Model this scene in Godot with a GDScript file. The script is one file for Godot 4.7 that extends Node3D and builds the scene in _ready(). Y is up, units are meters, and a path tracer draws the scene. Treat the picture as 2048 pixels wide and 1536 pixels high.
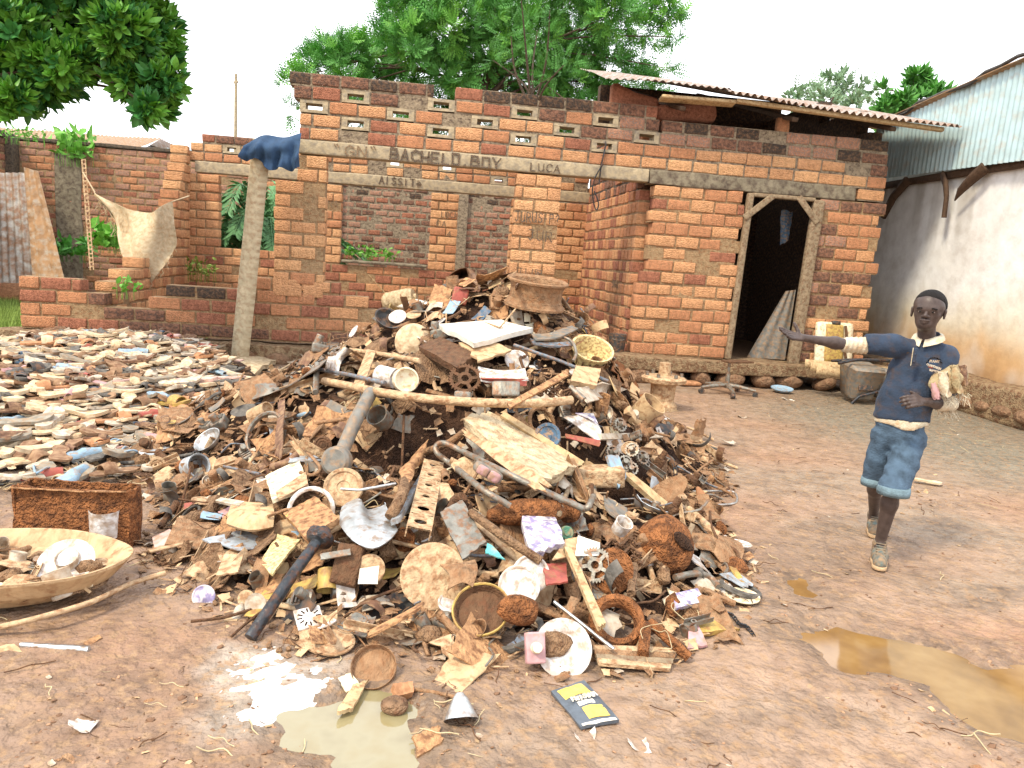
extends Node3D

const FOCAL := 1540.0            # focal length in photo pixels
const EYE := Vector3(0, 1.5, 0)
var rng := RandomNumberGenerator.new()
var nz := FastNoiseLite.new()
var M := {}
var view: Basis
var used := {}
var org := Vector3.ZERO
var house_frame: Transform3D

# ---------------------------------------------------------------- small helpers
func rf(a := 0.0, b := 1.0) -> float:
	return rng.randf_range(a, b)

func V(x: float, y: float, z: float) -> Vector3:
	return Vector3(x, y, z)

func numbered(called: String) -> String:
	var k: int = used.get(called, -1) + 1
	used[called] = k
	return called if k == 0 else "%s_%03d" % [called, k]

func part(called: String, mesh: Mesh, m, parent: Node3D, t := Transform3D(), kind := "") -> MeshInstance3D:
	var o := MeshInstance3D.new()
	var counts: Dictionary = parent.get_meta("counts", {})
	var k: int = counts.get(called, -1) + 1
	counts[called] = k
	parent.set_meta("counts", counts)
	o.name = called if k == 0 else "%s_%03d" % [called, k]
	o.mesh = mesh
	if m != null:
		o.material_override = M[m] if m is String else m
	o.transform = t
	parent.add_child(o)
	if kind != "":
		o.set_meta("kind", kind)
	return o

func base(called: String, label: String, category: String, at := Vector3.ZERO, turn := 0.0, group := "") -> Node3D:
	var o := Node3D.new()
	o.name = numbered(called)
	add_child(o)
	o.position = at
	o.rotation.y = turn
	tag(o, label, category, group)
	return o

func tag(o: Node, label: String, category: String, group := "") -> Node:
	o.set_meta("label", label)
	if not o.has_meta("kind"):
		o.set_meta("kind", "thing")
	if category != "":
		o.set_meta("category", category)
	if group != "":
		o.set_meta("group", group)
	return o

func solo(called: String, mesh: Mesh, m, label: String, category: String, t := Transform3D(), group := "") -> MeshInstance3D:
	var o := MeshInstance3D.new()
	o.name = numbered(called)
	o.mesh = mesh
	o.material_override = M[m] if m is String else m
	o.transform = t
	add_child(o)
	return tag(o, label, category, group)

func setting(called: String, mesh: Mesh, m, t := Transform3D(), kind := "structure") -> MeshInstance3D:
	var o := MeshInstance3D.new()
	o.name = numbered(called)
	o.mesh = mesh
	o.material_override = M[m] if m is String else m
	o.transform = t
	add_child(o)
	o.set_meta("kind", kind)
	return o

# directions seen through the photo: used once to read places off it
func ray(px: float, py: float) -> Vector3:
	return (view * V((px - 1024.0) / FOCAL, -(py - 768.0) / FOCAL, -1.0)).normalized()

func gnd(px: float, py: float, h := 0.0) -> Vector3:
	var d := ray(px, py)
	return EYE + d * ((h - EYE.y) / d.y)

func far(px: float, py: float, depth: float) -> Vector3:
	var d := ray(px, py)
	return EYE + d * (depth / -d.z)

# ---------------------------------------------------------------- mesh helpers
func tool(smooth := true) -> SurfaceTool:
	var st := SurfaceTool.new()
	st.begin(Mesh.PRIMITIVE_TRIANGLES)
	st.set_smooth_group(0 if smooth else -1)
	return st

func done(st: SurfaceTool) -> ArrayMesh:
	st.generate_normals()
	return st.commit()

func tri(st: SurfaceTool, a: Vector3, b: Vector3, c: Vector3) -> void:
	st.add_vertex(a - org)
	st.add_vertex(b - org)
	st.add_vertex(c - org)

func quad(st: SurfaceTool, a: Vector3, b: Vector3, c: Vector3, d: Vector3) -> void:
	tri(st, a, b, c)
	tri(st, a, c, d)

# a box; axes of t carry the orientation, s the full size
func bx(st: SurfaceTool, t: Transform3D, s: Vector3, jit := 0.0, taper := 1.0) -> void:
	st.set_smooth_group(-1)
	var p: Array[Vector3] = []
	for k in 8:
		var q := V((-0.5 if k & 1 == 0 else 0.5) * s.x, (-0.5 if k & 2 == 0 else 0.5) * s.y, (-0.5 if k & 4 == 0 else 0.5) * s.z)
		if k & 2:
			q.x *= taper
			q.z *= taper
		if jit > 0.0:
			q += V(rf(-jit, jit), rf(-jit, jit), rf(-jit, jit))
		p.append(t * q)
	quad(st, p[4], p[6], p[7], p[5])
	quad(st, p[1], p[3], p[2], p[0])
	quad(st, p[5], p[7], p[3], p[1])
	quad(st, p[0], p[2], p[6], p[4])
	quad(st, p[6], p[2], p[3], p[7])
	quad(st, p[0], p[4], p[5], p[1])

func at(p: Vector3, turn := Vector3.ZERO) -> Transform3D:
	return Transform3D(Basis.from_euler(turn), p)

# transform whose y runs along a->b, its origin in the middle
func along(a: Vector3, b: Vector3, roll := 0.0) -> Transform3D:
	var y := (b - a).normalized()
	var x := y.cross(V(0.13, 0.21, 0.97) if absf(y.z) < 0.9 else Vector3.UP).normalized()
	x = x.rotated(y, roll)
	return Transform3D(Basis(x, y, x.cross(y)), (a + b) * 0.5)

# transform whose y axis is n
func facing(p: Vector3, n: Vector3, roll := 0.0) -> Transform3D:
	var t := along(Vector3.ZERO, n, roll)
	t.origin = p
	return t

# a rounded, slightly lumpy box with its faces divided
func lump_box(s: Vector3, r: float, amp: float, nx: int, ny: int, nzz: int, sd: int, freq := 9.0) -> ArrayMesh:
	var st := tool(true)
	lump_into(st, Transform3D(), s, r, amp, nx, ny, nzz, sd, freq)
	return done(st)

func lump_into(st: SurfaceTool, t: Transform3D, s: Vector3, r: float, amp: float, nx: int, ny: int, nzz: int, sd: int, freq := 9.0) -> void:
	st.set_smooth_group(0)
	var h := s * 0.5
	r = minf(r, minf(h.x, minf(h.y, h.z)) * 0.95)
	var inner := h - Vector3.ONE * r
	var off := V(sd * 3.7, sd * 1.3, sd * 7.1)
	var bend := func(p: Vector3) -> Vector3:
		var q := p.clamp(-inner, inner)
		var d := p - q
		if d.length() > 1e-6:
			q += d.normalized() * r
		if amp > 0.0:
			var w := (q * freq + off)
			q += (q.normalized() * 0.4 + d.normalized() * 0.6) * nz.get_noise_3dv(w * 10.0) * amp * 2.0
		return t * q
	var lines := []
	for k in 3:
		var cnt: int = [nx, ny, nzz][k]
		var l := []
		for i in cnt + 1:
			var x := lerpf(-h[k], h[k], float(i) / cnt)
			if cnt >= 3 and i == 1:
				x = minf(x, -h[k] + r * 1.5)
			if cnt >= 3 and i == cnt - 1:
				x = maxf(x, h[k] - r * 1.5)
			l.append(x)
		lines.append(l)
	for axis in 3:
		var a := (axis + 1) % 3
		var b := (axis + 2) % 3
		var n := [nx, ny, nzz]
		for side in [-1, 1]:
			for i in n[a]:
				for j in n[b]:
					var c: Array[Vector3] = []
					for k in [[0, 0], [0, 1], [1, 1], [1, 0]]:
						var p := Vector3.ZERO
						p[axis] = h[axis] * side
						p[a] = lines[a][i + k[0]]
						p[b] = lines[b][j + k[1]]
						c.append(bend.call(p))
					if side > 0:
						quad(st, c[0], c[1], c[2], c[3])
					else:
						quad(st, c[3], c[2], c[1], c[0])

# a tube along a path; radii one or many
func tube(st: SurfaceTool, path: Array, r, seg := 8, cap := true, flat := 1.0) -> void:
	st.set_smooth_group(0)
	var n := path.size()
	var rings := []
	var up := V(0.31, 0.87, 0.38)
	for i in n:
		var d: Vector3 = (path[mini(i + 1, n - 1)] - path[maxi(i - 1, 0)]).normalized()
		var x := (up - d * up.dot(d))
		if x.length() < 0.05:
			x = V(1, 0, 0) - d * d.x
		x = x.normalized()
		up = x
		var y := d.cross(x)
		var rr: float = r if not r is Array else r[i]
		var ring: Array[Vector3] = []
		for k in seg:
			var a := TAU * k / seg
			ring.append(path[i] + x * cos(a) * rr + y * sin(a) * rr * flat)
		rings.append(ring)
	for i in n - 1:
		for k in seg:
			var k2 := (k + 1) % seg
			quad(st, rings[i][k], rings[i][k2], rings[i + 1][k2], rings[i + 1][k])
	if cap:
		st.set_smooth_group(-1)
		for k in range(1, seg - 1):
			tri(st, rings[0][0], rings[0][k + 1], rings[0][k])
			tri(st, rings[n - 1][0], rings[n - 1][k], rings[n - 1][k + 1])
		st.set_smooth_group(0)

# smooth curve through points
func curve(pts: Array, steps := 6) -> Array:
	var out := []
	var n := pts.size()
	for i in n - 1:
		var a: Vector3 = pts[maxi(i - 1, 0)]
		var b: Vector3 = pts[i]
		var c: Vector3 = pts[i + 1]
		var d: Vector3 = pts[mini(i + 2, n - 1)]
		for k in steps:
			out.append(b.cubic_interpolate(c, a, d, float(k) / steps))
	out.append(pts[n - 1])
	return out

# profile of (radius, height) turned round the y axis of t; dent makes it uneven
func lathe(st: SurfaceTool, t: Transform3D, prof: Array, seg := 20, dent := 0.0, sd := 0, sharp := true, sx := 1.0) -> void:
	for i in prof.size() - 1:
		st.set_smooth_group(i % 30 + 1 if sharp else 0)
		for k in seg:
			var c: Array[Vector3] = []
			for q in [[i, k], [i, k + 1], [i + 1, k + 1], [i + 1, k]]:
				var a: float = TAU * (q[1] % seg) / seg
				var pr: Vector2 = prof[q[0]]
				var rr := pr.x
				if dent > 0.0:
					rr *= 1.0 + dent * nz.get_noise_3d(cos(a) * 14.0 + sd * 31.0, pr.y * 90.0, sin(a) * 14.0)
				c.append(t * V(cos(a) * rr * sx, pr.y + (dent * rr * 0.5 * nz.get_noise_3d(cos(a) * 14.0, sd * 17.0, sin(a) * 14.0) if dent > 0.0 else 0.0), sin(a) * rr))
			quad(st, c[3], c[2], c[1], c[0])

# flat outline pushed up by h (in the xz plane of t), with a small bevel
func slab(st: SurfaceTool, t: Transform3D, poly: PackedVector2Array, h: float, curl = null) -> void:
	var n := poly.size()
	var up: Array[Vector3] = []
	var lo: Array[Vector3] = []
	for p in poly:
		var y: float = curl.call(p) if curl != null else 0.0
		lo.append(t * V(p.x, y, p.y))
		up.append(t * V(p.x, y + h, p.y))
	st.set_smooth_group(1)
	var idx := Geometry2D.triangulate_polygon(poly)
	for k in range(0, idx.size(), 3):
		tri(st, up[idx[k]], up[idx[k + 1]], up[idx[k + 2]])
		tri(st, lo[idx[k + 2]], lo[idx[k + 1]], lo[idx[k]])
	st.set_smooth_group(2)
	for k in n:
		quad(st, lo[k], up[k], up[(k + 1) % n], lo[(k + 1) % n])

# thick sheet over a grid of points
func sheet(st: SurfaceTool, pts: Array, thick: float, uv := false) -> void:
	var nu: int = pts.size()
	var nv: int = pts[0].size()
	var nrm := []
	for i in nu:
		var row: Array[Vector3] = []
		for j in nv:
			var du: Vector3 = pts[mini(i + 1, nu - 1)][j] - pts[maxi(i - 1, 0)][j]
			var dv: Vector3 = pts[i][mini(j + 1, nv - 1)] - pts[i][maxi(j - 1, 0)]
			row.append(du.cross(dv).normalized() * thick * 0.5)
		nrm.append(row)
	var put := func(i: int, j: int, s: float) -> void:
		if uv:
			st.set_uv(Vector2(float(i) / (nu - 1), float(j) / (nv - 1)))
		st.add_vertex(pts[i][j] + nrm[i][j] * s - org)
	for s in [1.0, -1.0]:
		st.set_smooth_group(1 if s > 0 else 2)
		for i in nu - 1:
			for j in nv - 1:
				var o := [[0, 0], [0, 1], [1, 1], [0, 0], [1, 1], [1, 0]]
				if s < 0:
					o.reverse()
				for q in o:
					put.call(i + q[0], j + q[1], s)
	st.set_smooth_group(3)
	var edge := []
	for i in nu:
		edge.append([i, 0])
	for j in range(1, nv):
		edge.append([nu - 1, j])
	for i in range(nu - 2, -1, -1):
		edge.append([i, nv - 1])
	for j in range(nv - 2, 0, -1):
		edge.append([0, j])
	for k in edge.size():
		var a: Array = edge[k]
		var b: Array = edge[(k + 1) % edge.size()]
		for q in [[a, 1.0], [b, 1.0], [b, -1.0], [a, 1.0], [b, -1.0], [a, -1.0]]:
			put.call(q[0][0], q[0][1], q[1])

# grid of points between four corners, crumpled by noise
func four(c: Array, nu: int, nv: int, crumple := 0.0, ragged := 0.0, sag := 0.0, sd := 0.0, freq := 60.0) -> Array:
	var out := []
	var nrm: Vector3 = (c[1] - c[0]).cross(c[3] - c[0]).normalized()
	for i in nu + 1:
		var row := []
		for j in nv + 1:
			var a := float(i) / nu
			var b := float(j) / nv
			if ragged > 0.0:
				if i == 0 or i == nu:
					a += ragged * nz.get_noise_2d(j * 37.0 + sd * 11.0, i * 3.0)
				if j == 0 or j == nv:
					b += ragged * nz.get_noise_2d(i * 37.0 + sd * 13.0, 50.0 + j * 3.0)
			var p: Vector3 = c[0].lerp(c[1], a).lerp(c[3].lerp(c[2], a), b)
			p += nrm * (crumple * nz.get_noise_3d(p.x * freq + sd * 7.0, p.y * freq, p.z * freq) * 2.0 + sag * (1.0 - pow(2.0 * a - 1.0, 2.0)))
			row.append(p)
		out.append(row)
	return out

func blob(st: SurfaceTool, t: Transform3D, s: Vector3, amp: float, sd: int, freq := 2.2, seg := 12, rings := 8) -> void:
	st.set_smooth_group(0)
	var g := []
	for i in rings + 1:
		var row: Array[Vector3] = []
		var ph := PI * i / rings
		for k in seg:
			var a := TAU * k / seg
			var d := V(sin(ph) * cos(a), cos(ph), sin(ph) * sin(a))
			var w := d * freq * 10.0 + V(sd * 13.0, sd * 7.0, sd * 29.0)
			var q := d * (1.0 + amp * 2.0 * nz.get_noise_3dv(w) + amp * 0.6 * nz.get_noise_3dv(w * 3.1))
			row.append(t * (q * s))
		g.append(row)
	for i in rings:
		for k in seg:
			var k2 := (k + 1) % seg
			quad(st, g[i][k], g[i][k2], g[i + 1][k2], g[i + 1][k])

# hand-painted strokes: letters as polylines in a 4 x 6 cell
const STROKES := {
	"A": [[0, 0, 2, 6, 4, 0], [1, 2.3, 3.2, 2.3]], "B": [[0, 0, 0, 6, 3, 5.6, 3.2, 3.6, 0.2, 3.2], [0, 3.2, 3.8, 2.6, 3.7, 0.5, 0, 0]], "C": [[4, 5, 2.2, 6, 0.4, 4.6, 0.3, 1.4, 2, 0, 4, 0.8]],
	"E": [[3.8, 6, 0, 6, 0, 0, 3.8, 0], [0, 3, 3, 3]], "G": [[4, 5, 2, 6, 0.2, 4.5, 0.2, 1.5, 2, 0, 3.9, 0.8, 3.9, 2.6, 2.4, 2.6]], "H": [[0, 0, 0, 6], [3.8, 0, 3.8, 6], [0, 3, 3.8, 3]], "I": [[1.5, 0, 1.5, 6]],
	"J": [[0.4, 6, 3.4, 6], [2.6, 6, 2.6, 1, 1.4, 0, 0.2, 1.2]], "L": [[0.3, 6, 0.2, 0, 3.4, 0.1]], "N": [[0, 0, 0.1, 6, 3.7, 0.2, 3.8, 6]], "O": [[0.3, 0.2, 0.2, 5.8, 3.6, 5.9, 3.7, 0.2, 0.3, 0.1]], "P": [[0, 0, 0, 6, 3, 5.6, 3.2, 3.4, 0.1, 3]],
	"R": [[0, 0, 0, 6, 3.2, 5.6, 3.3, 3.6, 0.1, 3.1], [1.4, 3.1, 3.8, 0]], "S": [[3.8, 5.2, 2, 6, 0.4, 4.8, 1.2, 3.4, 3.2, 2.7, 3.8, 1.2, 2, 0, 0.2, 0.9]], "T": [[0, 6, 4, 6], [2, 6, 2, 0]], "U": [[0, 6, 0.2, 1, 1.8, 0, 3.4, 1, 3.6, 6], [3.6, 1.6, 3.8, 0]],
	"V": [[0, 6, 2, 0, 4, 6]], "M": [[0, 0, 0.2, 6, 2, 2.4, 3.8, 6, 4, 0]], "K": [[0, 0, 0, 6], [3.6, 6, 0.2, 3, 3.8, 0]], "D": [[0, 0, 0, 6, 2.6, 5.4, 3.8, 3, 2.6, 0.5, 0, 0]],
	"Y": [[0, 6, 1.9, 3, 3.9, 6], [1.9, 3, 1.8, 0]], "4": [[2.8, 0, 2.8, 6, 0.2, 2, 4, 2]], "+": [[0, 2.6, 4, 2.6], [2.6, 4, 4.2, 2.6, 2.6, 1.2], [1.6, 5, 1.6, 0.4]], "'": [[0.6, 6, 1.2, 4.6], [1.8, 6.2, 2.4, 4.8]], ".": [[1.2, 0.2, 1.8, 0.5]], "-": [[0.8, 2.6, 2.6, 2.7]], "?": [[0.4, 4.6, 1.8, 6, 3.2, 4.8, 1.8, 2.8, 1.8, 1.8]], " ": []}

func lettering(text: String, w: float, h: float, pen: float, sd := 1) -> ArrayMesh:
	# strokes lie in the xy plane, a millimetre thick along z
	var st := tool(false)
	var cell := w / text.length()
	var r := RandomNumberGenerator.new()
	r.seed = sd
	for i in text.length():
		var wob := r.randf_range(-0.05, 0.05) * h
		for s in STROKES.get(text[i], []):
			for k in range(0, s.size() - 2, 2):
				var a := V(i * cell + s[k] / 4.0 * cell * 0.74, s[k + 1] / 6.0 * h + wob, 0.0)
				var b := V(i * cell + s[k + 2] / 4.0 * cell * 0.74, s[k + 3] / 6.0 * h + wob, 0.0)
				a += V(r.randf_range(-1, 1), r.randf_range(-1, 1), 0) * pen * 0.25
				var d := (b - a).normalized() * pen * 0.35
				var q := V(-d.y, d.x, 0).normalized() * pen * 0.5 * r.randf_range(0.75, 1.2)
				var z := V(0, 0, 0.0004 * (k + 2 * i % 5) + 0.001)
				quad(st, a - d - q + z, a - d + q + z, b + d + q * 0.9 + z, b + d - q * 0.9 + z)
				quad(st, a - d + q + z, a - d + q, b + d + q * 0.9, b + d + q * 0.9 + z)
				quad(st, a - d - q, a - d - q + z, b + d - q * 0.9 + z, b + d - q * 0.9)
	return done(st)

# ---------------------------------------------------------------- materials
func c8(h: String) -> Color:
	return Color.html(h)

var tex_cache := {}
func noise_tex(sd: int, freq: float, cols: Array, offs: Array = [], kind := 0, oct := 4, size := 512) -> NoiseTexture2D:
	var key := str([sd, freq, cols, offs, kind, oct, size])
	if tex_cache.has(key):
		return tex_cache[key]
	var n := FastNoiseLite.new()
	n.seed = sd
	n.frequency = freq
	n.noise_type = FastNoiseLite.TYPE_SIMPLEX_SMOOTH if kind == 0 else FastNoiseLite.TYPE_CELLULAR
	n.fractal_octaves = oct
	n.fractal_gain = 0.58
	var t := NoiseTexture2D.new()
	t.width = size
	t.height = size
	t.seamless = true
	t.seamless_blend_skirt = 0.2
	t.noise = n
	var g := Gradient.new()
	var co := PackedColorArray()
	var of := PackedFloat32Array()
	for i in cols.size():
		co.append(c8(cols[i]) if cols[i] is String else cols[i])
		of.append(offs[i] if offs.size() else float(i) / (cols.size() - 1))
	g.colors = co
	g.offsets = of
	t.color_ramp = g
	tex_cache[key] = t
	return t

var bump_fine: NoiseTexture2D
var bump_mid: NoiseTexture2D
var bump_grit: NoiseTexture2D

const DIRTS := [["8a6a4c", "a88a68"], ["5a3a26", "7c5238"], ["7a5234", "a07450"], ["403430", "5a483c"], ["2a2826", "3c3834"], ["a8845c", "c09a70"], ["6e675e", "8c8478"], ["a09888", "bab2a4"], ["d4ccbe", "e6e0d4"], ["b07a48", "c8986a"], ["4a2e1c", "644028"], ["c8b088", "dcc8a4"]]
func lum(c: Color) -> float:
	var l := c.srgb_to_linear()
	return 0.3 * l.r + 0.6 * l.g + 0.1 * l.b + 0.001

# a weathered surface: ramp = colours of its mottling, dirt = what lies over it in patches (share 0..1)
func stuffmat(called: String, ramp: Array, o := {}) -> StandardMaterial3D:
	var m := StandardMaterial3D.new()
	m.resource_name = called
	m.uv1_triplanar = true
	m.uv1_world_triplanar = o.get("world", true)
	m.uv1_triplanar_sharpness = 4.0
	m.uv1_scale = Vector3.ONE * o.get("scale", 1.3)
	m.uv1_offset = Vector3.ONE * float(M.size()) * 0.137
	var bright := c8(ramp[ramp.size() - 1])
	m.albedo_color = bright
	if ramp.size() > 1:
		var ratio := lum(c8(ramp[0])) / lum(bright)
		var best := 0.15
		for r in [0.15, 0.3, 0.45, 0.6, 0.75]:
			if absf(r - ratio) < absf(best - ratio):
				best = r
		var low := Color(best, best * 0.97, best * 0.94).linear_to_srgb()
		var mid := Color(1, 1, 1).lerp(Color(best, best, best), 0.45).linear_to_srgb()
		m.albedo_texture = noise_tex(3, 0.03 if o.get("freq", 0.012) > 0.02 else 0.012, [low, mid, Color(1, 1, 1)])
	if o.has("dirt"):
		m.detail_enabled = true
		m.detail_blend_mode = BaseMaterial3D.BLEND_MODE_MIX
		var want := c8(o.dirt[0]).lerp(c8(o.dirt[1]), 0.5)
		var pick: Array = DIRTS[0]
		var near := 9.0
		for d in DIRTS:
			var q := c8(d[0]).lerp(c8(d[1]), 0.5)
			var e := absf(q.r - want.r) + absf(q.g - want.g) + absf(q.b - want.b)
			if e < near:
				near = e
				pick = d
		m.detail_albedo = noise_tex(21, 0.03, pick)
		var s := 0.26
		for k in [0.26, 0.33, 0.4, 0.5]:
			if absf(k - o.get("share", 0.4)) < absf(s - o.get("share", 0.4)):
				s = k
		var soft: float = 0.14 if o.get("soft", 0.08) < 0.1 else 0.22
		m.detail_mask = noise_tex(8, 0.016 if o.get("mfreq", 0.014) < 0.017 else 0.03, [Color(0.8, 0.8, 0.8), Color(0.8, 0.8, 0.8), Color(0, 0, 0), Color(0, 0, 0)], [0.0, maxf(0.02, s - soft), s + soft, 1.0], 0, 6)
	m.roughness = o.get("rough", 0.85)
	m.metallic = o.get("metal", 0.0)
	m.metallic_specular = o.get("spec", 0.4)
	var b: float = o.get("bump", 0.4)
	if b > 0.0:
		m.heightmap_enabled = true
		m.heightmap_scale = b
		m.heightmap_texture = {"fine": bump_fine, "mid": bump_mid, "grit": bump_grit}[o.get("bumps", "mid")]
	if o.has("rim"):
		m.rim_enabled = true
		m.rim = o.rim
	if o.has("back"):
		m.backlight_enabled = true
		m.backlight = o.back
	M[called] = m
	return m

func make_materials() -> void:
	nz.seed = 5
	nz.frequency = 0.02
	nz.fractal_octaves = 3
	var bw := [Color(0, 0, 0), Color(1, 1, 1)]
	bump_fine = noise_tex(31, 0.09, bw, [], 0, 3)
	bump_mid = noise_tex(32, 0.035, bw, [], 0, 5)
	bump_grit = noise_tex(33, 0.06, bw, [], 1, 3)
	var dust := ["8a6a4c", "a88a68"]
	var mud := ["5a3a26", "7c5238"]
	# bricks
	stuffmat("brick_a", ["b46c42", "ce8656", "de9c70"], {"bump": 2.2, "bumps": "grit", "scale": 2.2, "dirt": ["8a5a3c", "b08058"], "share": 0.26, "mfreq": 0.02})
	stuffmat("brick_b", ["bc7a48", "d69660", "e6ac7c"], {"bump": 2.2, "bumps": "mid", "scale": 2.0, "dirt": ["a8764c", "c69a6e"], "share": 0.26, "mfreq": 0.02})
	stuffmat("brick_c", ["9a5a42", "b67054", "c88466"], {"bump": 2.2, "bumps": "grit", "scale": 2.4, "dirt": ["6a3c2c", "8e6248"], "share": 0.26, "mfreq": 0.02})
	stuffmat("brick_d", ["c48650", "e0a266", "f0b986"], {"bump": 2.2, "scale": 2.0, "dirt": ["9a7048", "bc946a"], "share": 0.26, "mfreq": 0.02})
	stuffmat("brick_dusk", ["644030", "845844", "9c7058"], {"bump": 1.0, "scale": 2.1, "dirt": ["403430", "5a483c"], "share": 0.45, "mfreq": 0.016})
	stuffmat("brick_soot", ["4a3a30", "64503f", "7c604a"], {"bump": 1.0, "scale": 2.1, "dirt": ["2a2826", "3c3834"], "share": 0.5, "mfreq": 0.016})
	stuffmat("brick_rear", ["8e5a42", "ac7458", "c08a6c"], {"bump": 0.8, "scale": 2.1, "dirt": ["7c7064", "988a78"], "share": 0.42, "mfreq": 0.022})
	stuffmat("mortar", ["86684a", "a2845f", "b49670"], {"bump": 1.2, "bumps": "grit", "scale": 2.0, "dirt": ["6a5644", "86705a"], "share": 0.35})
	stuffmat("mortar_grey", ["766852", "92826a", "a49278"], {"bump": 1.0, "bumps": "mid", "scale": 1.6, "dirt": ["3a3834", "5a5650"], "share": 0.35})
	stuffmat("mortar_dark", ["4e4438", "685a4a"], {"bump": 1.0, "scale": 1.6, "dirt": ["332e2a", "4a4038"], "share": 0.4})
	stuffmat("concrete", ["948468", "ac9a7c", "bcaa8a"], {"bump": 0.5, "scale": 1.1, "dirt": ["6c5e4e", "85745f"], "share": 0.36, "soft": 0.15})
	stuffmat("concrete_stained", ["6a665e", "86806f", "8f846e"], {"bump": 0.6, "scale": 0.9, "dirt": ["403e3a", "58544c"], "share": 0.4, "soft": 0.15})
	stuffmat("post_concrete", ["a8977c", "bcab8c", "cab998"], {"bump": 0.45, "scale": 1.5, "dirt": ["8a745a", "a08a6c"], "share": 0.34, "soft": 0.2})
	stuffmat("plinth", ["76604a", "947a5c", "a88e6c"], {"bump": 2.0, "bumps": "grit", "scale": 1.4, "dirt": ["4c3c2e", "6e5a44"], "share": 0.4})
	stuffmat("stone", ["6a4a34", "8c6a4c", "a07e60"], {"bump": 1.6, "scale": 1.7, "dirt": ["503a2a", "6c5240"], "share": 0.35})
	stuffmat("plaster_white", ["e4e2dc", "f2f0ec", "ffffff"], {"bump": 0.3, "scale": 0.5})
	M["plaster_white"].vertex_color_use_as_albedo = true
	stuffmat("plaster_rusty", ["b07a48", "c8986a", "d8b892"], {"bump": 0.3, "scale": 0.5, "dirt": ["9a6438", "b07844"], "share": 0.5, "soft": 0.25})
	stuffmat("charcoal_paint", ["3a3834", "544f48"], {"bump": 0.3, "scale": 4.0, "dirt": ["8a7a64", "a0907a"], "share": 0.4, "soft": 0.05, "mfreq": 0.06})
	stuffmat("charcoal_faint", ["5c5448", "746858"], {"bump": 0.3, "scale": 3.0, "dirt": ["9a8a70", "a89878"], "share": 0.4, "soft": 0.1, "mfreq": 0.05})
	# metal sheets
	stuffmat("zinc_pale", ["94aeb2", "a6c0c4", "b6ced0"], {"bump": 0.15, "metal": 0.2, "rough": 0.5, "scale": 0.5, "dirt": ["9c9a8c", "b0ac9c"], "share": 0.26, "soft": 0.2})
	stuffmat("zinc_rusty", ["8c8478", "b4aea2", "c0bab0"], {"bump": 0.3, "metal": 0.3, "rough": 0.6, "scale": 0.7, "dirt": ["7a4e2e", "a06e44"], "share": 0.48, "soft": 0.14})
	stuffmat("zinc_brown", ["8a5e3c", "a87a52", "b89068"], {"bump": 0.3, "metal": 0.1, "rough": 0.75, "scale": 0.7, "dirt": ["a8a096", "bcb4a8"], "share": 0.36, "soft": 0.12})
	stuffmat("zinc_dark", ["3c3836", "54504c"], {"bump": 0.2, "rough": 0.7})
	# wood
	stuffmat("wood_grey", ["6c5a46", "8c785e", "a08c70"], {"bump": 0.5, "scale": 2.0, "freq": 0.02, "dirt": ["54463a", "6e5e4c"], "share": 0.35})
	stuffmat("wood_pale", ["a48458", "bc9c6c", "ccb084"], {"bump": 0.3, "scale": 2.4, "dirt": ["7c5e40", "94744e"], "share": 0.3})
	stuffmat("wood_dark", ["3e2e22", "5c4634"], {"bump": 0.5, "scale": 2.0})
	stuffmat("bark", ["4c4036", "6a5a4a"], {"bump": 2.0, "bumps": "grit", "scale": 2.0})
	# scrap
	stuffmat("rust_brown", ["6c482f", "926848", "b08a66"], {"bump": 0.9, "bumps": "grit", "scale": 2.6, "dirt": ["7c5638", "a07650"], "share": 0.42})
	stuffmat("rust_orange", ["8e5a38", "b07a4e", "ca9a6c"], {"bump": 0.9, "scale": 2.4, "dirt": ["5c341e", "7c5030"], "share": 0.38})
	stuffmat("rust_dark", ["44301f", "5e4630", "78583e"], {"bump": 0.9, "bumps": "grit", "scale": 2.6, "dirt": ["66482e", "84623f"], "share": 0.33})
	stuffmat("rust_flaky", ["6e3e22", "985a34", "b87848"], {"bump": 3.0, "bumps": "grit", "scale": 2.2, "dirt": ["3c2214", "5a341e"], "share": 0.42, "rough": 0.95})
	stuffmat("rust_tan", ["a8845c", "c4a074", "d6b68e"], {"bump": 0.6, "scale": 2.2, "dirt": ["7a4c2c", "986440"], "share": 0.42})
	stuffmat("mud_caked", ["6a4a34", "8c6a4c", "aa8664"], {"bump": 2.2, "bumps": "grit", "scale": 2.4, "dirt": ["4a2e1c", "644028"], "share": 0.35, "rough": 0.95})
	stuffmat("mud_wet", ["6a4c38", "86644a"], {"bump": 0.5, "scale": 2.0, "rough": 0.7})
	stuffmat("mud_light", ["8e6c50", "b48c6c"], {"bump": 0.5, "scale": 2.0})
	stuffmat("card_tan", ["a8845a", "c09c70", "d0b086"], {"bump": 0.3, "scale": 1.8, "dirt": ["86603c", "a07a52"], "share": 0.36})
	stuffmat("foam_cream", ["b49a6c", "ccb68a", "dcc8a2"], {"bump": 1.2, "scale": 1.6, "dirt": ["8a6a4c", "a88a68"], "share": 0.4, "soft": 0.2})
	stuffmat("board_pale", ["cfc4ac", "e4dcc8", "efe9da"], {"bump": 0.2, "scale": 1.4, "dirt": ["b0986c", "c8b088"], "share": 0.34, "soft": 0.15})
	stuffmat("white_enamel", ["cdc8be", "e2dfd8", "ebe9e4"], {"bump": 0.2, "rough": 0.35, "scale": 2.2, "dirt": ["8a6a4c", "a88a68"], "share": 0.5, "soft": 0.2})
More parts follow.
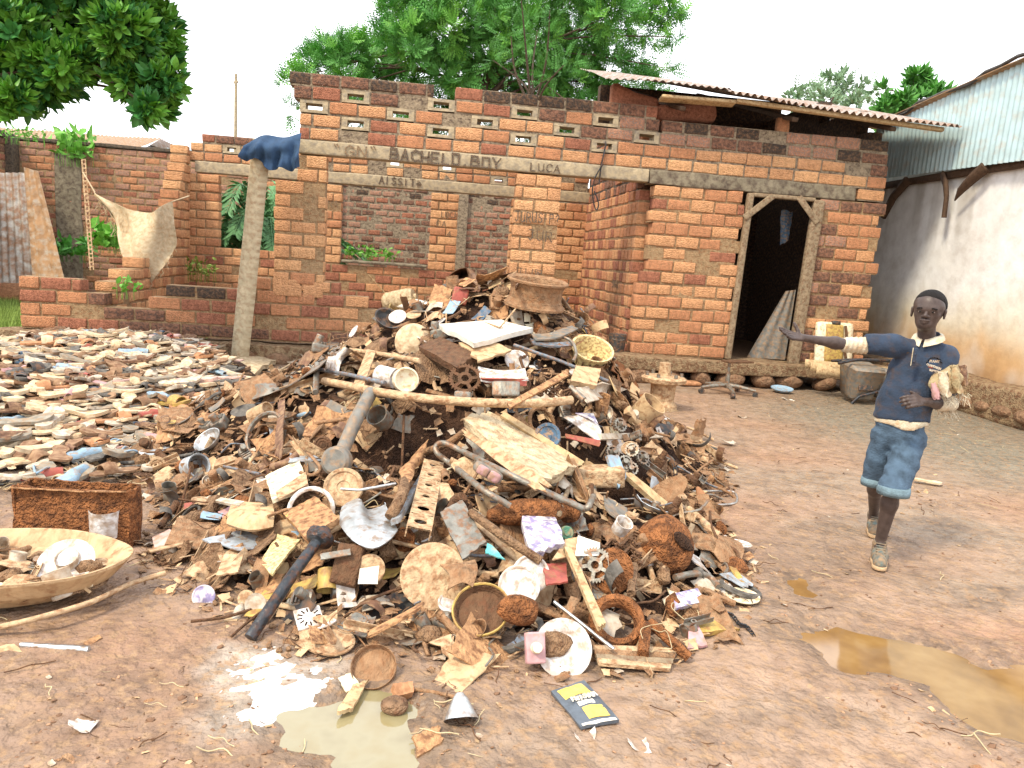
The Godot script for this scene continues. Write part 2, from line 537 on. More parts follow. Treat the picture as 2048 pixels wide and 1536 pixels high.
	stuffmat("white_dusty", ["a89a84", "c2b49e", "d0c4b0"], {"bump": 0.2, "rough": 0.6, "scale": 2.0, "dirt": dust, "share": 0.42, "soft": 0.1})
	stuffmat("cream_plastic", ["cabb90", "e0d3ac", "e8debf"], {"bump": 0.15, "rough": 0.45, "scale": 1.8, "dirt": ["9c7a4c", "b49464"], "share": 0.3})
	stuffmat("grey_metal", ["6a665e", "8a867c", "9c988c"], {"bump": 0.25, "metal": 0.5, "rough": 0.5, "scale": 2.0, "dirt": ["6e5036", "927050"], "share": 0.42})
	stuffmat("bright_metal", ["a8aaa8", "c4c6c4", "d0d2d0"], {"bump": 0.15, "metal": 0.75, "rough": 0.35, "scale": 1.8, "dirt": ["7a6248", "94805f"], "share": 0.3})
	stuffmat("galvanised", ["9aa4a8", "b8c2c6", "c6ced2"], {"bump": 0.15, "metal": 0.5, "rough": 0.42, "scale": 2.0, "dirt": ["7c6a56", "9c8a72"], "share": 0.33})
	stuffmat("pipe_blue", ["4c5660", "687480", "8a949c"], {"bump": 0.3, "metal": 0.3, "rough": 0.5, "scale": 2.6, "dirt": ["6e523a", "8c6e52"], "share": 0.4})
	stuffmat("black_plastic", ["26282a", "3a3c3e", "4a4a48"], {"bump": 0.2, "rough": 0.5, "scale": 2.0, "dirt": ["6e5a46", "8a745c"], "share": 0.36, "soft": 0.12})
	stuffmat("grey_plastic", ["5a5c5a", "747672", "828078"], {"bump": 0.15, "rough": 0.55, "scale": 1.7, "dirt": ["7a664e", "9a8468"], "share": 0.4, "soft": 0.12})
	stuffmat("black_iron", ["1e2022", "34383c", "4c5054"], {"bump": 0.4, "metal": 0.4, "rough": 0.45, "scale": 2.0, "dirt": ["5c4a3a", "7a6650"], "share": 0.32})
	stuffmat("blue_enamel", ["2a4258", "3c5a74", "52728c"], {"bump": 0.2, "rough": 0.4, "scale": 2.4, "dirt": ["7a6650", "98846a"], "share": 0.38})
	stuffmat("blue_light", ["6888a0", "809eb4", "96b2c4"], {"bump": 0.2, "rough": 0.5, "scale": 2.0, "dirt": ["8a6c4a", "a88a64"], "share": 0.34})
	stuffmat("turquoise", ["2c9aa4", "46b8be", "6acccc"], {"bump": 0.15, "rough": 0.4, "dirt": dust, "share": 0.25})
	stuffmat("red_paint", ["7c2a22", "9c3c30", "b05a4c"], {"bump": 0.2, "rough": 0.5, "scale": 2.0, "dirt": ["7a5640", "9a7658"], "share": 0.36})
	stuffmat("pink_dusty", ["a8686a", "c0868a", "d2a4a4"], {"bump": 0.2, "rough": 0.6, "dirt": dust, "share": 0.36})
	stuffmat("purple_print", ["6a5a94", "8a7ab0", "a69ac4"], {"bump": 0.2, "rough": 0.5, "dirt": ["d8d2c6", "e8e4dc"], "share": 0.52, "soft": 0.05, "mfreq": 0.03})
	stuffmat("yellow_paint", ["a07c34", "bc9644", "ccac5e"], {"bump": 0.25, "rough": 0.5, "scale": 2.2, "dirt": ["74502c", "946c40"], "share": 0.42})
	stuffmat("yellow_enamel", ["cba850", "dfc478", "ead69a"], {"bump": 0.25, "rough": 0.45, "scale": 2.6, "dirt": ["74502c", "8c643a"], "share": 0.4, "mfreq": 0.03})
	stuffmat("pouch_grey", ["4a5058", "606870"], {"bump": 0.1, "rough": 0.3, "scale": 3.0})
	stuffmat("pouch_yellow", ["d8a83c", "f0c860"], {"bump": 0.1, "rough": 0.3, "scale": 3.0})
	stuffmat("green_dusty", ["2c5a44", "3e7a5c", "5c9678"], {"bump": 0.2, "rough": 0.4, "dirt": dust, "share": 0.3})
	stuffmat("leather_brown", ["52382a", "6e4c38", "84604a"], {"bump": 0.4, "rough": 0.7, "scale": 2.2, "dirt": ["8a6a4e", "a4846a"], "share": 0.42})
	stuffmat("rubber", ["3a3836", "4e4b48", "605c56"], {"bump": 0.4, "rough": 0.85, "scale": 2.0, "dirt": ["76685a", "8e8070"], "share": 0.45, "soft": 0.15})
	stuffmat("sole_tan", ["b8966c", "d0b088", "dfc5a0"], {"bump": 0.3, "scale": 1.8, "dirt": ["947250", "ac8a64"], "share": 0.4, "soft": 0.15})
	stuffmat("sole_cream", ["bea27a", "d0b892", "dcc8a6"], {"bump": 0.3, "scale": 1.8, "dirt": ["a4845e", "b8986e"], "share": 0.36, "soft": 0.15})
	stuffmat("sole_brown", ["7c5c42", "96745a", "aa8868"], {"bump": 0.3, "scale": 1.8, "dirt": ["664a34", "826248"], "share": 0.4, "soft": 0.15})
	stuffmat("sole_grey", ["6e6a64", "8c867c", "a09888"], {"bump": 0.3, "scale": 1.8, "dirt": ["8a745a", "a48c6e"], "share": 0.42, "soft": 0.15})
	stuffmat("sole_pink", ["b88a80", "d0a498", "e0bcb0"], {"bump": 0.3, "scale": 1.8, "dirt": ["94704e", "ac8a66"], "share": 0.36, "soft": 0.15})
	stuffmat("terracotta", ["a4643e", "bc7c52", "cc946a"], {"bump": 0.3, "scale": 2.0, "dirt": ["84563a", "9c6c4c"], "share": 0.35})
	# cloth, skin
	stuffmat("sacking", ["b49a72", "cdb68e", "dcc8a4"], {"bump": 0.5, "bumps": "fine", "scale": 1.6, "dirt": ["9a7e56", "b0946a"], "share": 0.35, "soft": 0.2, "back": Color(0.35, 0.28, 0.18)})
	stuffmat("blue_cloth", ["283a54", "2e4260", "36506e"], {"bump": 0.1, "bumps": "fine", "scale": 1.4})
	stuffmat("skin_dark", ["362b28", "463936", "564842"], {"bump": 0.06, "bumps": "fine", "scale": 3.0, "rough": 0.42, "world": false})
	stuffmat("skin_dusty", ["54443c", "685448", "786252"], {"bump": 0.06, "bumps": "fine", "scale": 3.0, "rough": 0.7, "world": false})
	stuffmat("shirt_navy", ["1e2a3c", "28364a", "364458"], {"bump": 0.22, "bumps": "fine", "scale": 1.4, "rough": 0.9, "rim": 0.3, "dirt": ["403430", "5a483c"], "share": 0.26, "soft": 0.16, "world": false})
	stuffmat("denim", ["2c4054", "3c546a", "566c80"], {"bump": 0.3, "bumps": "fine", "scale": 1.5, "rough": 0.9, "world": false})
	stuffmat("denim_cuff", ["54707e", "6e8694", "7e96a0"], {"bump": 0.3, "bumps": "fine", "scale": 2.0, "rough": 0.9, "world": false})
	stuffmat("cloth_khaki", ["8c7a54", "a8966c", "bcaa82"], {"bump": 0.3, "bumps": "fine", "scale": 2.0, "dirt": ["6e5a3c", "86704c"], "share": 0.35, "soft": 0.15})
	stuffmat("cloth_cream", ["b0a286", "c8bc9e", "d6ccb2"], {"bump": 0.3, "bumps": "fine", "scale": 2.0, "dirt": ["94805c", "a8946e"], "share": 0.35, "soft": 0.15})
	stuffmat("hair_black", ["1c1818", "2c2725"], {"bump": 1.2, "bumps": "grit", "scale": 9.0, "rough": 0.95, "world": false})
	stuffmat("eye_white", ["857a72"], {"bump": 0.0, "rough": 0.2})
	stuffmat("eye_dark", ["0e0a08"], {"bump": 0.0, "rough": 0.15})
	stuffmat("shoe_canvas", ["3e4a4a", "566462", "6e7a74"], {"bump": 0.3, "bumps": "fine", "scale": 2.4, "dirt": ["8c7a5a", "a8946e"], "share": 0.46, "soft": 0.1, "world": false})
	stuffmat("shoe_rubber", ["b0906a", "c8aa84"], {"bump": 0.2, "scale": 2.4, "dirt": ["8a6444", "a07a54"], "share": 0.4, "world": false})
	# plants
	stuffmat("leaf_dark", ["1e5028", "2e7034", "4a8a42"], {"bump": 0.0, "rough": 0.45, "scale": 0.5, "freq": 0.03, "back": Color(0.12, 0.3, 0.05)})
	stuffmat("leaf_gloss", ["2e6a1e", "4a8a2c", "74b040"], {"bump": 0.0, "rough": 0.4, "scale": 0.5, "freq": 0.03, "back": Color(0.2, 0.4, 0.06)})
	stuffmat("leaf_mid", ["2a6426", "428a38", "66a84c"], {"bump": 0.0, "rough": 0.6, "scale": 0.25, "freq": 0.03, "back": Color(0.25, 0.5, 0.1)})
	stuffmat("leaf_grey", ["5a7a54", "7a9a74", "8fae88"], {"bump": 0.0, "rough": 0.7, "scale": 0.25, "freq": 0.03, "back": Color(0.3, 0.4, 0.25)})
	stuffmat("leaf_fresh", ["3e8428", "5ca838", "84c452"], {"bump": 0.0, "rough": 0.6, "scale": 1.0, "freq": 0.03, "back": Color(0.3, 0.5, 0.1)})
	stuffmat("leaf_palm", ["2e6a38", "4a8a50", "74aa70"], {"bump": 0.0, "rough": 0.5, "scale": 1.0, "freq": 0.03, "back": Color(0.15, 0.3, 0.1)})
	stuffmat("grass_green", ["4c7a28", "74a03a", "a0b85a"], {"bump": 0.0, "rough": 0.8, "scale": 1.0, "freq": 0.03, "back": Color(0.25, 0.35, 0.1)})
	stuffmat("straw", ["a48a5c", "c0a878", "d4c096"], {"bump": 0.0, "rough": 0.9, "scale": 2.0})
	# ground
	var g := stuffmat("ground", ["c8bcae", "e6dccf", "ffffff"], {"bump": 1.7, "bumps": "mid", "scale": 0.9, "rough": 0.75, "dirt": ["7a5c46", "a5846a"], "share": 0.3, "soft": 0.08, "mfreq": 0.03, "spec": 0.45})
	g.vertex_color_use_as_albedo = true
	g.roughness = 1.0
	g.roughness_texture = noise_tex(8, 0.016, [Color(0.42, 0.42, 0.42), Color(0.62, 0.62, 0.62), Color(0.9, 0.9, 0.9)], [0.2, 0.45, 0.7], 0, 6)
	stuffmat("core", ["2c1e14", "40291a", "523826"], {"bump": 3.0, "bumps": "grit", "scale": 2.0, "rough": 0.95})  # dark tone stands in for shade in the gaps of the heap
	stuffmat("lime", ["c4bcaa", "ddd8cc", "ece8e0"], {"bump": 0.4, "scale": 1.6, "rough": 0.35})  # near-white put in for sky glare on wet ground
	var w := StandardMaterial3D.new()
	w.albedo_texture = noise_tex(44, 0.012, ["785830", "8c6a3c", "9a7a4c"])
	w.uv1_triplanar = true
	w.uv1_world_triplanar = true
	w.uv1_scale = Vector3.ONE * 0.6
	w.roughness = 0.07
	w.metallic_specular = 0.7
	M["water"] = w
	var w2 := w.duplicate()
	w2.albedo_texture = noise_tex(45, 0.012, ["7e7250", "8e8462", "86764c"])
	M["water_pale"] = w2
# ---------------------------------------------------------------- ground
const PUDDLE := [1585, 1272, 1645, 1262, 1700, 1268, 1760, 1275, 1850, 1290, 1900, 1308, 1912, 1330, 1960, 1338, 2060, 1335, 2130, 1360, 2130, 1500, 2060, 1482, 2000, 1462, 1945, 1440, 1890, 1400, 1830, 1362, 1790, 1345, 1745, 1338, 1690, 1335, 1655, 1308]
const POOL := [560, 1425, 600, 1405, 690, 1400, 740, 1385, 790, 1392, 830, 1420, 820, 1470, 826, 1500, 790, 1540, 740, 1560, 690, 1545, 640, 1500, 590, 1470]
const SMALL_POOL := [1577, 1158, 1592, 1154, 1606, 1162, 1612, 1178, 1632, 1188, 1618, 1193, 1598, 1186, 1584, 1172]
const GLARE := [500, 1318, 530, 1308, 560, 1330, 575, 1356, 625, 1352, 640, 1385, 620, 1430, 590, 1450, 540, 1448, 492, 1440, 485, 1395, 510, 1375, 488, 1345]  # outline of the painted glare on wet mud
var polys := []
var poly_pool: PackedVector2Array

func outline(a: Array) -> PackedVector2Array:
	var out := PackedVector2Array()
	for k in range(0, a.size(), 2):
		var p := gnd(a[k], a[k + 1])
		out.append(Vector2(p.x, p.z))
	return out

func poly_dist(poly: PackedVector2Array, p: Vector2) -> float:
	# negative inside
	var d := 1e9
	var n := poly.size()
	for k in n:
		var a := poly[k]
		var ab := poly[(k + 1) % n] - a
		var t := clampf((p - a).dot(ab) / ab.length_squared(), 0.0, 1.0)
		d = minf(d, p.distance_to(a + ab * t))
	return -d if Geometry2D.is_point_in_polygon(p, poly) else d

func gh(x: float, z: float) -> float:
	var h := nz.get_noise_2d(x * 22.0, z * 22.0) * 0.02 + nz.get_noise_2d(x * 90.0 + 40.0, z * 90.0) * 0.009
	if z > -6.0 and z < -1.0:
		h += nz.get_noise_2d(x * 260.0, z * 260.0 + 90.0) * 0.006
		for q in polys:
			if q[1].has_point(Vector2(x, z)):
				var d := poly_dist(q[0], Vector2(x, z))
				if d < 0.25:
					h = lerpf(-q[2], h * 0.7 + 0.008, smoothstep(-0.1, 0.12, d + nz.get_noise_2d(x * 120.0, z * 120.0) * 0.06 + nz.get_noise_2d(x * 420.0, z * 420.0) * 0.05))
	return h

func ground() -> void:
	for q in [[PUDDLE, 0.03], [POOL, 0.03], [SMALL_POOL, 0.018]]:
		var poly := outline(q[0])
		var r := Rect2(poly[0], Vector2.ZERO)
		for p in poly:
			r = r.expand(p)
		polys.append([poly, r.grow(0.3), q[1]])
	var xs := []
	var zs := []
	for k in [-400.0, -150.0, -60.0, -30.0, -18.0, -12.0]:
		xs.append(k)
	var x := -8.0
	while x < 8.0:
		xs.append(x)
		x += 0.035 if x > -1.2 and x < 2.4 else (0.065 if x > -3.5 and x < 3.6 else 0.14)
	for k in [9.0, 12.0, 18.0, 30.0, 60.0, 150.0, 400.0]:
		xs.append(k)
	for k in [400.0, 100.0, 30.0, 10.0, 3.0]:
		zs.append(k)
	var z := 0.0
	while z > -12.0:
		zs.append(z)
		z -= 0.035 if z > -3.5 and z < -1.9 else (0.06 if z > -6.0 and z < -1.5 else 0.14)
	for k in [-12.5, -14.0, -17.0, -22.0, -30.0, -60.0, -150.0, -400.0]:
		zs.append(k)
	var v := PackedVector3Array()
	var n := PackedVector3Array()
	var c := PackedColorArray()
	var id := PackedInt32Array()
	var nx := xs.size()
	for zz in zs:
		for xx in xs:
			v.append(V(xx, gh(xx, zz) if absf(xx) < 9.0 and zz < 3.0 and zz > -15.0 else 0.0, zz))
			c.append(ground_color(xx, zz))
	n.resize(v.size())
	for j in zs.size():
		for i in nx:
			var k := j * nx + i
			var a := v[k + 1] - v[k] if i < nx - 1 else v[k] - v[k - 1]
			var b := v[k + nx] - v[k] if j < zs.size() - 1 else v[k] - v[k - nx]
			n[k] = a.cross(b).normalized()
			if n[k].y < 0:
				n[k] = -n[k]
			if i < nx - 1 and j < zs.size() - 1:
				id.append_array([k, k + nx, k + 1, k + 1, k + nx, k + nx + 1])
	var arr := []
	arr.resize(Mesh.ARRAY_MAX)
	arr[Mesh.ARRAY_VERTEX] = v
	arr[Mesh.ARRAY_NORMAL] = n
	arr[Mesh.ARRAY_COLOR] = c
	arr[Mesh.ARRAY_INDEX] = id
	var me := ArrayMesh.new()
	me.add_surface_from_arrays(Mesh.PRIMITIVE_TRIANGLES, arr)
	setting("ground", me, "ground")
	for q in [[0, "water", "puddle"], [1, "water_pale", "puddle"], [2, "water", "puddle"]]:
		var r: Rect2 = polys[q[0]][1].grow(-0.18)
		var st := tool(false)
		quad(st, V(r.position.x, -0.004, r.end.y), V(r.position.x, -0.004, r.position.y), V(r.end.x, -0.004, r.position.y), V(r.end.x, -0.004, r.end.y))
		var poly: PackedVector2Array = Geometry2D.offset_polygon(polys[q[0]][0], 0.1)[0]
		st = tool(false)
		slab(st, at(V(0, -0.012 if q[0] < 2 else -0.008, 0)), poly, 0.004)
		setting(q[2], done(st), q[1])

func ground_color(x: float, z: float) -> Color:
	var p := Color(0.4, 0.265, 0.176)
	var a := nz.get_noise_2d(x * 14.0 + 300.0, z * 26.0)
	var b := nz.get_noise_2d(x * 40.0 - 200.0, z * 60.0)
	var e := nz.get_noise_2d(x * 110.0, z * 150.0 + 500.0)
	p = p.lerp(Color(0.4, 0.215, 0.12), clampf(a * 1.6, 0.0, 0.8))
	p = p.lerp(Color(0.35, 0.265, 0.185), clampf(-a * 1.8 + b * 0.6, 0.0, 0.8))
	p = p.lerp(Color(0.24, 0.16, 0.105), clampf(b * 1.5 + e * 0.8 - 0.35, 0.0, 0.6))
	p = p.lerp(Color(0.26, 0.17, 0.11), clampf(e * 2.2 - 0.5, 0.0, 0.7))
	# wet, darker mud round the near side of the heap and the basin, and a darker patch left of the boy
	var wet := smoothstep(1.5, 0.5, Vector2(x + 0.9, (z + 2.55) * 1.3).length()) * 0.5 + smoothstep(0.9, 0.2, Vector2(x - 1.75, (z + 4.1) * 1.5).length()) * 0.55
	p = p.lerp(Color(0.24, 0.155, 0.1), clampf(wet + b * 0.5 * wet, 0.0, 0.75))
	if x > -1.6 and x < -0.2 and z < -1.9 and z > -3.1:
		p = p.lerp(Color(0.6, 0.52, 0.42), 0.65 * smoothstep(0.2, 0.0, poly_dist(outline(GLARE), Vector2(x, z)) + e * 0.15))  # mud paled round the patch as part of the painted glare
	# under the shoes: dark litter; grass beyond the left end of the ruin
	if x < -1.6 and z < -3.6:
		p = p.lerp(Color(0.2, 0.14, 0.095), 0.6 * smoothstep(-1.5, -2.1, x) * smoothstep(-3.5, -4.1, z))
	if x < -6.0 and z < -9.0:
		p = p.lerp(Color(0.16, 0.22, 0.06), smoothstep(-6.0, -6.8, x))
	# greenish damp by the pale house
	p = p.lerp(Color(0.2, 0.19, 0.14), 0.75 * smoothstep(2.6, 1.0, Vector2(x - 4.9, (z + 8.6) * 0.7).length()))
	for q in polys:
		if q[1].has_point(Vector2(x, z)):
			var d := poly_dist(q[0], Vector2(x, z))
			p = p.lerp(Color(0.2, 0.135, 0.085), 0.75 * smoothstep(0.24, 0.0, d + 0.1 * e))
	return p

# ---------------------------------------------------------------- brickwork
var brick_meshes := {}
func brick_mesh(w: float, h: float, d: float, k: int) -> ArrayMesh:
	var key := Vector4(w, h, d, k)
	if not brick_meshes.has(key):
		brick_meshes[key] = lump_box(V(w, h, d), 0.007 + 0.003 * (k % 3), 0.005 + 0.0025 * (k % 4), 5, 3, 1, k * 5 + 2, 13.0)
	return brick_meshes[key]

# lays courses of bricks as parts (or sub-parts) of parent.  u runs along the wall, v up, w out of it; t places that frame.
# runs: func(v) -> [[u0, u1], ...]; vents: {row: [u, ...]}; mats: func(u, v) -> name; single: func(u, v) -> bool
func courses(parent: Node3D, t: Transform3D, v0: float, rows: int, course: float, bw: float, thick: float, runs: Callable, mats: Callable, mortar: String, single: Callable, o := {}) -> void:
	var core := tool(false)
	var rest := {}
	var joint: float = o.get("joint", 0.016)
	var proud: float = o.get("proud", 0.013)
	var rough: float = o.get("rough", 0.4)
	var vents: Dictionary = o.get("vents", {})
	var bh := course - joint
	for row in rows:
		var v := v0 + row * course
		for run in runs.call(v + course * 0.5):
			var holes: Array = []
			for q in vents.get(row, []):
				if q > run[0] + bw * 0.5 and q < run[1] - bw * 0.5:
					holes.append(q if holes.is_empty() else holes[0] + roundf((q - holes[0]) / (bw + joint)) * (bw + joint))
			# the mortar behind the bricks, open where a vent is
			var a: float = run[0] + 0.022
			for q in holes + [1e9]:
				var b: float = minf(q - bw * 0.5 + 0.004, run[1] - 0.022)
				if b > a + 0.01:
					bx(core, t * at(V((a + b) * 0.5, v - joint + course * 0.5, 0)), V(b - a, course - 0.001, thick))
				a = q + bw * 0.5 - 0.004
			# the bricks
			var u: float = run[0]
			var step := bw + joint
			var off := fposmod(-run[0] + o.get("bond", 0.0) + (0.5 * step if row % 2 else 0.0), step)
			if off > 0.3 * step:
				off -= 0.0
			var cuts := [run[0]]
			var x: float = run[0] + off
			if holes.size():
				x = holes[0] - bw * 0.5 - joint * 0.5
				while x > run[0] + 0.02:
					x -= step
				x += step
			while x < run[1] - 0.28 * bw:
				if x - cuts[-1] > 0.28 * bw:
					cuts.append(x)
				x += step
			cuts.append(run[1])
			for k in cuts.size() - 1:
				var ua: float = cuts[k] + joint * 0.5
				var ub: float = cuts[k + 1] - joint * 0.5
				var um := (ua + ub) * 0.5
				var vented := false
				for q in holes:
					if absf(q - um) < bw * 0.35:
						vented = true
				if vented:
					var st := tool(false)
					var hw := (ub - ua) * 0.5
					for s in [[0, bh * 0.5 - 0.018, hw * 2, 0.036], [0, -bh * 0.5 + 0.018, hw * 2, 0.036], [-hw + 0.035, 0, 0.07, bh - 0.072], [hw - 0.035, 0, 0.07, bh - 0.072]]:
						bx(st, at(V(s[0], s[1], 0)), V(s[2], s[3], thick + 0.016), 0.003)
					part("vent_block", done(st), "concrete", parent, t * at(V(um, v + bh * 0.5, 0)))
					continue
				if rough > 0.6 and rng.randf() < 0.04:
					continue
				var kv := rng.randi() % 6
				var me := brick_mesh(bw, bh, thick + proud * 2.0, kv)
				var dig := -0.022 if rng.randf() < 0.035 * rough else rf(-0.003, 0.004) * (1.0 + rough)
				var bt := t * Transform3D(Basis.from_euler(V(rf(-0.012, 0.012), rf(-0.012, 0.012), rf(-0.022, 0.022)) * rough) * Basis.from_scale(V((ub - ua) / bw * rf(0.95, 1.0), rf(0.9, 1.0), 1.0)), V(um, v + bh * 0.5 + rf(-0.004, 0.004), dig))
				if rng.randi() % 2:
					bt.basis = bt.basis * Basis(Vector3.UP, PI)
				var mm: String = mats.call(um, v + bh * 0.5)
				if single.call(um, v):
					part("brick", me, mm, parent, bt)
				else:
					if not rest.has(mm):
						rest[mm] = tool(true)
					rest[mm].append_from(me, 0, bt)
	part("mortar", done(core), mortar, parent, Transform3D(), "stuff")
	for mm in rest:
		part("brickwork", rest[mm].commit(), mm, parent, Transform3D(), "stuff")

func pick(a: Array) -> String:
	return a[rng.randi() % a.size()]

func beam(parent: Node3D, called: String, m: String, t: Transform3D, s: Vector3, amp := 0.006, sd := 4) -> MeshInstance3D:
	return part(called, lump_box(s, 0.012, amp * 0.6, maxi(3, int(s.x / 0.1)), maxi(3, int(s.y / 0.1)), maxi(3, int(s.z / 0.1)), sd, 7.0), m, parent, t)

# ---------------------------------------------------------------- the brick house
func house() -> void:
	var b := base("brick_house", "roofless red brick house with painted lintel, one roofed room and an open doorway", "house", house_frame.origin, house_frame.basis.get_euler().y)
	var all := func(_u, _v): return true
	var none := func(_u, _v): return false
	# the front above the ring beam
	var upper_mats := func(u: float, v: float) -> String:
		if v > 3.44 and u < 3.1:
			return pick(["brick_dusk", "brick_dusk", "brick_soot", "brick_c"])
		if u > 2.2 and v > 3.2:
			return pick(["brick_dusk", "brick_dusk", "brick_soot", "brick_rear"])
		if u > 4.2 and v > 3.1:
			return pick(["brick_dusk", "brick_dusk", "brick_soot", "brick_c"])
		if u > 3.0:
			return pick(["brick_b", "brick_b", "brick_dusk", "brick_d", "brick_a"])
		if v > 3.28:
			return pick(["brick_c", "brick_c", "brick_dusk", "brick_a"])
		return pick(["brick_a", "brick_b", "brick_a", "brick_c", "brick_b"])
	var upper := func(v: float) -> Array:
		if v > 3.52:
			return [[-1.72, 0.1], [0.36, 3.06]]
		if v > 3.4:
			return [[-1.66, 3.1], [3.12, 6.4]]
		return [[-1.58, 6.42]]
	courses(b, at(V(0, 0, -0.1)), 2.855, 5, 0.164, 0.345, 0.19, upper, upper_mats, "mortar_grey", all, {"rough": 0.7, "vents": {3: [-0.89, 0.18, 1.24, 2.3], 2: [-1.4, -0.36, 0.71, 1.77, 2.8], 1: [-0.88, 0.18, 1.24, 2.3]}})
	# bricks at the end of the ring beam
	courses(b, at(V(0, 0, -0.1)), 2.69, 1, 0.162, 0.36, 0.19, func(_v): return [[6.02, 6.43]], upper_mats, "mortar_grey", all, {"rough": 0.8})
	# the front below it
	var front := func(v: float) -> Array:
		var out := []
		if v > 0.9:
			out.append([-1.87 if v < 2.42 else -1.6, -1.21])
		out.append([1.22, 1.84])
		var rag := 0.05 * sin(v * 37.0) + 0.03 * sin(v * 91.0)
		out.append([(2.98 if v < 1.35 else 3.05) + rag * (1.0 if v > 1.3 else 0.2), 4.4 + 0.04 * sin(v * 53.0)])
		out.append([5.47, 6.44 + 0.05 * sin(v * 61.0 + 1.0)])
		return out
	var front_mats := func(u: float, v: float) -> String:
		if u < 0.0:
			return pick(["brick_d", "brick_b", "brick_d", "brick_b", "brick_a"])
		if u < 2.0:
			return pick(["brick_d", "brick_b", "brick_d", "brick_b"])
		if u > 5.4:
			if v > 1.0 and u < 6.1:
				return pick(["brick_dusk", "brick_dusk", "brick_rear", "brick_a", "brick_dusk"])
			return pick(["brick_b", "brick_a", "brick_dusk", "brick_b"])
		return pick(["brick_a", "brick_a", "brick_b", "brick_c", "brick_b"])
	courses(b, at(V(0, 0, -0.11)), 0.36, 14, 0.165, 0.315, 0.2, front, front_mats, "mortar", all, {"rough": 0.85})
	# the ring beam, its ragged right end, and what is painted on it
	beam(b, "lintel", "concrete", at(V(0.72, 2.765, -0.1)), V(4.6, 0.172, 0.225), 0.012, 3)
	beam(b, "lintel", "concrete_stained", at(V(4.51, 2.755, -0.102)), V(2.98, 0.19, 0.23), 0.03, 8)
	for w in [["'GN'", -1.15, 2.69, 0.62, 0.13, 0.02], ["BACHELO.", -0.42, 2.69, 1.05, 0.135, 0.03], ["BOY", 0.62, 2.69, 0.42, 0.13, 0.026], ["LUCA", 1.4, 2.70, 0.42, 0.1, 0.016]]:
		part("painted_name", lettering(w[0], w[3], w[4], w[5], 3 + int(w[1] * 10)), "charcoal_faint" if w[0] == "'GN'" else "charcoal_paint", b, at(V(w[1], w[2], 0.026)))
	for w in [["JURUS-P?", 1.24, 2.03, 0.62, 0.13, 0.014], ["JUR", 1.43, 1.8, 0.36, 0.13, 0.014], ["JUR", 1.3, 1.3, 0.4, 0.12, 0.01], ["ANA", -1.2 + 0.02, 2.0, 0.2, 0.09, 0.01]]:
		if w[1] > 0:
			part("painted_name", lettering(w[0], w[3], w[4], w[5], 7 + int(w[1] * 10)), "charcoal_paint", b, at(V(w[1], w[2], 0.028)))
	# foundation with its ledge, and the floor behind
	beam(b, "foundation", "plinth", at(V(4.25, 0.27, 0.06)), V(5.5, 0.17, 0.62), 0.05, 12)
	beam(b, "foundation", "plinth", at(V(-2.0, 0.1, -0.02)), V(6.2, 0.26, 0.5), 0.05, 14)
	var st := tool(false)
	bx(st, at(V(4.7, 0.26, -1.9)), V(3.3, 0.16, 3.4))
	bx(st, at(V(2.0, 0.2, -2.0)), V(1.9, 0.2, 3.5))
	bx(st, at(V(-1.6, 0.1, -2.0)), V(5.2, 0.2, 3.5))
	part("floor", done(st), "mud_caked", b)
	# side wall of the roofed room, seen through the open bay: bricks laid end-on
	var side := Transform3D(Basis(Vector3.UP, PI / 2), V(3.12, 0, -0.2))
	courses(b, side, 0.32, 14, 0.165, 0.17, 0.26, func(v): return [[0.06, 3.6]], func(_u, _v): return pick(["brick_a", "brick_a", "brick_c", "brick_b"]), "mortar", none, {"rough": 0.5, "joint": 0.02})
	courses(b, Transform3D(Basis(Vector3.UP, PI / 2), V(3.12, 0, -0.2)), 2.63, 7, 0.155, 0.17, 0.2, func(v): return [[maxf(0.3, (v - 3.4) * 2.6), 3.6]], func(_u, _v): return pick(["brick_c", "brick_dusk", "brick_a"]), "mortar_dark", none, {"rough": 0.5, "joint": 0.02})
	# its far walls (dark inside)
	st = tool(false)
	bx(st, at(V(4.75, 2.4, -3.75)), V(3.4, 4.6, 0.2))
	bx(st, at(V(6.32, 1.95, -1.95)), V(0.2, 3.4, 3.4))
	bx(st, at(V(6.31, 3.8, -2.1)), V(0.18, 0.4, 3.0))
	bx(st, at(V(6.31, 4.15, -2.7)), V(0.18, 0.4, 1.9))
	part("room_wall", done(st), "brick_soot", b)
	for w in [["BNGUL", 1.3, 1.22, 0.42, 0.11, 0.012], ["BM", 1.5, 0.85, 0.2, 0.1, 0.012]]:
		part("painted_name", lettering(w[0], w[3], w[4], w[5], 21), "charcoal_faint", b, Transform3D(Basis(Vector3.UP, -PI / 2), V(2.972, w[2], -w[1])))
	# door frame of old planks
	for q in [[4.43, 1.5, 2.3, -0.03], [5.42, 1.48, 2.3, -0.035]]:
		beam(b, "door_post", "wood_grey", at(V(q[0], q[1], 0.005), V(0, 0, q[3])), V(0.085 if q[0] < 5 else 0.16, q[2], 0.09), 0.004, 5)
	beam(b, "door_head", "wood_grey", at(V(4.94, 2.63, 0.0), V(0, 0, 0.0)), V(0.92, 0.055, 0.09), 0.004, 6)
	beam(b, "brace", "wood_grey", at(V(4.58, 2.47, 0.055), V(0, 0, -0.86 + PI / 2)), V(0.5, 0.09, 0.02), 0.003, 7)
	beam(b, "brace", "wood_grey", at(V(5.3, 2.48, 0.055), V(0, 0, -0.8)), V(0.46, 0.09, 0.02), 0.003, 9)
	roof(b)
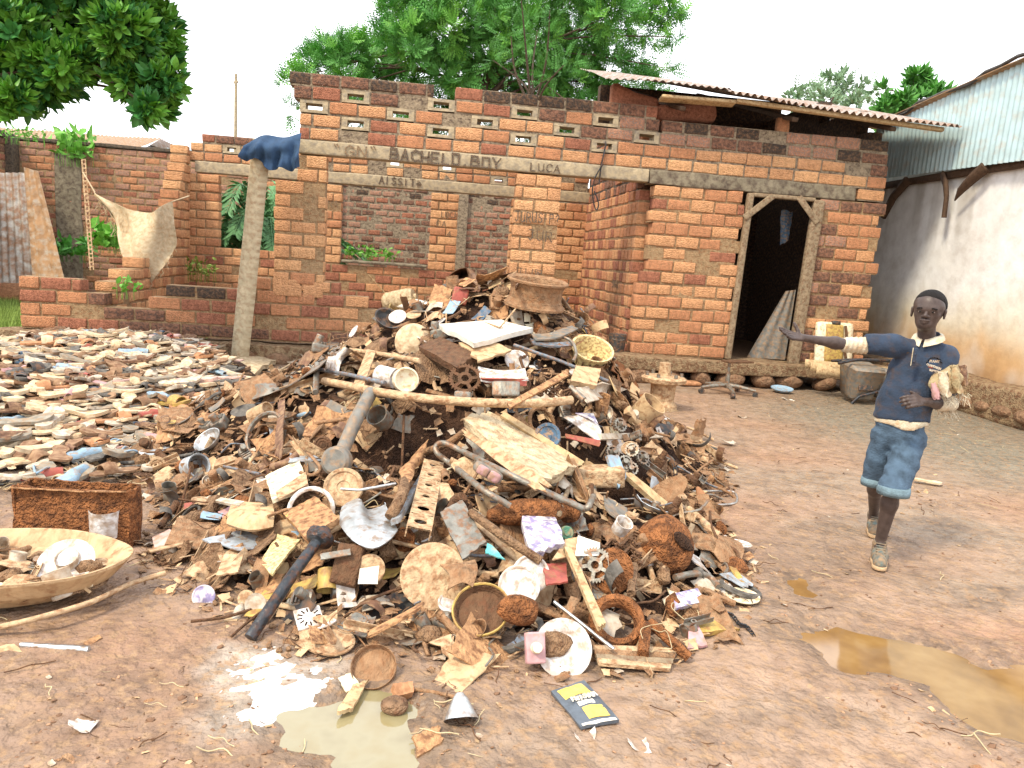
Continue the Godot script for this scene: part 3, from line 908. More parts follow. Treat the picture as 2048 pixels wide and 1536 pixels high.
	# stones under the ledge
	var stones := [[2.3, 0.1], [2.62, 0.08], [3.05, 0.1], [3.5, 0.11], [3.95, 0.1], [4.35, 0.09], [4.85, 0.12], [5.2, 0.1], [5.75, 0.11], [6.15, 0.12], [6.5, 0.1], [-2.15, 0.03], [-2.5, 0.03], [-2.85, 0.02], [-3.2, 0.02], [-1.75, 0.03]]
	for s in stones:
		var me := tool(true)
		blob(me, Transform3D(), V(rf(0.15, 0.24), rf(0.09, 0.14), 0.16), 0.22, int(s[0] * 10) + 90, 1.2)
		part("foundation_stone", done(me), "stone", b, at(V(s[0], s[1], 0.26 if s[0] > 0 else 0.2), V(0, rf(-1, 1), rf(-0.2, 0.2))))
	back_rooms(b, none)

# corrugated sheet between four corners: ribs run from edge 0-1 to edge 3-2
func corrugated(c: Array, pitch: float, depth: float, warp := 0.0, rough_edge := 0.0, sd := 1, nv := 5) -> ArrayMesh:
	var st := tool(true)
	var width: float = c[0].distance_to(c[1])
	var n := int(width / pitch * 6.0)
	var nrm: Vector3 = (c[1] - c[0]).cross(c[3] - c[0]).normalized()
	var g := []
	for i in n + 1:
		var row := []
		var a := float(i) / n
		var slip := rough_edge * nz.get_noise_2d(floorf(a * width / 0.8) * 40.0, sd * 30.0)
		for j in nv + 1:
			var b := lerpf(0.0, 1.0, float(j) / nv)
			var p: Vector3 = c[0].lerp(c[1], a).lerp(c[3].lerp(c[2], a), b + (slip if j == 0 or j == nv else 0.0))
			row.append(p + nrm * (sin(a * width / pitch * TAU) * depth + warp * nz.get_noise_3d(a * width * 18.0, b * 20.0, sd * 40.0)))
		g.append(row)
	sheet(st, g, 0.002)
	return done(st)

func roof(b: Node3D) -> void:
	# front edge hangs over the wall, the sheet climbs towards the back
	part("roof_sheet", corrugated([V(3.85, 3.83, 0.42), V(7.15, 3.70, 0.42), V(7.1, 4.8, -3.9), V(3.85, 4.93, -3.9)], 0.1, 0.022, 0.05, 0.02, 3, 10), "zinc_rusty", b)
	part("roof_sheet", corrugated([V(2.25, 3.86, 0.36), V(3.92, 3.87, 0.36), V(3.95, 4.97, -3.9), V(2.6, 4.86, -3.4)], 0.1, 0.012, 0.07, 0.04, 9, 12), "zinc_rusty", b)
	for q in [[3.0, 4.0, 3.72, 3.74, 0.24, 0.16], [4.0, 6.95, 3.765, 3.655, 0.3, 0.07]]:
		var t := along(V(q[0], q[2], q[4]), V(q[1], q[3], q[4]))
		beam(b, "purlin", "wood_pale", Transform3D(t.basis * Basis(Vector3.FORWARD, PI / 2), t.origin), V(t.origin.distance_to(V(q[0], q[2], q[4])) * 2.0, 0.045 if q[5] > 0.1 else 0.055, q[5]), 0.004, 3)
	for q in [3.3, 4.85, 6.25]:
		var t := along(V(q, 3.6, 0.3), V(q, 4.7, -3.7))
		beam(b, "rafter", "wood_dark", Transform3D(t.basis * Basis(Vector3.FORWARD, PI / 2), t.origin), V(4.1, 0.09, 0.06), 0.004, 3)
	var st := tool(true)
	lump_into(st, at(V(4.85, 3.56, -0.1)), V(0.17, 0.28, 0.16), 0.03, 0.02, 2, 2, 2, 5)
	part("brick_stub", done(st), "brick_a", b)
	st = tool(true)
	lump_into(st, at(V(2.75, 3.74, -0.25), V(0, 0.3, -0.1)), V(0.75, 0.3, 0.2), 0.05, 0.06, 4, 3, 2, 5)
	lump_into(st, at(V(3.5, 3.66, -0.3), V(0, 0.1, 0.1)), V(0.8, 0.22, 0.2), 0.05, 0.06, 4, 3, 2, 9)
	part("brick_stub", done(st), "brick_c", b)

# the inner wall with its two openings, behind the front opening
func back_rooms(b: Node3D, none: Callable) -> void:
	var t := at(V(0, 0, -3.8))
	var runs := func(v: float) -> Array:
		if v > 3.2:
			return [[-3.75, -2.0]]
		if v > 2.84:
			return [[-3.97 + (v - 2.84) * 0.2, 3.0]]
		if v > 2.63:
			return []
		if v > 1.38:
			return [[-3.97, -3.44], [-2.52, -1.37], [0.16, 0.67], [1.6, 3.0]]
		if v > 1.28:
			return [[-3.97, -1.37], [0.16, 0.67], [1.6, 3.0]]
		return [[-3.97, 0.67], [1.6, 3.0]]
	var mats := func(u: float, v: float) -> String:
		if v > 3.1:
			return pick(["brick_c", "brick_dusk"])
		if v < 1.3:
			return pick(["brick_a", "brick_c", "brick_b"])
		return pick(["brick_b", "brick_d", "brick_a", "brick_b"])
	var seen_here := func(u: float, v: float) -> bool: return v > 0.9 and u < 2.0
	var w := base("inner_brick_wall", "inner red brick wall with two empty window openings behind the painted lintel", "wall", house_frame.origin, house_frame.basis.get_euler().y)
	courses(w, t, 0.2, 16, 0.152, 0.29, 0.18, runs, mats, "mortar", seen_here, {"rough": 0.7})
	courses(w, t, 2.84, 3, 0.152, 0.29, 0.18, runs, mats, "mortar_grey", seen_here, {"rough": 0.8, "vents": {1: [-3.25, -0.6, 0.55], 0: [1.35], 2: [-2.75]}})
	beam(w, "lintel", "concrete", at(V(-0.4, 2.735, -3.79)), V(6.9, 0.19, 0.2), 0.015, 17)
	part("painted_name", lettering("AISSIT+", 0.75, 0.12, 0.02, 5), "charcoal_paint", w, at(V(-0.75, 2.69, -3.68)))
	for q in [["LUCA", 0.36, 2.2, 0.3, 0.1], ["CA", 0.28, 2.03, 0.2, 0.1], ["4", 0.48, 1.86, 0.1, 0.1]]:
		part("painted_name", lettering(q[0], q[3], q[4], 0.012, 5), "charcoal_faint", w, at(V(q[1], q[2], -3.695)))
	part("painted_name", lettering("ANA", 0.3, 0.11, 0.012, 15), "charcoal_faint", w, at(V(-1.72, 2.22, -3.695)))
	beam(w, "window_sill", "concrete_stained", at(V(-0.6, 1.31, -3.77)), V(1.5, 0.05, 0.24), 0.01, 3)
	# the left side wall, broken down towards the front
	var lw := base("ruined_brick_wall", "low ruined brick wall left of the house with broken stepped top", "wall", house_frame.origin, house_frame.basis.get_euler().y)
	var side := Transform3D(Basis(Vector3.UP, PI / 2), V(-4.07, 0, -0.3))
	var side_runs := func(v: float) -> Array:
		if v < 0.78:
			return [[0.02, 3.45]]
		if v < 0.95:
			return [[0.1, 3.45]]
		if v < 1.1:
			return [[0.55, 3.45]]
		if v < 1.25:
			return [[1.1, 3.45]]
		if v < 1.9:
			return [[2.35 + (v - 1.2) * 0.3, 3.45]]
		return [[minf(2.5 + (v - 1.9) * 0.75, 3.25), 3.42]] if v < 3.0 else []
	courses(lw, side, 0.28, 19, 0.155, 0.17, 0.25, side_runs, func(_u, _v): return pick(["brick_b", "brick_d", "brick_a", "brick_b"]), "mortar", func(_u, v): return v > 0.75, {"rough": 0.7, "joint": 0.02})
	# the low front: left stump, dip, the longer stretch, and its broken right end
	var low := func(v: float) -> Array:
		if v < 0.62:
			return [[-4.95, 0.9]]
		if v < 0.78:
			return [[-4.95, -3.92], [-3.4, -0.25]]
		if v < 0.93:
			return [[-4.95, -4.2], [-3.2, -0.62]]
		if v < 1.04:
			return [[-2.3, -1.0]]
		return []
	var low_mats := func(u: float, v: float) -> String:
		if u > -4.2 and u < -3.3 and v < 0.7:
			return pick(["brick_soot", "brick_dusk", "brick_c"])
		if u < -2.4 and u > -3.3 and v > 0.78:
			return pick(["brick_soot", "brick_dusk"])
		if v < 0.4:
			return pick(["brick_dusk", "brick_c", "brick_c", "brick_a"])
		return pick(["brick_a", "brick_b", "brick_a", "brick_c"]) if u > -2.2 else pick(["brick_c", "brick_a", "brick_c"])
	courses(lw, at(V(0, 0, -0.115)), 0.27, 5, 0.164, 0.36, 0.21, low, low_mats, "mortar", func(u, _v): return u < -0.2, {"rough": 0.75, "proud": 0.014})
	beam(lw, "foundation", "plinth", at(V(-4.6, 0.13, -0.02)), V(1.1, 0.25, 0.52), 0.05, 24)
# ---------------------------------------------------------------- what stands round the house
func hf(u: float, v: float, w: float) -> Vector3:
	return house_frame * V(u, v, w)

func compound() -> void:
	var turn := house_frame.basis.get_euler().y
	# rear compound wall, also seen through the inner windows
	var w := base("compound_wall", "weathered grey-mortared compound wall behind the ruin with sooty dark top", "wall", house_frame.origin, turn)
	var vis := func(u: float, v: float) -> bool: return v > 1.2 and ((u > -2.2 and u < -0.3 and v < 2.95) or (u > 0.2 and u < 1.6 and v < 2.95))
	courses(w, at(V(0, 0, -8.4)), 0.1, 22, 0.15, 0.27, 0.2, func(_v): return [[-3.0, 4.5]], func(_u, v): return pick(["brick_soot", "brick_dusk", "brick_rear"]) if v > 2.75 else pick(["brick_rear", "brick_rear", "brick_dusk", "brick_c"]), "mortar_grey", vis, {"rough": 0.7, "joint": 0.035, "proud": 0.008})
	courses(w, at(V(0, 0, -8.4)), 0.1, 22, 0.15, 0.3, 0.2, func(_v): return [[-9.2, -3.0]], func(_u, v): return pick(["brick_rear", "brick_a", "brick_rear", "brick_c"]), "mortar", func(_u, _v): return false, {"rough": 0.7, "joint": 0.025, "proud": 0.01})
	for u in [-1.98, 0.95]:
		beam(w, "column", "mortar_grey", at(V(u, 1.6, -8.28)), V(0.3, 3.2, 0.12), 0.01, 5)
	beam(w, "render_patch", "concrete_stained", at(V(-7.8, 1.65, -8.29)), V(0.55, 3.1, 0.03), 0.03, 5)
	beam(w, "coping", "mortar_dark", at(V(-6.9, 3.43, -8.4)), V(4.6, 0.08, 0.26), 0.03, 6)
	# side wall running towards the camera at the far left
	var lw := base("boundary_wall", "tall brick boundary wall at the left with a mossy concrete top", "wall", house_frame.origin, turn)
	courses(lw, Transform3D(Basis(Vector3.UP, PI / 2), V(-9.05, 0, -3.0)), 0.1, 20, 0.165, 0.32, 0.22, func(_v): return [[0.0, 5.3]], func(_u, v): return pick(["brick_c", "brick_a", "brick_dusk"]) if v < 3.0 else "brick_dusk", "mortar", func(_u, _v): return false, {"rough": 0.6, "joint": 0.025})
	beam(lw, "coping", "mortar_dark", at(V(-9.05, 3.45, -5.6)), V(0.34, 0.12, 5.4), 0.03, 6)
	beam(lw, "column", "mortar_dark", at(V(-8.95, 1.7, -8.1)), V(0.34, 3.4, 0.3), 0.02, 6)
	# a shed with a rusty roof behind the wall
	var sh := base("rusty_roof_shed", "low shed with rust-streaked corrugated roof behind the compound wall", "shed", far(200, 330, 24.0))
	var o := sh.position
	var a := far(-160, 243, 29.0) - o
	var b := far(322, 277, 27.0) - o
	var c := far(258, 304, 22.5) - o
	var d := far(-160, 294, 22.5) - o
	part("roof", corrugated([a, b, c, d], 0.16, 0.02, 0.06, 0.0, 3, 8), "zinc_brown", sh)
	var e := far(345, 304, 27.5) - o
	part("roof", corrugated([b, e + V(0, 0, -4), e, far(300, 290, 25.0) - o], 0.16, 0.02, 0.0, 0.0, 4, 4), "zinc_rusty", sh)
	var st := tool(false)
	quad(st, c + V(0, -0.05, -0.1), b + V(0, -0.05, 0), e + V(0, -0.05, 0), far(345, 330, 27.0) - o)
	quad(st, d + V(0, -0.1, -0.2), c + V(0, -0.1, -0.2), V(c.x, -3.5, c.z - 0.2), V(d.x, -3.5, d.z - 0.2))
	part("gable", done(st), "zinc_dark", sh)
	var eave := base("eave_shadow_strip", "dark strip and scalloped edge standing for the shadow line under the shed eave", "shed", far(275, 330, 21.0))
	o = eave.position
	part("roof", corrugated([far(172, 303, 21.0) - o, far(376, 326, 21.0) - o, far(376, 318, 24.0) - o, far(172, 296, 24.0) - o], 0.12, 0.02, 0.0, 0.0, 3, 3), "zinc_dark", eave)
	st = tool(false)
	bx(st, at(V(0.05, -1.0, -0.5)), V(2.6, 1.9, 0.1))
	part("wall", done(st), "zinc_dark", eave)  # dark box painted in as the shadow line under the eave
	solo("zinc_roof", corrugated([far(330, 297, 25) - far(360, 310, 25), far(392, 292, 25) - far(360, 310, 25), far(392, 330, 24) - far(360, 310, 25), far(330, 330, 24) - far(360, 310, 25)], 0.12, 0.02), "zinc_pale", "small pale corrugated zinc roof beside the broken wall end", "roof", at(far(360, 310, 25)))
	# sheets leaning at the far left
	var p0 := far(40, 560, 15.0)
	solo("corrugated_sheet", corrugated([far(-90, 346, 15.2) - p0, far(62, 345, 15.2) - p0, far(76, 566, 14.8) - p0, far(-90, 566, 14.8) - p0], 0.13, 0.018, 0.03, 0.0, 5, 8), "zinc_rusty", "pale streaked corrugated sheet standing at the left edge", "sheet", at(p0))
	solo("corrugated_sheet", corrugated([far(52, 338, 14.9) - p0, far(80, 346, 14.9) - p0, far(133, 560, 14.5) - p0, far(70, 562, 14.5) - p0], 0.13, 0.02, 0.05, 0.04, 7, 8), "zinc_brown", "brown rusted corrugated sheet with slanting edge beside the pale sheet", "sheet", at(p0 + V(0, 0, 0.05)))
	st = tool(true)
	blob(st, Transform3D(), V(1.6, 0.4, 0.7), 0.12, 7)
	solo("earth_mound", done(st), "terracotta", "mound of red earth at the foot of the leaning sheets", "mound", at(gnd(5, 600)))
	# perforated steel upright and the sacking tied to it
	st = tool(false)
	var a0 := far(167, 318, 12.3)
	var a1 := far(184, 540, 12.0)
	var t := along(a1, a0)
	org = t.origin
	var ln := a0.distance_to(a1)
	var nh := 26
	for k in nh:
		var y := lerpf(-ln, ln, (k + 0.5) / nh) * 0.5
		for s in [-1, 1]:
			bx(st, t * at(V(s * 0.024, y, 0)), V(0.018, ln / nh, 0.004))
		bx(st, t * at(V(0, y + ln / nh * 0.33, 0)), V(0.032, ln / nh * 0.34, 0.004))
	bx(st, t * at(V(-0.034, 0, -0.03)), V(0.004, ln, 0.06))
	solo("perforated_post", done(st), "rust_tan", "tall perforated steel angle post standing left of the sacking", "post", at(org))
	org = Vector3.ZERO
	sackcloth()
	pole_and_post()
	pale_house()

func sackcloth() -> void:
	var st := tool(true)
	var g := []
	var top := curve([far(188, 382, 12.1), far(225, 404, 11.9), far(262, 420, 11.7), far(310, 424, 11.6), far(343, 402, 11.9)], 5)
	var bot := curve([far(196, 398, 12.1), far(228, 448, 11.8), far(258, 520, 11.55), far(300, 560, 11.45), far(352, 492, 11.75)], 5)
	for i in top.size():
		var row := []
		for j in 15:
			var a := j / 14.0
			var p: Vector3 = top[i].lerp(bot[i], a)
			var i2 := i / 20.0
			p += V(0, 0, 0.07 * sin(i2 * 9.0 + a * 4.0) + 0.05 * sin(i2 * 17.0 - a * 6.0)) + V(0, -0.05, 0) * sin(a * PI) * sin(i2 * PI)
			if j == 14:
				p += V(0, 0.1 * nz.get_noise_2d(i * 60.0, 3.0), 0)
			row.append(p - g0())
		g.append(row)
	sheet(st, g, 0.006)
	var o := base("sacking", "ragged cream sacking cloth hung between post and broken wall", "cloth", g0())
	part("cloth", done(st), "sacking", o)
	st = tool(true)
	for k in 90:
		var i := rng.randi_range(0, bot.size() - 1)
		var p: Vector3 = bot[i] - g0()
		if rng.randf() < 0.3:
			p = top[mini(i, 8)].lerp(bot[mini(i, 8)], rf()) - g0()
		tube(st, [p, p + V(rf(-0.04, 0.04), rf(-0.08, -0.03), rf(-0.02, 0.03)), p + V(rf(-0.07, 0.07), rf(-0.2, -0.06), rf(-0.03, 0.04))], 0.004, 3, false)
	part("fringe", done(st), "sacking", o, Transform3D(), "stuff")
	st = tool(true)
	tube(st, [far(166, 345, 12.25) - g0(), far(190, 385, 12.1) - g0()], 0.012, 5)
	tube(st, [far(343, 404, 11.9) - g0(), far(378, 392, 12.4) - g0()], 0.012, 5)
	part("tie", done(st), "sacking", o)

func g0() -> Vector3:
	return far(270, 480, 11.8)

func pole_and_post() -> void:
	var st := tool(true)
	org = far(472, 330, 32.0) + V(0, -4, 0)
	tube(st, [far(472, 330, 32.0) + V(0, -4, 0), far(472, 148, 32.0)], [0.09, 0.06], 8)
	tube(st, [far(468, 165, 32.0), far(476, 163, 32.0)], 0.05, 6)
	solo("utility_pole", done(st), "concrete", "thin wooden utility pole standing far behind the ruin", "pole", at(org))
	# leaning concrete post with the blue cloth over its head
	var a := gnd(472, 728)
	a += V(0.0, -0.05, -0.1)
	var b := hf(-1.97, 2.62, 0.35)
	org = Vector3.ZERO
	var t := along(a, b, 0.25)
	solo("concrete_post", lump_box(V(0.22, a.distance_to(b), 0.17), 0.015, 0.006, 2, 10, 2, 3, 4.0), "post_concrete", "pale square concrete post leaning against the ruined wall", "post", t)
	st = tool(true)
	var g := []
	for i in 41:
		var row := []
		var s := i / 40.0
		for j in 19:
			var k := j / 18.0
			var ridge := 2.86 - 0.16 * pow(1.0 - s, 2.5) + 0.03 * sin(s * 7.0)
			var hang: float = 0.2 + 0.22 * sin(clampf(s * 1.5, 0, 1) * PI * 0.5)
			var y := ridge - hang * k - 0.03 * k * sin(s * 16.0)
			var fold := 0.05 * sin(s * 26.0 + k * 2.0) * k + 0.03 * sin(s * 47.0 + 1.0) * k * k + 0.03 * sin(k * 9.0 + s * 8.0)
			var p := hf(lerpf(-2.12, -1.5, s) - 0.05 * k * (1.0 - s), y, 0.28 + 0.3 * sin(minf(k * 2.0, 1.0) * PI * 0.5) * (1.0 - 0.45 * s) + fold)
			row.append(p - b)
		g.append(row)
	sheet(st, g, 0.006)
	solo("blue_cloth", done(st), "blue_cloth", "dark blue cloth draped over the head of the leaning post", "cloth", at(b))
	# strap with hook hanging from the ring beam
	st = tool(true)
	org = hf(2.36, 2.9, 0.0)
	tube(st, [hf(2.38, 3.2, -0.04), hf(2.38, 3.1, 0.03), hf(2.34, 2.86, 0.045), hf(2.33, 2.6, 0.04)], 0.02, 5, true, 0.4)
	tube(st, curve([hf(2.36, 2.86, 0.05), hf(2.27, 2.68, 0.05), hf(2.25, 2.5, 0.04), hf(2.29, 2.32, 0.04), hf(2.33, 2.26, 0.05), hf(2.34, 2.36, 0.06), hf(2.27, 2.5, 0.06)], 4), 0.018, 5, true, 0.5)
	solo("hanging_strap", done(st), "black_iron", "dark strap with looped hook hanging from the lintel over the open bay", "strap", at(org))
	org = Vector3.ZERO

func pale_house() -> void:
	var p1 := far(1772, 700, 12.2)
	var p2 := far(2048, 700, 9.35)
	p1.y = 0
	p2.y = 0
	var d := (p2 - p1).normalized()
	var yaw := atan2(-d.z, d.x)
	var b := base("pale_house", "white plastered house with corrugated zinc gable and rust-stained wall foot", "house", p1, yaw)
	# local x runs along the wall towards the camera, z is outwards (to the left)
	var L := p1.distance_to(p2)
	var st := tool(true)
	var g := []
	for i in 181:
		var x := lerpf(-3.5, 5.5, i / 180.0)
		for j in 1:
			pass
		var row := []
		for j in 66:
			row.append(V(x, j * 0.05, -0.012 + 0.006 * nz.get_noise_2d(x * 25.0, j * 1.6)))
		g.append(row)
	var tint := func(p: Vector3) -> Color:
		var up := p.y + 0.22 * nz.get_noise_2d(p.x * 40.0, p.y * 20.0) + 0.08 * nz.get_noise_2d(p.x * 160.0, p.y * 90.0)
		var c := Color(0.86, 0.85, 0.81)
		c = c.lerp(Color(0.76, 0.68, 0.52), smoothstep(1.75, 1.0, up))
		c = c.lerp(Color(0.6, 0.34, 0.13), 0.85 * smoothstep(1.2, 0.65, up))
		c = c.lerp(Color(0.3, 0.17, 0.08), 0.6 * smoothstep(0.75, 0.3, up))
		var drip := nz.get_noise_2d(p.x * 110.0, p.y * 5.0 + 70.0) * smoothstep(1.6, 3.1, p.y)
		c = c.lerp(Color(0.4, 0.36, 0.3), clampf(drip * 1.5, 0.0, 0.5))
		c = c.lerp(Color(0.74, 0.71, 0.64), clampf(nz.get_noise_2d(p.x * 50.0 + 300.0, p.y * 50.0) * 0.9, 0.0, 0.4))
		return c
	for i in 180:
		for j in 65:
			for q in [[0, 0], [0, 1], [1, 1], [0, 0], [1, 1], [1, 0]]:
				var p: Vector3 = g[i + q[0]][j + q[1]]
				st.set_color(tint.call(p))
				st.add_vertex(p)
	part("wall", done(st), "plaster_white", b)
	st = tool(false)
	bx(st, at(V(1.0, 1.6, -0.13)), V(9.0, 3.2, 0.2))
	part("wall_core", done(st), "plinth", b)
	# stone footing
	st = tool(true)
	lump_into(st, at(V(1.0, 0.2, 0.12)), V(9.0, 0.46, 0.4), 0.04, 0.06, 36, 3, 2, 9, 4.0)
	part("footing", done(st), "plinth", b)
	var x := -2.5
	while x < 5.0:
		var w := rf(0.22, 0.42)
		st = tool(true)
		blob(st, Transform3D(), V(w * 0.5, rf(0.07, 0.11), 0.1), 0.18, int(x * 9) + 60, 1.2)
		part("footing_stone", done(st), "stone", b, at(V(x + w * 0.5, 0.13, 0.3)))
		x += w + 0.02
	# the gable cladding, bottom edge a little out from the wall
	var bot := func(xx: float) -> float: return lerpf(3.2, 3.12, xx / L)
	var top := func(xx: float) -> float: return lerpf(4.16, 4.42, xx / L) + 0.03 * sin(xx * 4.0)
	var off := -1.0
	while off < 5.0:
		var e := off + 0.9
		part("cladding_sheet", corrugated([V(off, top.call(off), 0.1 + 0.006 * fposmod(off, 1.3)), V(e + 0.05, top.call(e), 0.1), V(e + 0.05, bot.call(e), 0.13), V(off, bot.call(off), 0.13)], 0.1, 0.014, 0.012, 0.0, int(off * 3) + 20, 6), "zinc_pale", b)
		off = e
	var path := []
	for i in 24:
		var xx := lerpf(-1.2, 5.2, i / 23.0)
		path.append(V(xx, top.call(xx) + 0.03 + 0.02 * sin(xx * 9.0), 0.16))
	st = tool(true)
	tube(st, path, 0.025, 6, true, 1.6)
	part("roof_edge", done(st), "zinc_dark", b)
	st = tool(true)
	g = [[V(-1.2, 4.1, 0.2), V(-1.2, 3.9, -4.0)], [V(L, 4.4, 0.2), V(L, 4.1, -4.0)], [V(5.4, 4.6, 0.2), V(5.4, 4.3, -4.0)]]
	sheet(st, g, 0.01)
	part("roof", done(st), "zinc_brown", b)
	beam(b, "wall_plate", "wood_dark", at(V(1.5, 3.12, 0.03)), V(7.0, 0.1, 0.08), 0.01, 3)
	# broken timber brackets under the cladding
	st = tool(true)
	tube(st, [V(0.92, 3.12, 0.1), V(1.08, 2.98, 0.14), V(1.14, 2.8, 0.14), V(1.14, 2.52, 0.13)], [0.075, 0.075, 0.07, 0.075], 6, true, 0.5)
	part("bracket", done(st), "wood_dark", b)
	st = tool(true)
	tube(st, [V(1.82, 3.13, 0.12), V(1.62, 3.0, 0.14), V(1.42, 2.86, 0.14), V(1.3, 2.74, 0.12)], [0.08, 0.07, 0.05, 0.01], 6, true, 0.5)
	part("bracket", done(st), "wood_dark", b)
	st = tool(true)
	tube(st, [V(0.1, 3.14, 0.1), V(-0.2, 2.9, 0.12), V(-0.45, 2.6, 0.1)], [0.07, 0.06, 0.05], 6, true, 0.5)
	part("bracket", done(st), "wood_dark", b)

# ---------------------------------------------------------------- trees and plants
func leaf_mesh(l: float, w: float, fold := 0.25, bend := 0.2) -> ArrayMesh:
	var st := tool(true)
	leaf_into(st, Transform3D(), l, w, fold, bend)
	return done(st)

func leaf_into(st: SurfaceTool, t: Transform3D, l: float, w: float, fold: float, bend: float) -> void:
	# grows along +y, faces +z, widest past the middle
	var prof := [0.15, 0.7, 1.0, 0.72, 0.0]
	for k in 4:
		var a := k / 4.0
		var b := (k + 1) / 4.0
		var za := -bend * l * a * a
		var zb := -bend * l * b * b
		var wa: float = w * 0.5 * prof[k]
		var wb: float = w * 0.5 * prof[k + 1]
		for s in [-1.0, 1.0]:
			var p := [V(0, a * l, za), V(s * wa, a * l, za + fold * wa), V(s * wb, b * l, zb + fold * wb), V(0, b * l, zb)]
			if s > 0:
				quad(st, t * p[0], t * p[3], t * p[2], t * p[1])
			else:
				quad(st, t * p[0], t * p[1], t * p[2], t * p[3])

func rosette(l: float, w: float, n: int, sd: int) -> ArrayMesh:
	var r := RandomNumberGenerator.new()
	r.seed = sd
	var st := tool(true)
	for k in n:
		var b := Basis(Vector3.UP, TAU * k / n * 1.6 + r.randf() * 0.6) * Basis(Vector3.RIGHT, r.randf_range(0.5, 1.5))
		leaf_into(st, Transform3D(b, V(0, -0.03 * r.randf(), 0)), l * r.randf_range(0.7, 1.1), w * r.randf_range(0.8, 1.1), 0.3, 0.25)
	return done(st)

func spray(l: float, n: int, sd: int, lw := 0.3, leaf := 0.24) -> ArrayMesh:
	# a feathery leaf: pairs of leaflets along a drooping midrib
	var r := RandomNumberGenerator.new()
	r.seed = sd
	var st := tool(false)
	for k in n:
		var a := (k + 0.6) / n
		var p := V(0, a * l, -0.22 * l * a * a)
		for s in [-1.0, 1.0]:
			var d := V(s * 0.85, 0.55, -0.15 + r.randf_range(-0.2, 0.2)).normalized() * l * leaf * (1.0 - 0.5 * absf(a - 0.45)) * r.randf_range(0.8, 1.1)
			var w := V(-d.y, d.x, 0).normalized() * d.length() * lw * 0.5
			quad(st, p, p + d * 0.5 + w, p + d, p + d * 0.5 - w)
	return done(st)

func tuft(l: float, n: int, pairs: int, sd: int, lw: float, leaf: float) -> ArrayMesh:
	var r := RandomNumberGenerator.new()
	r.seed = sd
	var st := tool(true)
	for k in n:
		var b := Basis(Vector3.UP, TAU * k / n + r.randf() * 0.7) * Basis(Vector3.RIGHT, r.randf_range(0.35, 1.35))
		st.append_from(spray(l * r.randf_range(0.7, 1.1), pairs, sd * 9 + k, lw, leaf), 0, Transform3D(b, Vector3.ZERO))
	return st.commit()

func scatter_crown(o: Node3D, called: String, units: Array, m, clusters: Array, per: float, scale0: float, up := 0.5, shell := 0.35, kind := "") -> void:
	# clusters: [Vector3 centre (local to o), radius]; one MultiMesh per unit
	var lists := []
	for u in units:
		lists.append([])
	for c in clusters:
		var n := int(per * c[1] * c[1])
		for k in n:
			var d := V(rf(-1, 1), rf(-1, 1), rf(-1, 1))
			while d.length() > 1.0 or d.length() < 0.05:
				d = V(rf(-1, 1), rf(-1, 1), rf(-1, 1))
			var rad := lerpf(shell, 1.0, rf()) * (1.0 + 0.3 * nz.get_noise_3dv(d * 40.0 + c[0] * 20.0))
			var p: Vector3 = c[0] + d.normalized() * rad * c[1] * V(1, 0.85, 1)
			var y := (d.normalized() + V(0, up, 0) + V(rf(-0.5, 0.5), rf(-0.4, 0.4), rf(-0.5, 0.5))).normalized()
			var t := facing(p, y, rf(0, TAU))
			t.basis = t.basis.scaled_local(Vector3.ONE * scale0 * rf(0.7, 1.25))
			lists[rng.randi() % units.size()].append(t)
	for i in units.size():
		var mm := MultiMesh.new()
		mm.transform_format = MultiMesh.TRANSFORM_3D
		mm.mesh = units[i]
		mm.instance_count = lists[i].size()
		for k in lists[i].size():
			mm.set_instance_transform(k, lists[i][k])
		var mi := MultiMeshInstance3D.new()
		mi.multimesh = mm
		mi.material_override = M[m[i % m.size()]] if m is Array else M[m]
		mi.name = called if i == 0 else "%s_%03d" % [called, i]
		o.add_child(mi)
		if kind != "":
			mi.set_meta("kind", kind)

func tree(called: String, label: String, foot: Vector3, clusters: Array, m, units: Array, per: float, trunk_r: float, up := 0.5) -> Node3D:
	var o := base(called, label, "tree", foot)
	var st := tool(true)
	var mid := Vector3.ZERO
	for c in clusters:
		c[0] = c[0] - foot
		mid += c[0] / clusters.size()
	var fork := V(mid.x * 0.2, mid.y * 0.5, mid.z * 0.2)
	tube(st, curve([Vector3.ZERO, fork * 0.5 + V(0.1, 0, 0), fork, mid], 4), [trunk_r, trunk_r * 0.95, trunk_r * 0.9, trunk_r * 0.85, trunk_r * 0.8, trunk_r * 0.75, trunk_r * 0.7, trunk_r * 0.66, trunk_r * 0.62, trunk_r * 0.55, trunk_r * 0.5, trunk_r * 0.4, trunk_r * 0.35], 9)
	for c in clusters:
		var s: Vector3 = fork.lerp(mid, rf(0.6, 1.0))
		var e: Vector3 = c[0]
		tube(st, curve([s, s.lerp(e, 0.4) + V(0, 0.12 * e.distance_to(s), 0), e + V(rf(-0.1, 0.1), 0, 0)], 3), [trunk_r * 0.22, trunk_r * 0.19, trunk_r * 0.16, trunk_r * 0.13, trunk_r * 0.1, trunk_r * 0.07, trunk_r * 0.04], 5)
	part("trunk", done(st), "bark", o)
	scatter_crown(o, "crown", units, m, clusters, per, 1.0, up, 0.35, "stuff")
	return o

func spots(list: Array, depth: float, jit := 0.6) -> Array:
	var out := []
	for k in range(0, list.size(), 3):
		var dd := depth + rf(-jit, jit)
		out.append([far(list[k], list[k + 1], dd), list[k + 2] / FOCAL * dd])
	return out

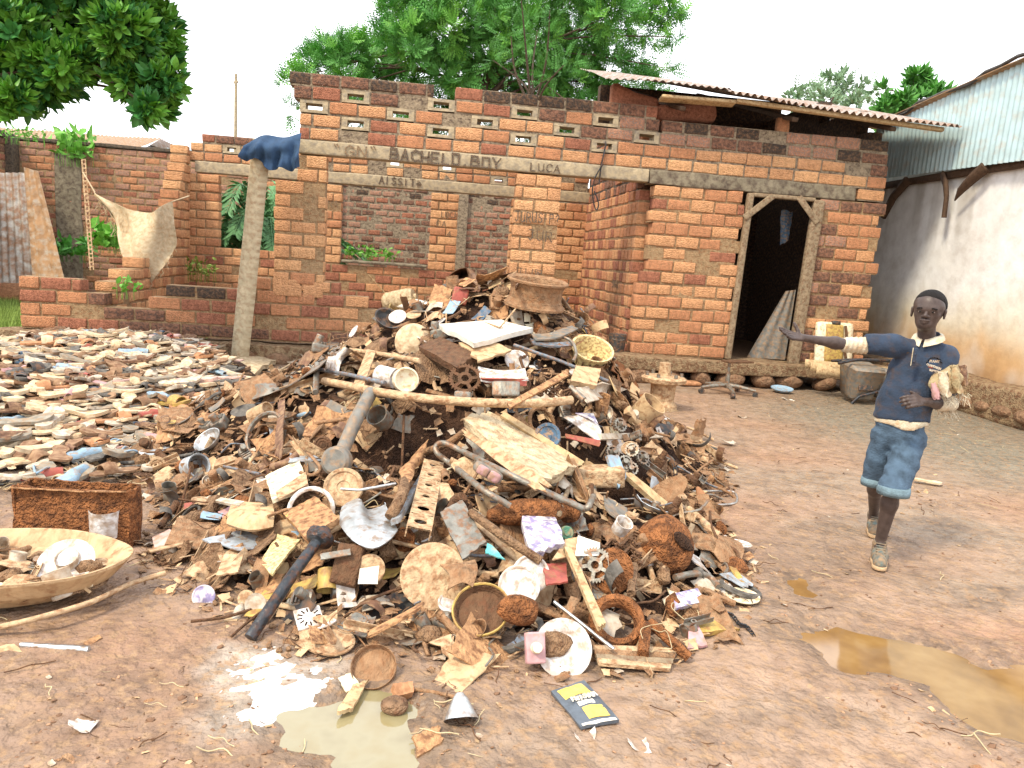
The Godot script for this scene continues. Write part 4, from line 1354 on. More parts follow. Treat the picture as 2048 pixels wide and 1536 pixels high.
func plants() -> void:
	# near tree, glossy leaves in rosettes
	var cl := spots([20, 60, 75, 90, 130, 60, 180, 50, 70, 150, 120, 42, 200, 100, 45, 30, 190, 34, 100, 175, 36, 130, 155, 36, 55, 200, 26, 175, 118, 30, 235, 60, 60, 20, 120, 60, 245, 150, 34, 290, 215, 24, 250, 60, 70, 300, 40, 50, 310, 110, 50, 330, 160, 35, 300, 190, 42, 322, 222, 22, 270, 160, 45, 240, 110, 45, 60, 130, 60, 120, 130, 45, 30, 170, 42, 80, 175, 35, 5, 210, 26, 150, 110, 40, -60, 100, 80, -40, 0, 90, 60, -50, 90, 180, -60, 90, 280, -50, 70, -100, 180, 60, 200, 80, 50], 8.2, 0.5)
	tree("broadleaf_tree", "near tree with dense glossy dark green leaves hanging in at top left", V(-8.2, 0, -7.5), cl, ["leaf_dark", "leaf_gloss", "leaf_gloss"], [rosette(0.15, 0.066, 9, 1), rosette(0.14, 0.07, 8, 2), rosette(0.16, 0.06, 10, 3)], 1000.0, 0.16, 0.55)
	# feathery tree right behind the house
	cl = spots([640, 135, 45, 700, 120, 52, 602, 158, 22, 578, 216, 14, 575, 165, 15, 655, 100, 30, 760, 110, 60, 800, 165, 45, 830, 85, 60, 830, 30, 55, 790, 10, 30, 900, 65, 70, 900, 155, 45, 960, 115, 60, 1000, 40, 70, 1010, 170, 40, 1075, 65, 66, 1085, 150, 55, 1150, 160, 50, 1160, 70, 60, 1220, 110, 50, 1225, 30, 55, 1290, 60, 34, 1330, 20, 32, 1350, 74, 16, 1285, 165, 34, 1315, 188, 20, 1205, 195, 40, 1330, 135, 14, 720, 225, 40, 800, 225, 45, 880, 235, 50, 960, 230, 55, 1050, 235, 55, 1130, 240, 50, 1200, 250, 45, 860, -60, 80, 1000, -60, 90, 1150, -50, 80, 1280, -40, 50, 700, 175, 35], 21.0, 1.6)
	tree("feathery_tree", "large bright green feathery tree rising behind the brick house", hf(1.0, 0, -11.0), cl, ["leaf_mid", "leaf_mid", "leaf_fresh"], [tuft(0.36, 7, 7, 1, 0.42, 0.3), tuft(0.42, 8, 7, 2, 0.4, 0.28), tuft(0.34, 7, 7, 3, 0.42, 0.3)], 130.0, 0.22, 0.5)
	cl = spots([1592, 190, 22, 1620, 185, 20, 1655, 172, 26, 1685, 160, 24, 1700, 185, 26, 1740, 185, 20, 1650, 205, 34, 1600, 215, 20, 1710, 215, 30, 1660, 150, 12, 1725, 168, 10], 34.0, 1.5)
	tree("sparse_tree", "sparse grey-green tree far behind the roofed room", far(1660, 420, 34.0) * V(1, 0, 1), cl, "leaf_grey", [spray(0.5, 5, 5, 0.5, 0.3), rosette(0.3, 0.14, 6, 8)], 90.0, 0.2, 0.6)
	cl = spots([1835, 160, 24, 1845, 190, 34, 1800, 205, 28, 1772, 212, 20, 1870, 190, 22, 1890, 190, 12, 1790, 235, 30, 1765, 180, 10, 1825, 225, 40], 19.0, 0.6)
	tree("leafy_tree", "small dense green tree between the roofed room and zinc gable", far(1830, 500, 19.0) * V(1, 0, 1), cl, "leaf_mid", [rosette(0.22, 0.09, 8, 5), rosette(0.25, 0.08, 7, 6)], 260.0, 0.12, 0.7)
	# sapling rooted on top of the front wall
	var o := base("wall_sapling", "thin bare-stemmed sapling sprouting from the top of the front wall", "plant", hf(1.4, 3.55, -0.12))
	var st := tool(true)
	var ends := [[1022, 70], [1042, -10], [1075, 60], [1100, 20], [1128, 130], [1110, 150], [985, 120]]
	var cls := []
	for e in ends:
		var tip := far(e[0], e[1], 10.4 + rf(-0.5, 0.5)) - o.position
		tube(st, curve([V(rf(-0.03, 0.03), -0.05, 0), tip * 0.45 + V(rf(-0.12, 0.12), 0.02, 0), tip], 4), [0.02, 0.019, 0.018, 0.016, 0.014, 0.012, 0.01, 0.008, 0.005], 5)
		cls.append([tip, 0.22])
		cls.append([tip * 0.7 + V(0, 0.05, 0), 0.14])
	part("stem", done(st), "bark", o)
	scatter_crown(o, "crown", [spray(0.16, 7, 4), spray(0.2, 8, 5)], "leaf_mid", cls, 500.0, 1.0, 0.5, 0.35, "stuff")
	palm()
	# weeds and grass
	weed("window_weeds", "green leafy weeds growing over the inner window sill", far(740, 522, 15.2), 0.55, 60, "leaf_fresh", 0.5, 0.12)
	weed("climbing_weed", "fresh green broad-leaved weed behind the sacking", far(213, 500, 13.2), 0.3, 40, "leaf_fresh", 1.2, 0.3)
	weed("low_weed", "small pale green weed growing in the dip of the ruined wall", hf(-3.75, 0.72, -0.25), 0.2, 12, "leaf_fresh", 1.2, 0.12)
	weed("wall_foot_weed", "small weeds by the stones at the foot of the concrete post", gnd(425, 705), 0.22, 16, "leaf_fresh", 0.7, 0.15)
	weed("wall_foot_weed", "tiny weed at the wall foot left of the tyre", gnd(38, 690), 0.2, 14, "leaf_fresh", 0.7, 0.15)
	weed("dark_weed", "dark green weeds at the base of the compound wall", far(150, 520, 15.0), 0.45, 60, "leaf_mid", 0.9, 0.2)
	weed("wall_top_plant", "maize-like green plants growing behind the boundary wall corner", far(150, 330, 17.5), 0.5, 50, "leaf_fresh", 1.3, 0.3)
	weed("wall_top_creeper", "low orange and green creeper on top of the boundary wall", far(45, 285, 16.0), 0.5, 50, "leaf_fresh", 0.6, 0.1)
	weed("corner_grass", "dry grass tuft in the inner corner of the ruined room", hf(-3.6, 0.85, -3.2), 0.25, 40, "grass_green", 1.4, 0.1)
	# lawn beyond the left end of the ruin
	var blade := tool(false)
	for k in 5:
		var a := k * 1.3
		var d := V(cos(a), 0, sin(a))
		tri(blade, d * 0.02 + V(-0.008, 0, 0), d * 0.07 + V(0, 0.14, 0), d * 0.02 + V(0.008, 0, 0))
	var mm := MultiMesh.new()
	mm.transform_format = MultiMesh.TRANSFORM_3D
	mm.mesh = done(blade)
	mm.instance_count = 9000
	for k in 9000:
		var p := V(rf(-12.5, -5.9), 0, rf(-19.0, -9.2))
		if p.x > -6.6 and p.z > -10.6:
			p.x -= 2.0
		p.y = gh(p.x, p.z) - 0.01
		mm.set_instance_transform(k, Transform3D(Basis(Vector3.UP, rf(0, TAU)).scaled(Vector3.ONE * rf(0.6, 1.4)), p))
	var mi := MultiMeshInstance3D.new()
	mi.name = "grass"
	mi.multimesh = mm
	mi.material_override = M["grass_green"]
	add_child(mi)
	mi.set_meta("kind", "stuff")
	tag(mi, "patch of bright grass beyond the left end of the ruin", "grass")

func weed(called: String, label: String, p: Vector3, r: float, n: int, m: String, tall: float, leaf: float) -> void:
	var o := base(called, label, "plant", p)
	var st := tool(true)
	for k in n:
		var a := rf(0, TAU)
		var rr := r * sqrt(rf())
		var s := V(cos(a) * rr, 0, sin(a) * rr * 0.5)
		var h := r * tall * rf(0.3, 1.0)
		var tip := s + V(rf(-0.1, 0.1) * r, h, rf(-0.1, 0.1) * r)
		leaf_into(st, facing(tip, V(rf(-0.8, 0.8), rf(0.0, 0.7), rf(-0.8, 0.8)).normalized(), rf(0, TAU)), leaf * rf(0.6, 1.1), leaf * 0.5 * rf(0.6, 1.1), 0.2, 0.4)
		leaf_into(st, facing(s.lerp(tip, 0.6), V(rf(-0.8, 0.8), rf(0.0, 0.5), rf(-0.8, 0.8)).normalized(), rf(0, TAU)), leaf * rf(0.5, 0.9), leaf * 0.45, 0.2, 0.4)
		if k % 2 == 0:
			tube(st, [s + V(0, -0.05, 0), s.lerp(tip, 0.5), tip], 0.004, 3, false)
	part("foliage", done(st), m, o)

func palm() -> void:
	var p := hf(-3.0, 0.1, -5.4)
	var o := base("palm", "young feather palm growing behind the left window opening", "palm", p)
	var st := tool(true)
	tube(st, [Vector3.ZERO, V(0.02, 0.5, 0), V(0, 1.0, 0)], [0.18, 0.16, 0.1], 8)
	part("trunk", done(st), "bark", o)
	for k in 64:
		var a := TAU * k / 22.0 * 3.2 + 0.3
		var l := rf(0.7, 2.1)
		var rise := rf(0.5, 1.6) if l < 1.5 else rf(0.3, 1.2)
		var dir := V(cos(a), 0, sin(a) * 0.8)
		var path := curve([V(0, 0.7, 0), V(0, 0.7, 0) + dir * l * 0.25 + V(0, rise * 0.9, 0), dir * l * 0.65 + V(0, 0.8 + rise * 1.15, 0), dir * l + V(0, 0.6 + rise * 0.9, 0)], 8)
		st = tool(false)
		tube(st, path, 0.012, 4, false)
		st.set_smooth_group(-1)
		for i in range(3, path.size() - 1):
			var d: Vector3 = (path[i + 1] - path[i - 1]).normalized()
			var side := d.cross(Vector3.UP).normalized()
			for s in [-1.0, 1.0]:
				for half in [0.0, 0.5]:
					var q: Vector3 = path[i].lerp(path[i + 1], half)
					var e: Vector3 = (side * s + d * 0.75 + V(0, rf(-0.1, 0.35), 0)).normalized() * rf(0.3, 0.46) * (1.0 - 0.5 * float(i) / path.size())
					var w := d * 0.028
					quad(st, q - w, q + e * 0.5 - w * 1.2 + V(0, 0.01, 0), q + e + V(0, -0.04, 0), q + e * 0.5 + w * 1.2)
		part("frond", done(st), "leaf_palm", o)
# ---------------------------------------------------------------- the heap of scrap
const REACH := [[0.0, 1.45], [30.0, 1.4], [47.0, 1.5], [63.0, 2.3], [73.0, 2.8], [83.0, 3.1], [92.0, 3.28], [100.0, 3.1], [107.0, 2.95], [114.0, 2.9], [133.0, 2.25], [150.0, 2.35], [165.0, 2.85], [180.0, 3.1], [225.0, 2.4], [270.0, 2.2], [315.0, 1.8], [360.0, 1.45]]
const TOP := Vector2(-0.05, -5.8)

func heap(x: float, z: float) -> float:
	var d := Vector2(x, z) - TOP
	d.x = d.x * 0.35 if absf(d.x) < 0.55 else d.x - 0.3575 * signf(d.x)
	var a := fposmod(rad_to_deg(atan2(d.y, d.x)), 360.0)
	var reach := 2.2
	for k in REACH.size() - 1:
		if a <= REACH[k + 1][0]:
			reach = lerpf(REACH[k][1], REACH[k + 1][1], (a - REACH[k][0]) / (REACH[k + 1][0] - REACH[k][0]))
			break
	var r := d.length() / reach
	if r >= 1.0:
		return 0.0
	var h := 1.38 * pow(1.0 - r, 1.6)
	# hollows under the overhanging pieces
	h -= 0.42 * exp(-Vector2((x + 0.5) / 0.34, (z + 4.35) / 0.22).length_squared())
	h -= 0.34 * exp(-Vector2((x - 0.55) / 0.4, (z + 4.3) / 0.2).length_squared())
	h += 0.06 * nz.get_noise_2d(x * 55.0, z * 55.0) * minf(1.0, (1.0 - r) * 4.0)
	return maxf(0.0, h)

func floor_at(x: float, z: float) -> float:
	return maxf(gh(x, z), heap(x, z))

# where the sight line through a photo point meets heap or ground, moved back towards the eye by lift
func hit(px: float, py: float, lift := 0.0) -> Vector3:
	var d := ray(px, py)
	var t := 1.5
	while t < 14.0:
		var p := EYE + d * t
		if p.y < 1.6 and p.y < maxf(heap(p.x, p.z), 0.0) + 0.005:
			break
		t += 0.02 if p.y < 1.5 else 0.05
	return EYE + d * (t - lift)

func H(a: Array) -> Vector3:
	return hit(a[0], a[1], a[2] if a.size() > 2 else 0.05)

func px2m(p: Vector3, px: float) -> float:
	return px * (-(view.inverse() * (p - EYE)).z) / FOCAL

func slope_normal(x: float, z: float) -> Vector3:
	var e := 0.08
	return V(floor_at(x - e, z) - floor_at(x + e, z), 2.0 * e, floor_at(x, z - e) - floor_at(x, z + e)).normalized()

# --- builders for single pieces
func bar(called: String, label: String, category: String, m: String, pts: Array, r: float, smooth := true, seg := 8) -> Node3D:
	var w := []
	for q in pts:
		w.append(H(q))
	org = w[0]
	var st := tool(true)
	tube(st, curve(w, 6) if smooth and w.size() > 2 else w, r, seg)
	org = Vector3.ZERO
	return solo(called, done(st), m, label, category, at(w[0]))

func pane(called: String, label: String, category: String, m: String, c: Array, thick := 0.004, crumple := 0.01, ragged := 0.06, sag := 0.0, n := 8) -> MeshInstance3D:
	var w := []
	var mid := Vector3.ZERO
	for q in c:
		w.append(H(q))
		mid += w[-1] * 0.25
	for k in 4:
		w[k] -= mid
	var st := tool(true)
	sheet(st, four(w, n, n - 2, crumple, ragged, sag, float(used.size())), thick)
	return solo(called, done(st), m, label, category, at(mid))

func turned(called: String, label: String, category: String, m: String, px: float, py: float, lift: float, n: Vector3, rpx: float, prof: Array, dent := 0.06, seg := 28, squash := 1.0) -> MeshInstance3D:
	var p := hit(px, py, lift)
	var r := px2m(p, rpx)
	var pr := []
	for q in prof:
		pr.append(Vector2(q[0], q[1]) * r)
	var st := tool(true)
	lathe(st, facing(Vector3.ZERO, n.normalized()), pr, seg, dent, used.size(), true, squash)
	return solo(called, done(st), m, label, category, at(p))

func block(called: String, label: String, category: String, m: String, px: float, py: float, lift: float, s: Vector3, e: Vector3, r := 0.008, amp := 0.004) -> MeshInstance3D:
	return solo(called, lump_box(s, r, amp, 4, 3, 4, used.size(), 8.0), m, label, category, Transform3D(Basis.from_euler(e), hit(px, py, lift)))

func clod(called: String, label: String, category: String, m: String, px: float, py: float, lift: float, s: Vector3, e: Vector3, amp := 0.2) -> MeshInstance3D:
	var st := tool(true)
	blob(st, Transform3D(), s, amp, used.size(), 1.6, 18, 12)
	return solo(called, done(st), m, label, category, Transform3D(Basis.from_euler(e), hit(px, py, lift)))

const LID := [[0.0, 0.0], [0.8, 0.01], [0.86, 0.05], [0.93, 0.06], [1.0, 0.03], [1.0, -0.05], [0.95, -0.06], [0.0, -0.04]]
const PAN := [[0.0, 0.03], [0.93, 0.03], [0.97, 0.36], [1.0, 0.38], [1.0, -0.02], [0.0, -0.02]]
const BOWL := [[0.0, 0.04], [0.5, 0.07], [0.82, 0.3], [0.95, 0.62], [1.06, 0.66], [1.06, 0.62], [0.98, 0.55], [0.84, 0.22], [0.5, 0.0], [0.0, -0.02]]
const DISC := [[0.0, 0.02], [0.97, 0.02], [1.0, 0.0], [0.97, -0.02], [0.0, -0.02]]
const CUP := [[0.0, 0.12], [0.8, 0.12], [0.9, 1.5], [1.02, 1.56], [1.04, 1.5], [0.98, 1.4], [0.9, 0.0], [0.0, 0.0]]
const CAN := [[0.0, 0.06], [0.94, 0.04], [0.97, 2.2], [1.02, 2.24], [1.03, 2.18], [1.0, 2.1], [1.0, 0.04], [0.96, 0.0], [0.0, 0.02]]
const SHORT := [[0.0, 0.06], [0.92, 0.04], [0.95, 1.0], [1.02, 1.04], [1.03, 0.98], [1.0, 0.9], [1.0, 0.04], [0.0, 0.0]]
const RIM := [[0.7, 0.0], [0.86, 0.02], [0.84, 0.3], [0.84, 0.62], [0.92, 0.86], [1.02, 0.94], [1.06, 0.9], [1.05, 0.84], [0.96, 0.78], [0.9, 0.6], [0.9, 0.28], [0.98, 0.1], [1.05, 0.06], [1.05, -0.02], [0.9, -0.04], [0.7, -0.02]]
const RING := [[0.8, 0.08], [0.9, 0.14], [1.0, 0.08], [1.02, -0.06], [0.9, -0.12], [0.8, -0.06], [0.8, 0.08]]

# a flat wheel with teeth, spokes and a bored hub
func gear(st: SurfaceTool, t: Transform3D, r: float, teeth: int, h: float, holes := 5) -> void:
	var n := teeth * 4
	var o := []
	for k in n:
		o.append(r * (1.0 if k % 4 < 2 else 0.9))
	for ring in [[o, 0.74], [0.42, 0.22]]:
		for k in n:
			var c := []
			for q in [[0, k], [0, k + 1], [1, k + 1], [1, k]]:
				var a: float = TAU * (q[1] % n) / n
				var rr: float
				if ring[0] is Array:
					rr = ring[0][q[1] % n] if q[0] == 0 else r * 0.74
				else:
					rr = r * (ring[0] if q[0] == 0 else ring[1])
				c.append(V(cos(a) * rr, 0, sin(a) * rr))
			var u := V(0, h * 0.5, 0)
			st.set_smooth_group(-1)
			quad(st, t * (c[0] + u), t * (c[1] + u), t * (c[2] + u), t * (c[3] + u))
			quad(st, t * (c[3] - u), t * (c[2] - u), t * (c[1] - u), t * (c[0] - u))
			quad(st, t * (c[0] - u), t * (c[1] - u), t * (c[1] + u), t * (c[0] + u))
			quad(st, t * (c[3] + u), t * (c[2] + u), t * (c[2] - u), t * (c[3] - u))
	for k in holes:
		var a := TAU * k / holes
		bx(st, t * Transform3D(Basis(Vector3.UP, -a), V(cos(a) * r * 0.58, 0, sin(a) * r * 0.58)), V(r * 0.36, h * 0.9, r * 0.2))

func chain_into(st: SurfaceTool, path: Array, link: float) -> void:
	for k in path.size() - 1:
		var t := along(path[k], path[k + 1], 0.4)
		var l: float = path[k].distance_to(path[k + 1])
		for s in [-1, 1]:
			lump_into(st, t * at(V(s * link * (0.35 if k % 2 else 0.25), 0, 0)), V(link * 0.14, l * 1.25, link * 0.55), link * 0.06, 0.0, 1, 3, 3, 1)
		tube(st, [t * V(-link * 0.4, -l * 0.5, 0), t * V(link * 0.4, -l * 0.5, 0)], link * 0.2, 6)

func strip_curl(st: SurfaceTool, t: Transform3D, l: float, w: float, turn: float, thick: float, sd: int) -> void:
	var g := []
	var p := Vector3.ZERO
	var a := 0.0
	var n := 14
	for i in n + 1:
		var row := []
		for j in 4:
			row.append(t * (p + V((j / 3.0 - 0.5) * w, 0.0, 0.0) + V(0, 0.02 * nz.get_noise_2d(i * 30.0, j * 60.0 + sd * 90.0), 0)))
		g.append(row)
		a += turn / n * (1.0 + 0.8 * nz.get_noise_2d(i * 20.0, sd * 50.0))
		p += V(0, sin(a), cos(a)) * l / n
	sheet(st, g, thick)

# ---------------------------------------------------------------- loose filling of the heap
func heap_base() -> void:
	var st := tool(true)
	var step := 0.06
	var n := int(7.4 / step)
	var m := int(6.4 / step)
	var g := []
	for i in n:
		var row := []
		for j in m:
			var x := -3.8 + i * step
			var z := -8.4 + j * step
			var h := heap(x, z)
			row.append(V(x, (h - 0.06 + 0.05 * nz.get_noise_2d(x * 300.0, z * 300.0)) if h > 0.0 else -0.1, z))
		g.append(row)
	for i in n - 1:
		for j in m - 1:
			if maxf(g[i][j].y, g[i + 1][j + 1].y) > -0.09:
				quad(st, g[i][j], g[i][j + 1], g[i + 1][j + 1], g[i + 1][j])
	tag(setting("scrap_rubble", done(st), "core", Transform3D(), "stuff"), "earth, rust flakes and rubble coloured dark for the shade in the scrap heap gaps", "rubble")

func junk_mesh(kind: String, k: int) -> ArrayMesh:
	var st := tool(true)
	var r := RandomNumberGenerator.new()
	r.seed = k * 77 + kind.hash() % 1000
	match kind:
		"plate":
			var w := r.randf_range(0.5, 1.0)
			var c := [V(-0.5, 0, -0.5 * w), V(0.5, 0, -0.5 * w), V(r.randf_range(0.25, 0.5), 0, 0.5 * w), V(-r.randf_range(0.3, 0.5), 0, 0.5 * w)]
			sheet(st, four(c, 5, 4, r.randf_range(0.03, 0.12), 0.16, r.randf_range(-0.12, 0.2), k, 30.0), 0.02)
		"panel":
			var c := [V(-0.5, 0, -0.3), V(0.5, 0, -0.3), V(0.5, 0, 0.3), V(-0.5, 0, 0.3)]
			sheet(st, four(c, 4, 3, 0.03, 0.05, 0.05, k, 30.0), 0.03)
		"rod":
			var p := []
			for i in 5:
				p.append(V(-0.5 + i * 0.25, r.randf_range(-0.05, 0.05), r.randf_range(-0.07, 0.07)))
			tube(st, curve(p, 3), 0.016, 5)
		"pipe":
			lathe(st, Transform3D(Basis(Vector3.BACK, PI / 2), V(0.5, 0, 0)), [Vector2(0.075, 0.0), Vector2(0.1, 0), Vector2(0.1, 0.9), Vector2(0.115, 0.92), Vector2(0.115, 1), Vector2(0.075, 1), Vector2(0.075, 0.0)], 10, 0.1, k)
		"tin":
			lathe(st, Transform3D(Basis.from_scale(V(1, 1, r.randf_range(0.5, 1.0))), V(0, -0.4, 0)), [Vector2(0, 0.04), Vector2(0.33, 0.03), Vector2(0.34, 0.8), Vector2(0.36, 0.82), Vector2(0.36, 0.78), Vector2(0.35, 0.0), Vector2(0, 0)], 14, 0.22, k)
		"lid":
			var p := []
			for q in LID:
				p.append(Vector2(q[0], q[1]) * 0.5)
			lathe(st, Transform3D(), p, 18, 0.1, k)
		"ring":
			var p := []
			for q in RING:
				p.append(Vector2(q[0], q[1]) * 0.5)
			lathe(st, Transform3D(), p, 18, 0.12, k)
		"angle":
			bx(st, at(V(0, 0, 0.05)), V(1.0, 0.012, 0.1), 0.004)
			bx(st, at(V(0, 0.05, 0.004)), V(1.0, 0.1, 0.012), 0.004)
		"channel":
			bx(st, at(V(0, 0, 0)), V(0.9, 0.02, 0.22), 0.01)
			bx(st, at(V(0, 0.06, 0.11)), V(0.9, 0.12, 0.02), 0.01)
			bx(st, at(V(0, 0.06, -0.11)), V(0.8, 0.12, 0.02), 0.01)
			lathe(st, at(V(0.2, 0.01, 0)), [Vector2(0.05, 0), Vector2(0.09, 0), Vector2(0.09, 0.08), Vector2(0.05, 0.08), Vector2(0.05, 0)], 10)
		"clod":
			blob(st, Transform3D(), V(0.5, 0.36, 0.42), 0.3, k, 1.6, 10, 7)
		"crumb":
			blob(st, Transform3D(), V(0.6, 0.22, 0.4), 0.5, k, 1.4, 6, 4)
		"shard":
			var g := []
			var rad := r.randf_range(0.35, 0.8)
			for i in 7:
				var row := []
				var a := lerpf(-0.9, 0.9, i / 6.0)
				for j in 5:
					row.append(V(sin(a) * rad, cos(a) * rad - rad, (j / 4.0 - 0.5) * (0.7 + 0.5 * nz.get_noise_2d(i * 40.0, k * 50.0))))
				g.append(row)
			sheet(st, g, 0.03)
		"engine":
			lump_into(st, at(V(0, 0, 0)), V(0.6, 0.34, 0.45), 0.05, 0.03, 3, 3, 3, k)
			lathe(st, at(V(0.12, 0.15, 0.02), V(0.1, 0, 0.2)), [Vector2(0.0, 0.3), Vector2(0.12, 0.3), Vector2(0.14, 0.26), Vector2(0.14, 0), Vector2(0.2, -0.02)], 12)
			lathe(st, Transform3D(Basis(Vector3.BACK, PI / 2 + 0.2), V(-0.28, 0, 0.05)), [Vector2(0.0, 0.24), Vector2(0.09, 0.24), Vector2(0.1, 0.1), Vector2(0.16, 0.08), Vector2(0.16, 0)], 12)
			for i in 3:
				bx(st, at(V(-0.18 + 0.1 * i, 0.19, 0)), V(0.04, 0.08, 0.4))
		"slat":
			lump_into(st, Transform3D(), V(1.0, 0.03, 0.11), 0.008, 0.01, 6, 1, 2, k)
		"wire":
			var p := []
			for i in 12:
				var a := i * 0.75 + r.randf() * 0.4
				p.append(V(cos(a) * r.randf_range(0.2, 0.5), 0.02 * i + r.randf_range(-0.1, 0.1), sin(a) * r.randf_range(0.2, 0.5)))
			tube(st, curve(p, 4), 0.012, 4, false)
		"chain":
			var p := []
			for i in 16:
				p.append(V(-0.5 + i / 15.0, 0.05 * sin(i * 0.9 + k), 0.22 * sin(i * 0.5 + k * 2.0)))
			chain_into(st, p, 0.09)
		"curl":
			strip_curl(st, Transform3D(Basis(), V(0, 0, -0.4)), 1.2, r.randf_range(0.25, 0.45), r.randf_range(1.5, 5.0), 0.025, k)
		"gear":
			gear(st, Transform3D(), 0.5, 18, 0.06)
		"bottle":
			lathe(st, Transform3D(Basis(Vector3.BACK, PI / 2), V(0.5, 0, 0)), [Vector2(0, 0), Vector2(0.15, 0.0), Vector2(0.16, 0.04), Vector2(0.16, 0.6), Vector2(0.06, 0.82), Vector2(0.06, 0.98), Vector2(0, 1.0)], 12, 0.16, k)
		"carton":
			lump_into(st, Transform3D(), V(0.7, 0.3, 0.5), 0.02, 0.05, 3, 3, 3, k, 5.0)
	return done(st)

# kind, materials, how many, size from..to, label, category, group
const FILL := [
	["plate", ["rust_brown", "rust_brown", "mud_caked"], 90, 0.1, 0.3, "crumpled plate of brown rusted sheet metal among the scrap", "sheet metal", "crumpled rusty plates in the heap"],
	["plate", ["rust_tan", "rust_brown"], 60, 0.1, 0.26, "bent tan dusty sheet offcut among the scrap", "sheet", "bent tan sheet pieces in the heap"],
	["plate", ["rust_orange"], 40, 0.1, 0.28, "torn orange rusted sheet in the scrap heap", "sheet metal", "orange rusted sheets in the heap"],
	["plate", ["grey_metal", "galvanised"], 40, 0.08, 0.24, "bent grey metal sheet offcut lying in the heap", "sheet metal", "grey sheet offcuts in the heap"],
	["panel", ["white_dusty", "white_enamel"], 44, 0.08, 0.2, "small dusty white panel piece in the heap", "panel", "dusty white panel pieces in the heap"],
	["panel", ["wood_pale", "card_tan"], 30, 0.1, 0.24, "small tan board offcut lying in the heap", "board", "tan board offcuts in the heap"],
	["panel", ["black_plastic", "grey_plastic"], 34, 0.08, 0.22, "dusty dark plastic panel fragment in the heap", "plastic", "dark plastic fragments in the heap"],
	["rod", ["rust_brown", "rust_dark"], 90, 0.2, 0.6, "bent rusty iron rod sticking out of the scrap", "rod", "bent rusty rods in the heap"],
	["rod", ["grey_metal", "pipe_blue"], 30, 0.2, 0.5, "thin grey metal rod lying in the scrap", "rod", "grey rods in the heap"],
	["pipe", ["rust_brown", "rust_tan", "rust_dark"], 54, 0.1, 0.26, "short rusty pipe end in the scrap heap", "pipe", "short rusty pipes in the heap"],
	["tin", ["rust_brown", "rust_orange"], 44, 0.09, 0.15, "crushed rusty tin can in the scrap heap", "tin", "crushed rusty tins in the heap"],
	["tin", ["white_dusty", "grey_metal"], 24, 0.07, 0.13, "small dented pale tin in the scrap heap", "tin", "dented pale tins in the heap"],
	["lid", ["rust_tan", "white_enamel"], 34, 0.08, 0.17, "round rust-specked lid lying in the scrap heap", "lid", "round lids in the heap"],
	["lid", ["rust_dark", "rust_brown"], 24, 0.08, 0.18, "dark rusted round lid in the scrap heap", "lid", "dark rusted lids in the heap"],
	["ring", ["rust_brown", "rubber", "rust_dark"], 34, 0.09, 0.22, "rusty round ring lying in the scrap heap", "ring", "rings in the heap"],
	["angle", ["rust_brown", "rust_tan"], 34, 0.2, 0.5, "length of rusty angle iron in the heap", "angle iron", "angle irons in the heap"],
	["channel", ["rust_brown", "grey_metal", "rust_tan"], 34, 0.1, 0.24, "small pressed metal bracket in the scrap heap", "bracket", "pressed brackets in the heap"],
	["clod", ["rust_flaky", "mud_caked"], 80, 0.05, 0.16, "rough clod of rust and red mud in the heap", "clod", "rust and mud clods in the heap"],
	["shard", ["rust_tan", "card_tan", "leather_brown"], 54, 0.09, 0.22, "curved brown shell fragment in the scrap heap", "fragment", "curved brown fragments in the heap"],
	["shard", ["white_dusty", "cream_plastic"], 30, 0.08, 0.18, "curved dusty white plastic fragment in the heap", "plastic", "curved white fragments in the heap"],
	["engine", ["rust_dark", "grey_metal", "rust_brown"], 50, 0.1, 0.22, "grimy machine part with studs in the heap", "machine part", "machine parts in the heap"],
	["slat", ["rust_tan", "wood_grey", "rust_brown"], 50, 0.16, 0.42, "narrow flat dusty slat lying in the heap", "slat", "flat slats in the heap"],
	["wire", ["rust_dark", "rust_brown", "straw"], 44, 0.1, 0.24, "tangle of thin rusty wire in the heap", "wire", "wire tangles in the heap"],
	["chain", ["rust_dark", "black_iron"], 14, 0.16, 0.34, "short length of dark drive chain in the heap", "chain", "chain lengths in the heap"],
	["curl", ["leather_brown", "rubber", "card_tan"], 54, 0.08, 0.18, "curled strip of brown rubber or leather in the heap", "strip", "curled strips in the heap"],
	["gear", ["rust_dark", "grey_metal", "rust_brown"], 16, 0.08, 0.16, "toothed metal wheel in the scrap heap", "gear", "toothed wheels in the heap"],
	["carton", ["card_tan", "rust_tan", "mud_caked"], 34, 0.08, 0.17, "squashed dusty box-shaped piece in the heap", "box", "squashed boxes in the heap"],
	["bottle", ["blue_light", "green_dusty", "white_dusty"], 12, 0.1, 0.17, "dented dusty plastic bottle in the scrap heap", "bottle", "plastic bottles in the heap"],
	["panel", ["blue_enamel", "blue_light"], 12, 0.07, 0.16, "small dusty blue fragment in the scrap heap", "fragment", "blue fragments in the heap"],
	["panel", ["red_paint", "pink_dusty"], 14, 0.06, 0.14, "small dusty red fragment in the scrap heap", "fragment", "red fragments in the heap"],
	["panel", ["yellow_paint"], 12, 0.07, 0.16, "small dirty yellow fragment in the scrap heap", "fragment", "yellow fragments in the heap"],
]

func words16(word: String, by: Array) -> String:
	var last := ""
	for q in [[0, 1], [0, 2], [1, 2], [0, 3], [1, 3], [2, 3]]:
		var l := "%s near the %s and the %s" % [word, by[q[0]], by[q[1]]]
		if l.split(" ").size() > 16:
			l = "%s near the %s" % [word, by[q[0]]]
		if not said.has(l):
			said[l] = true
			return l
		last = l
	return last

var said := {}

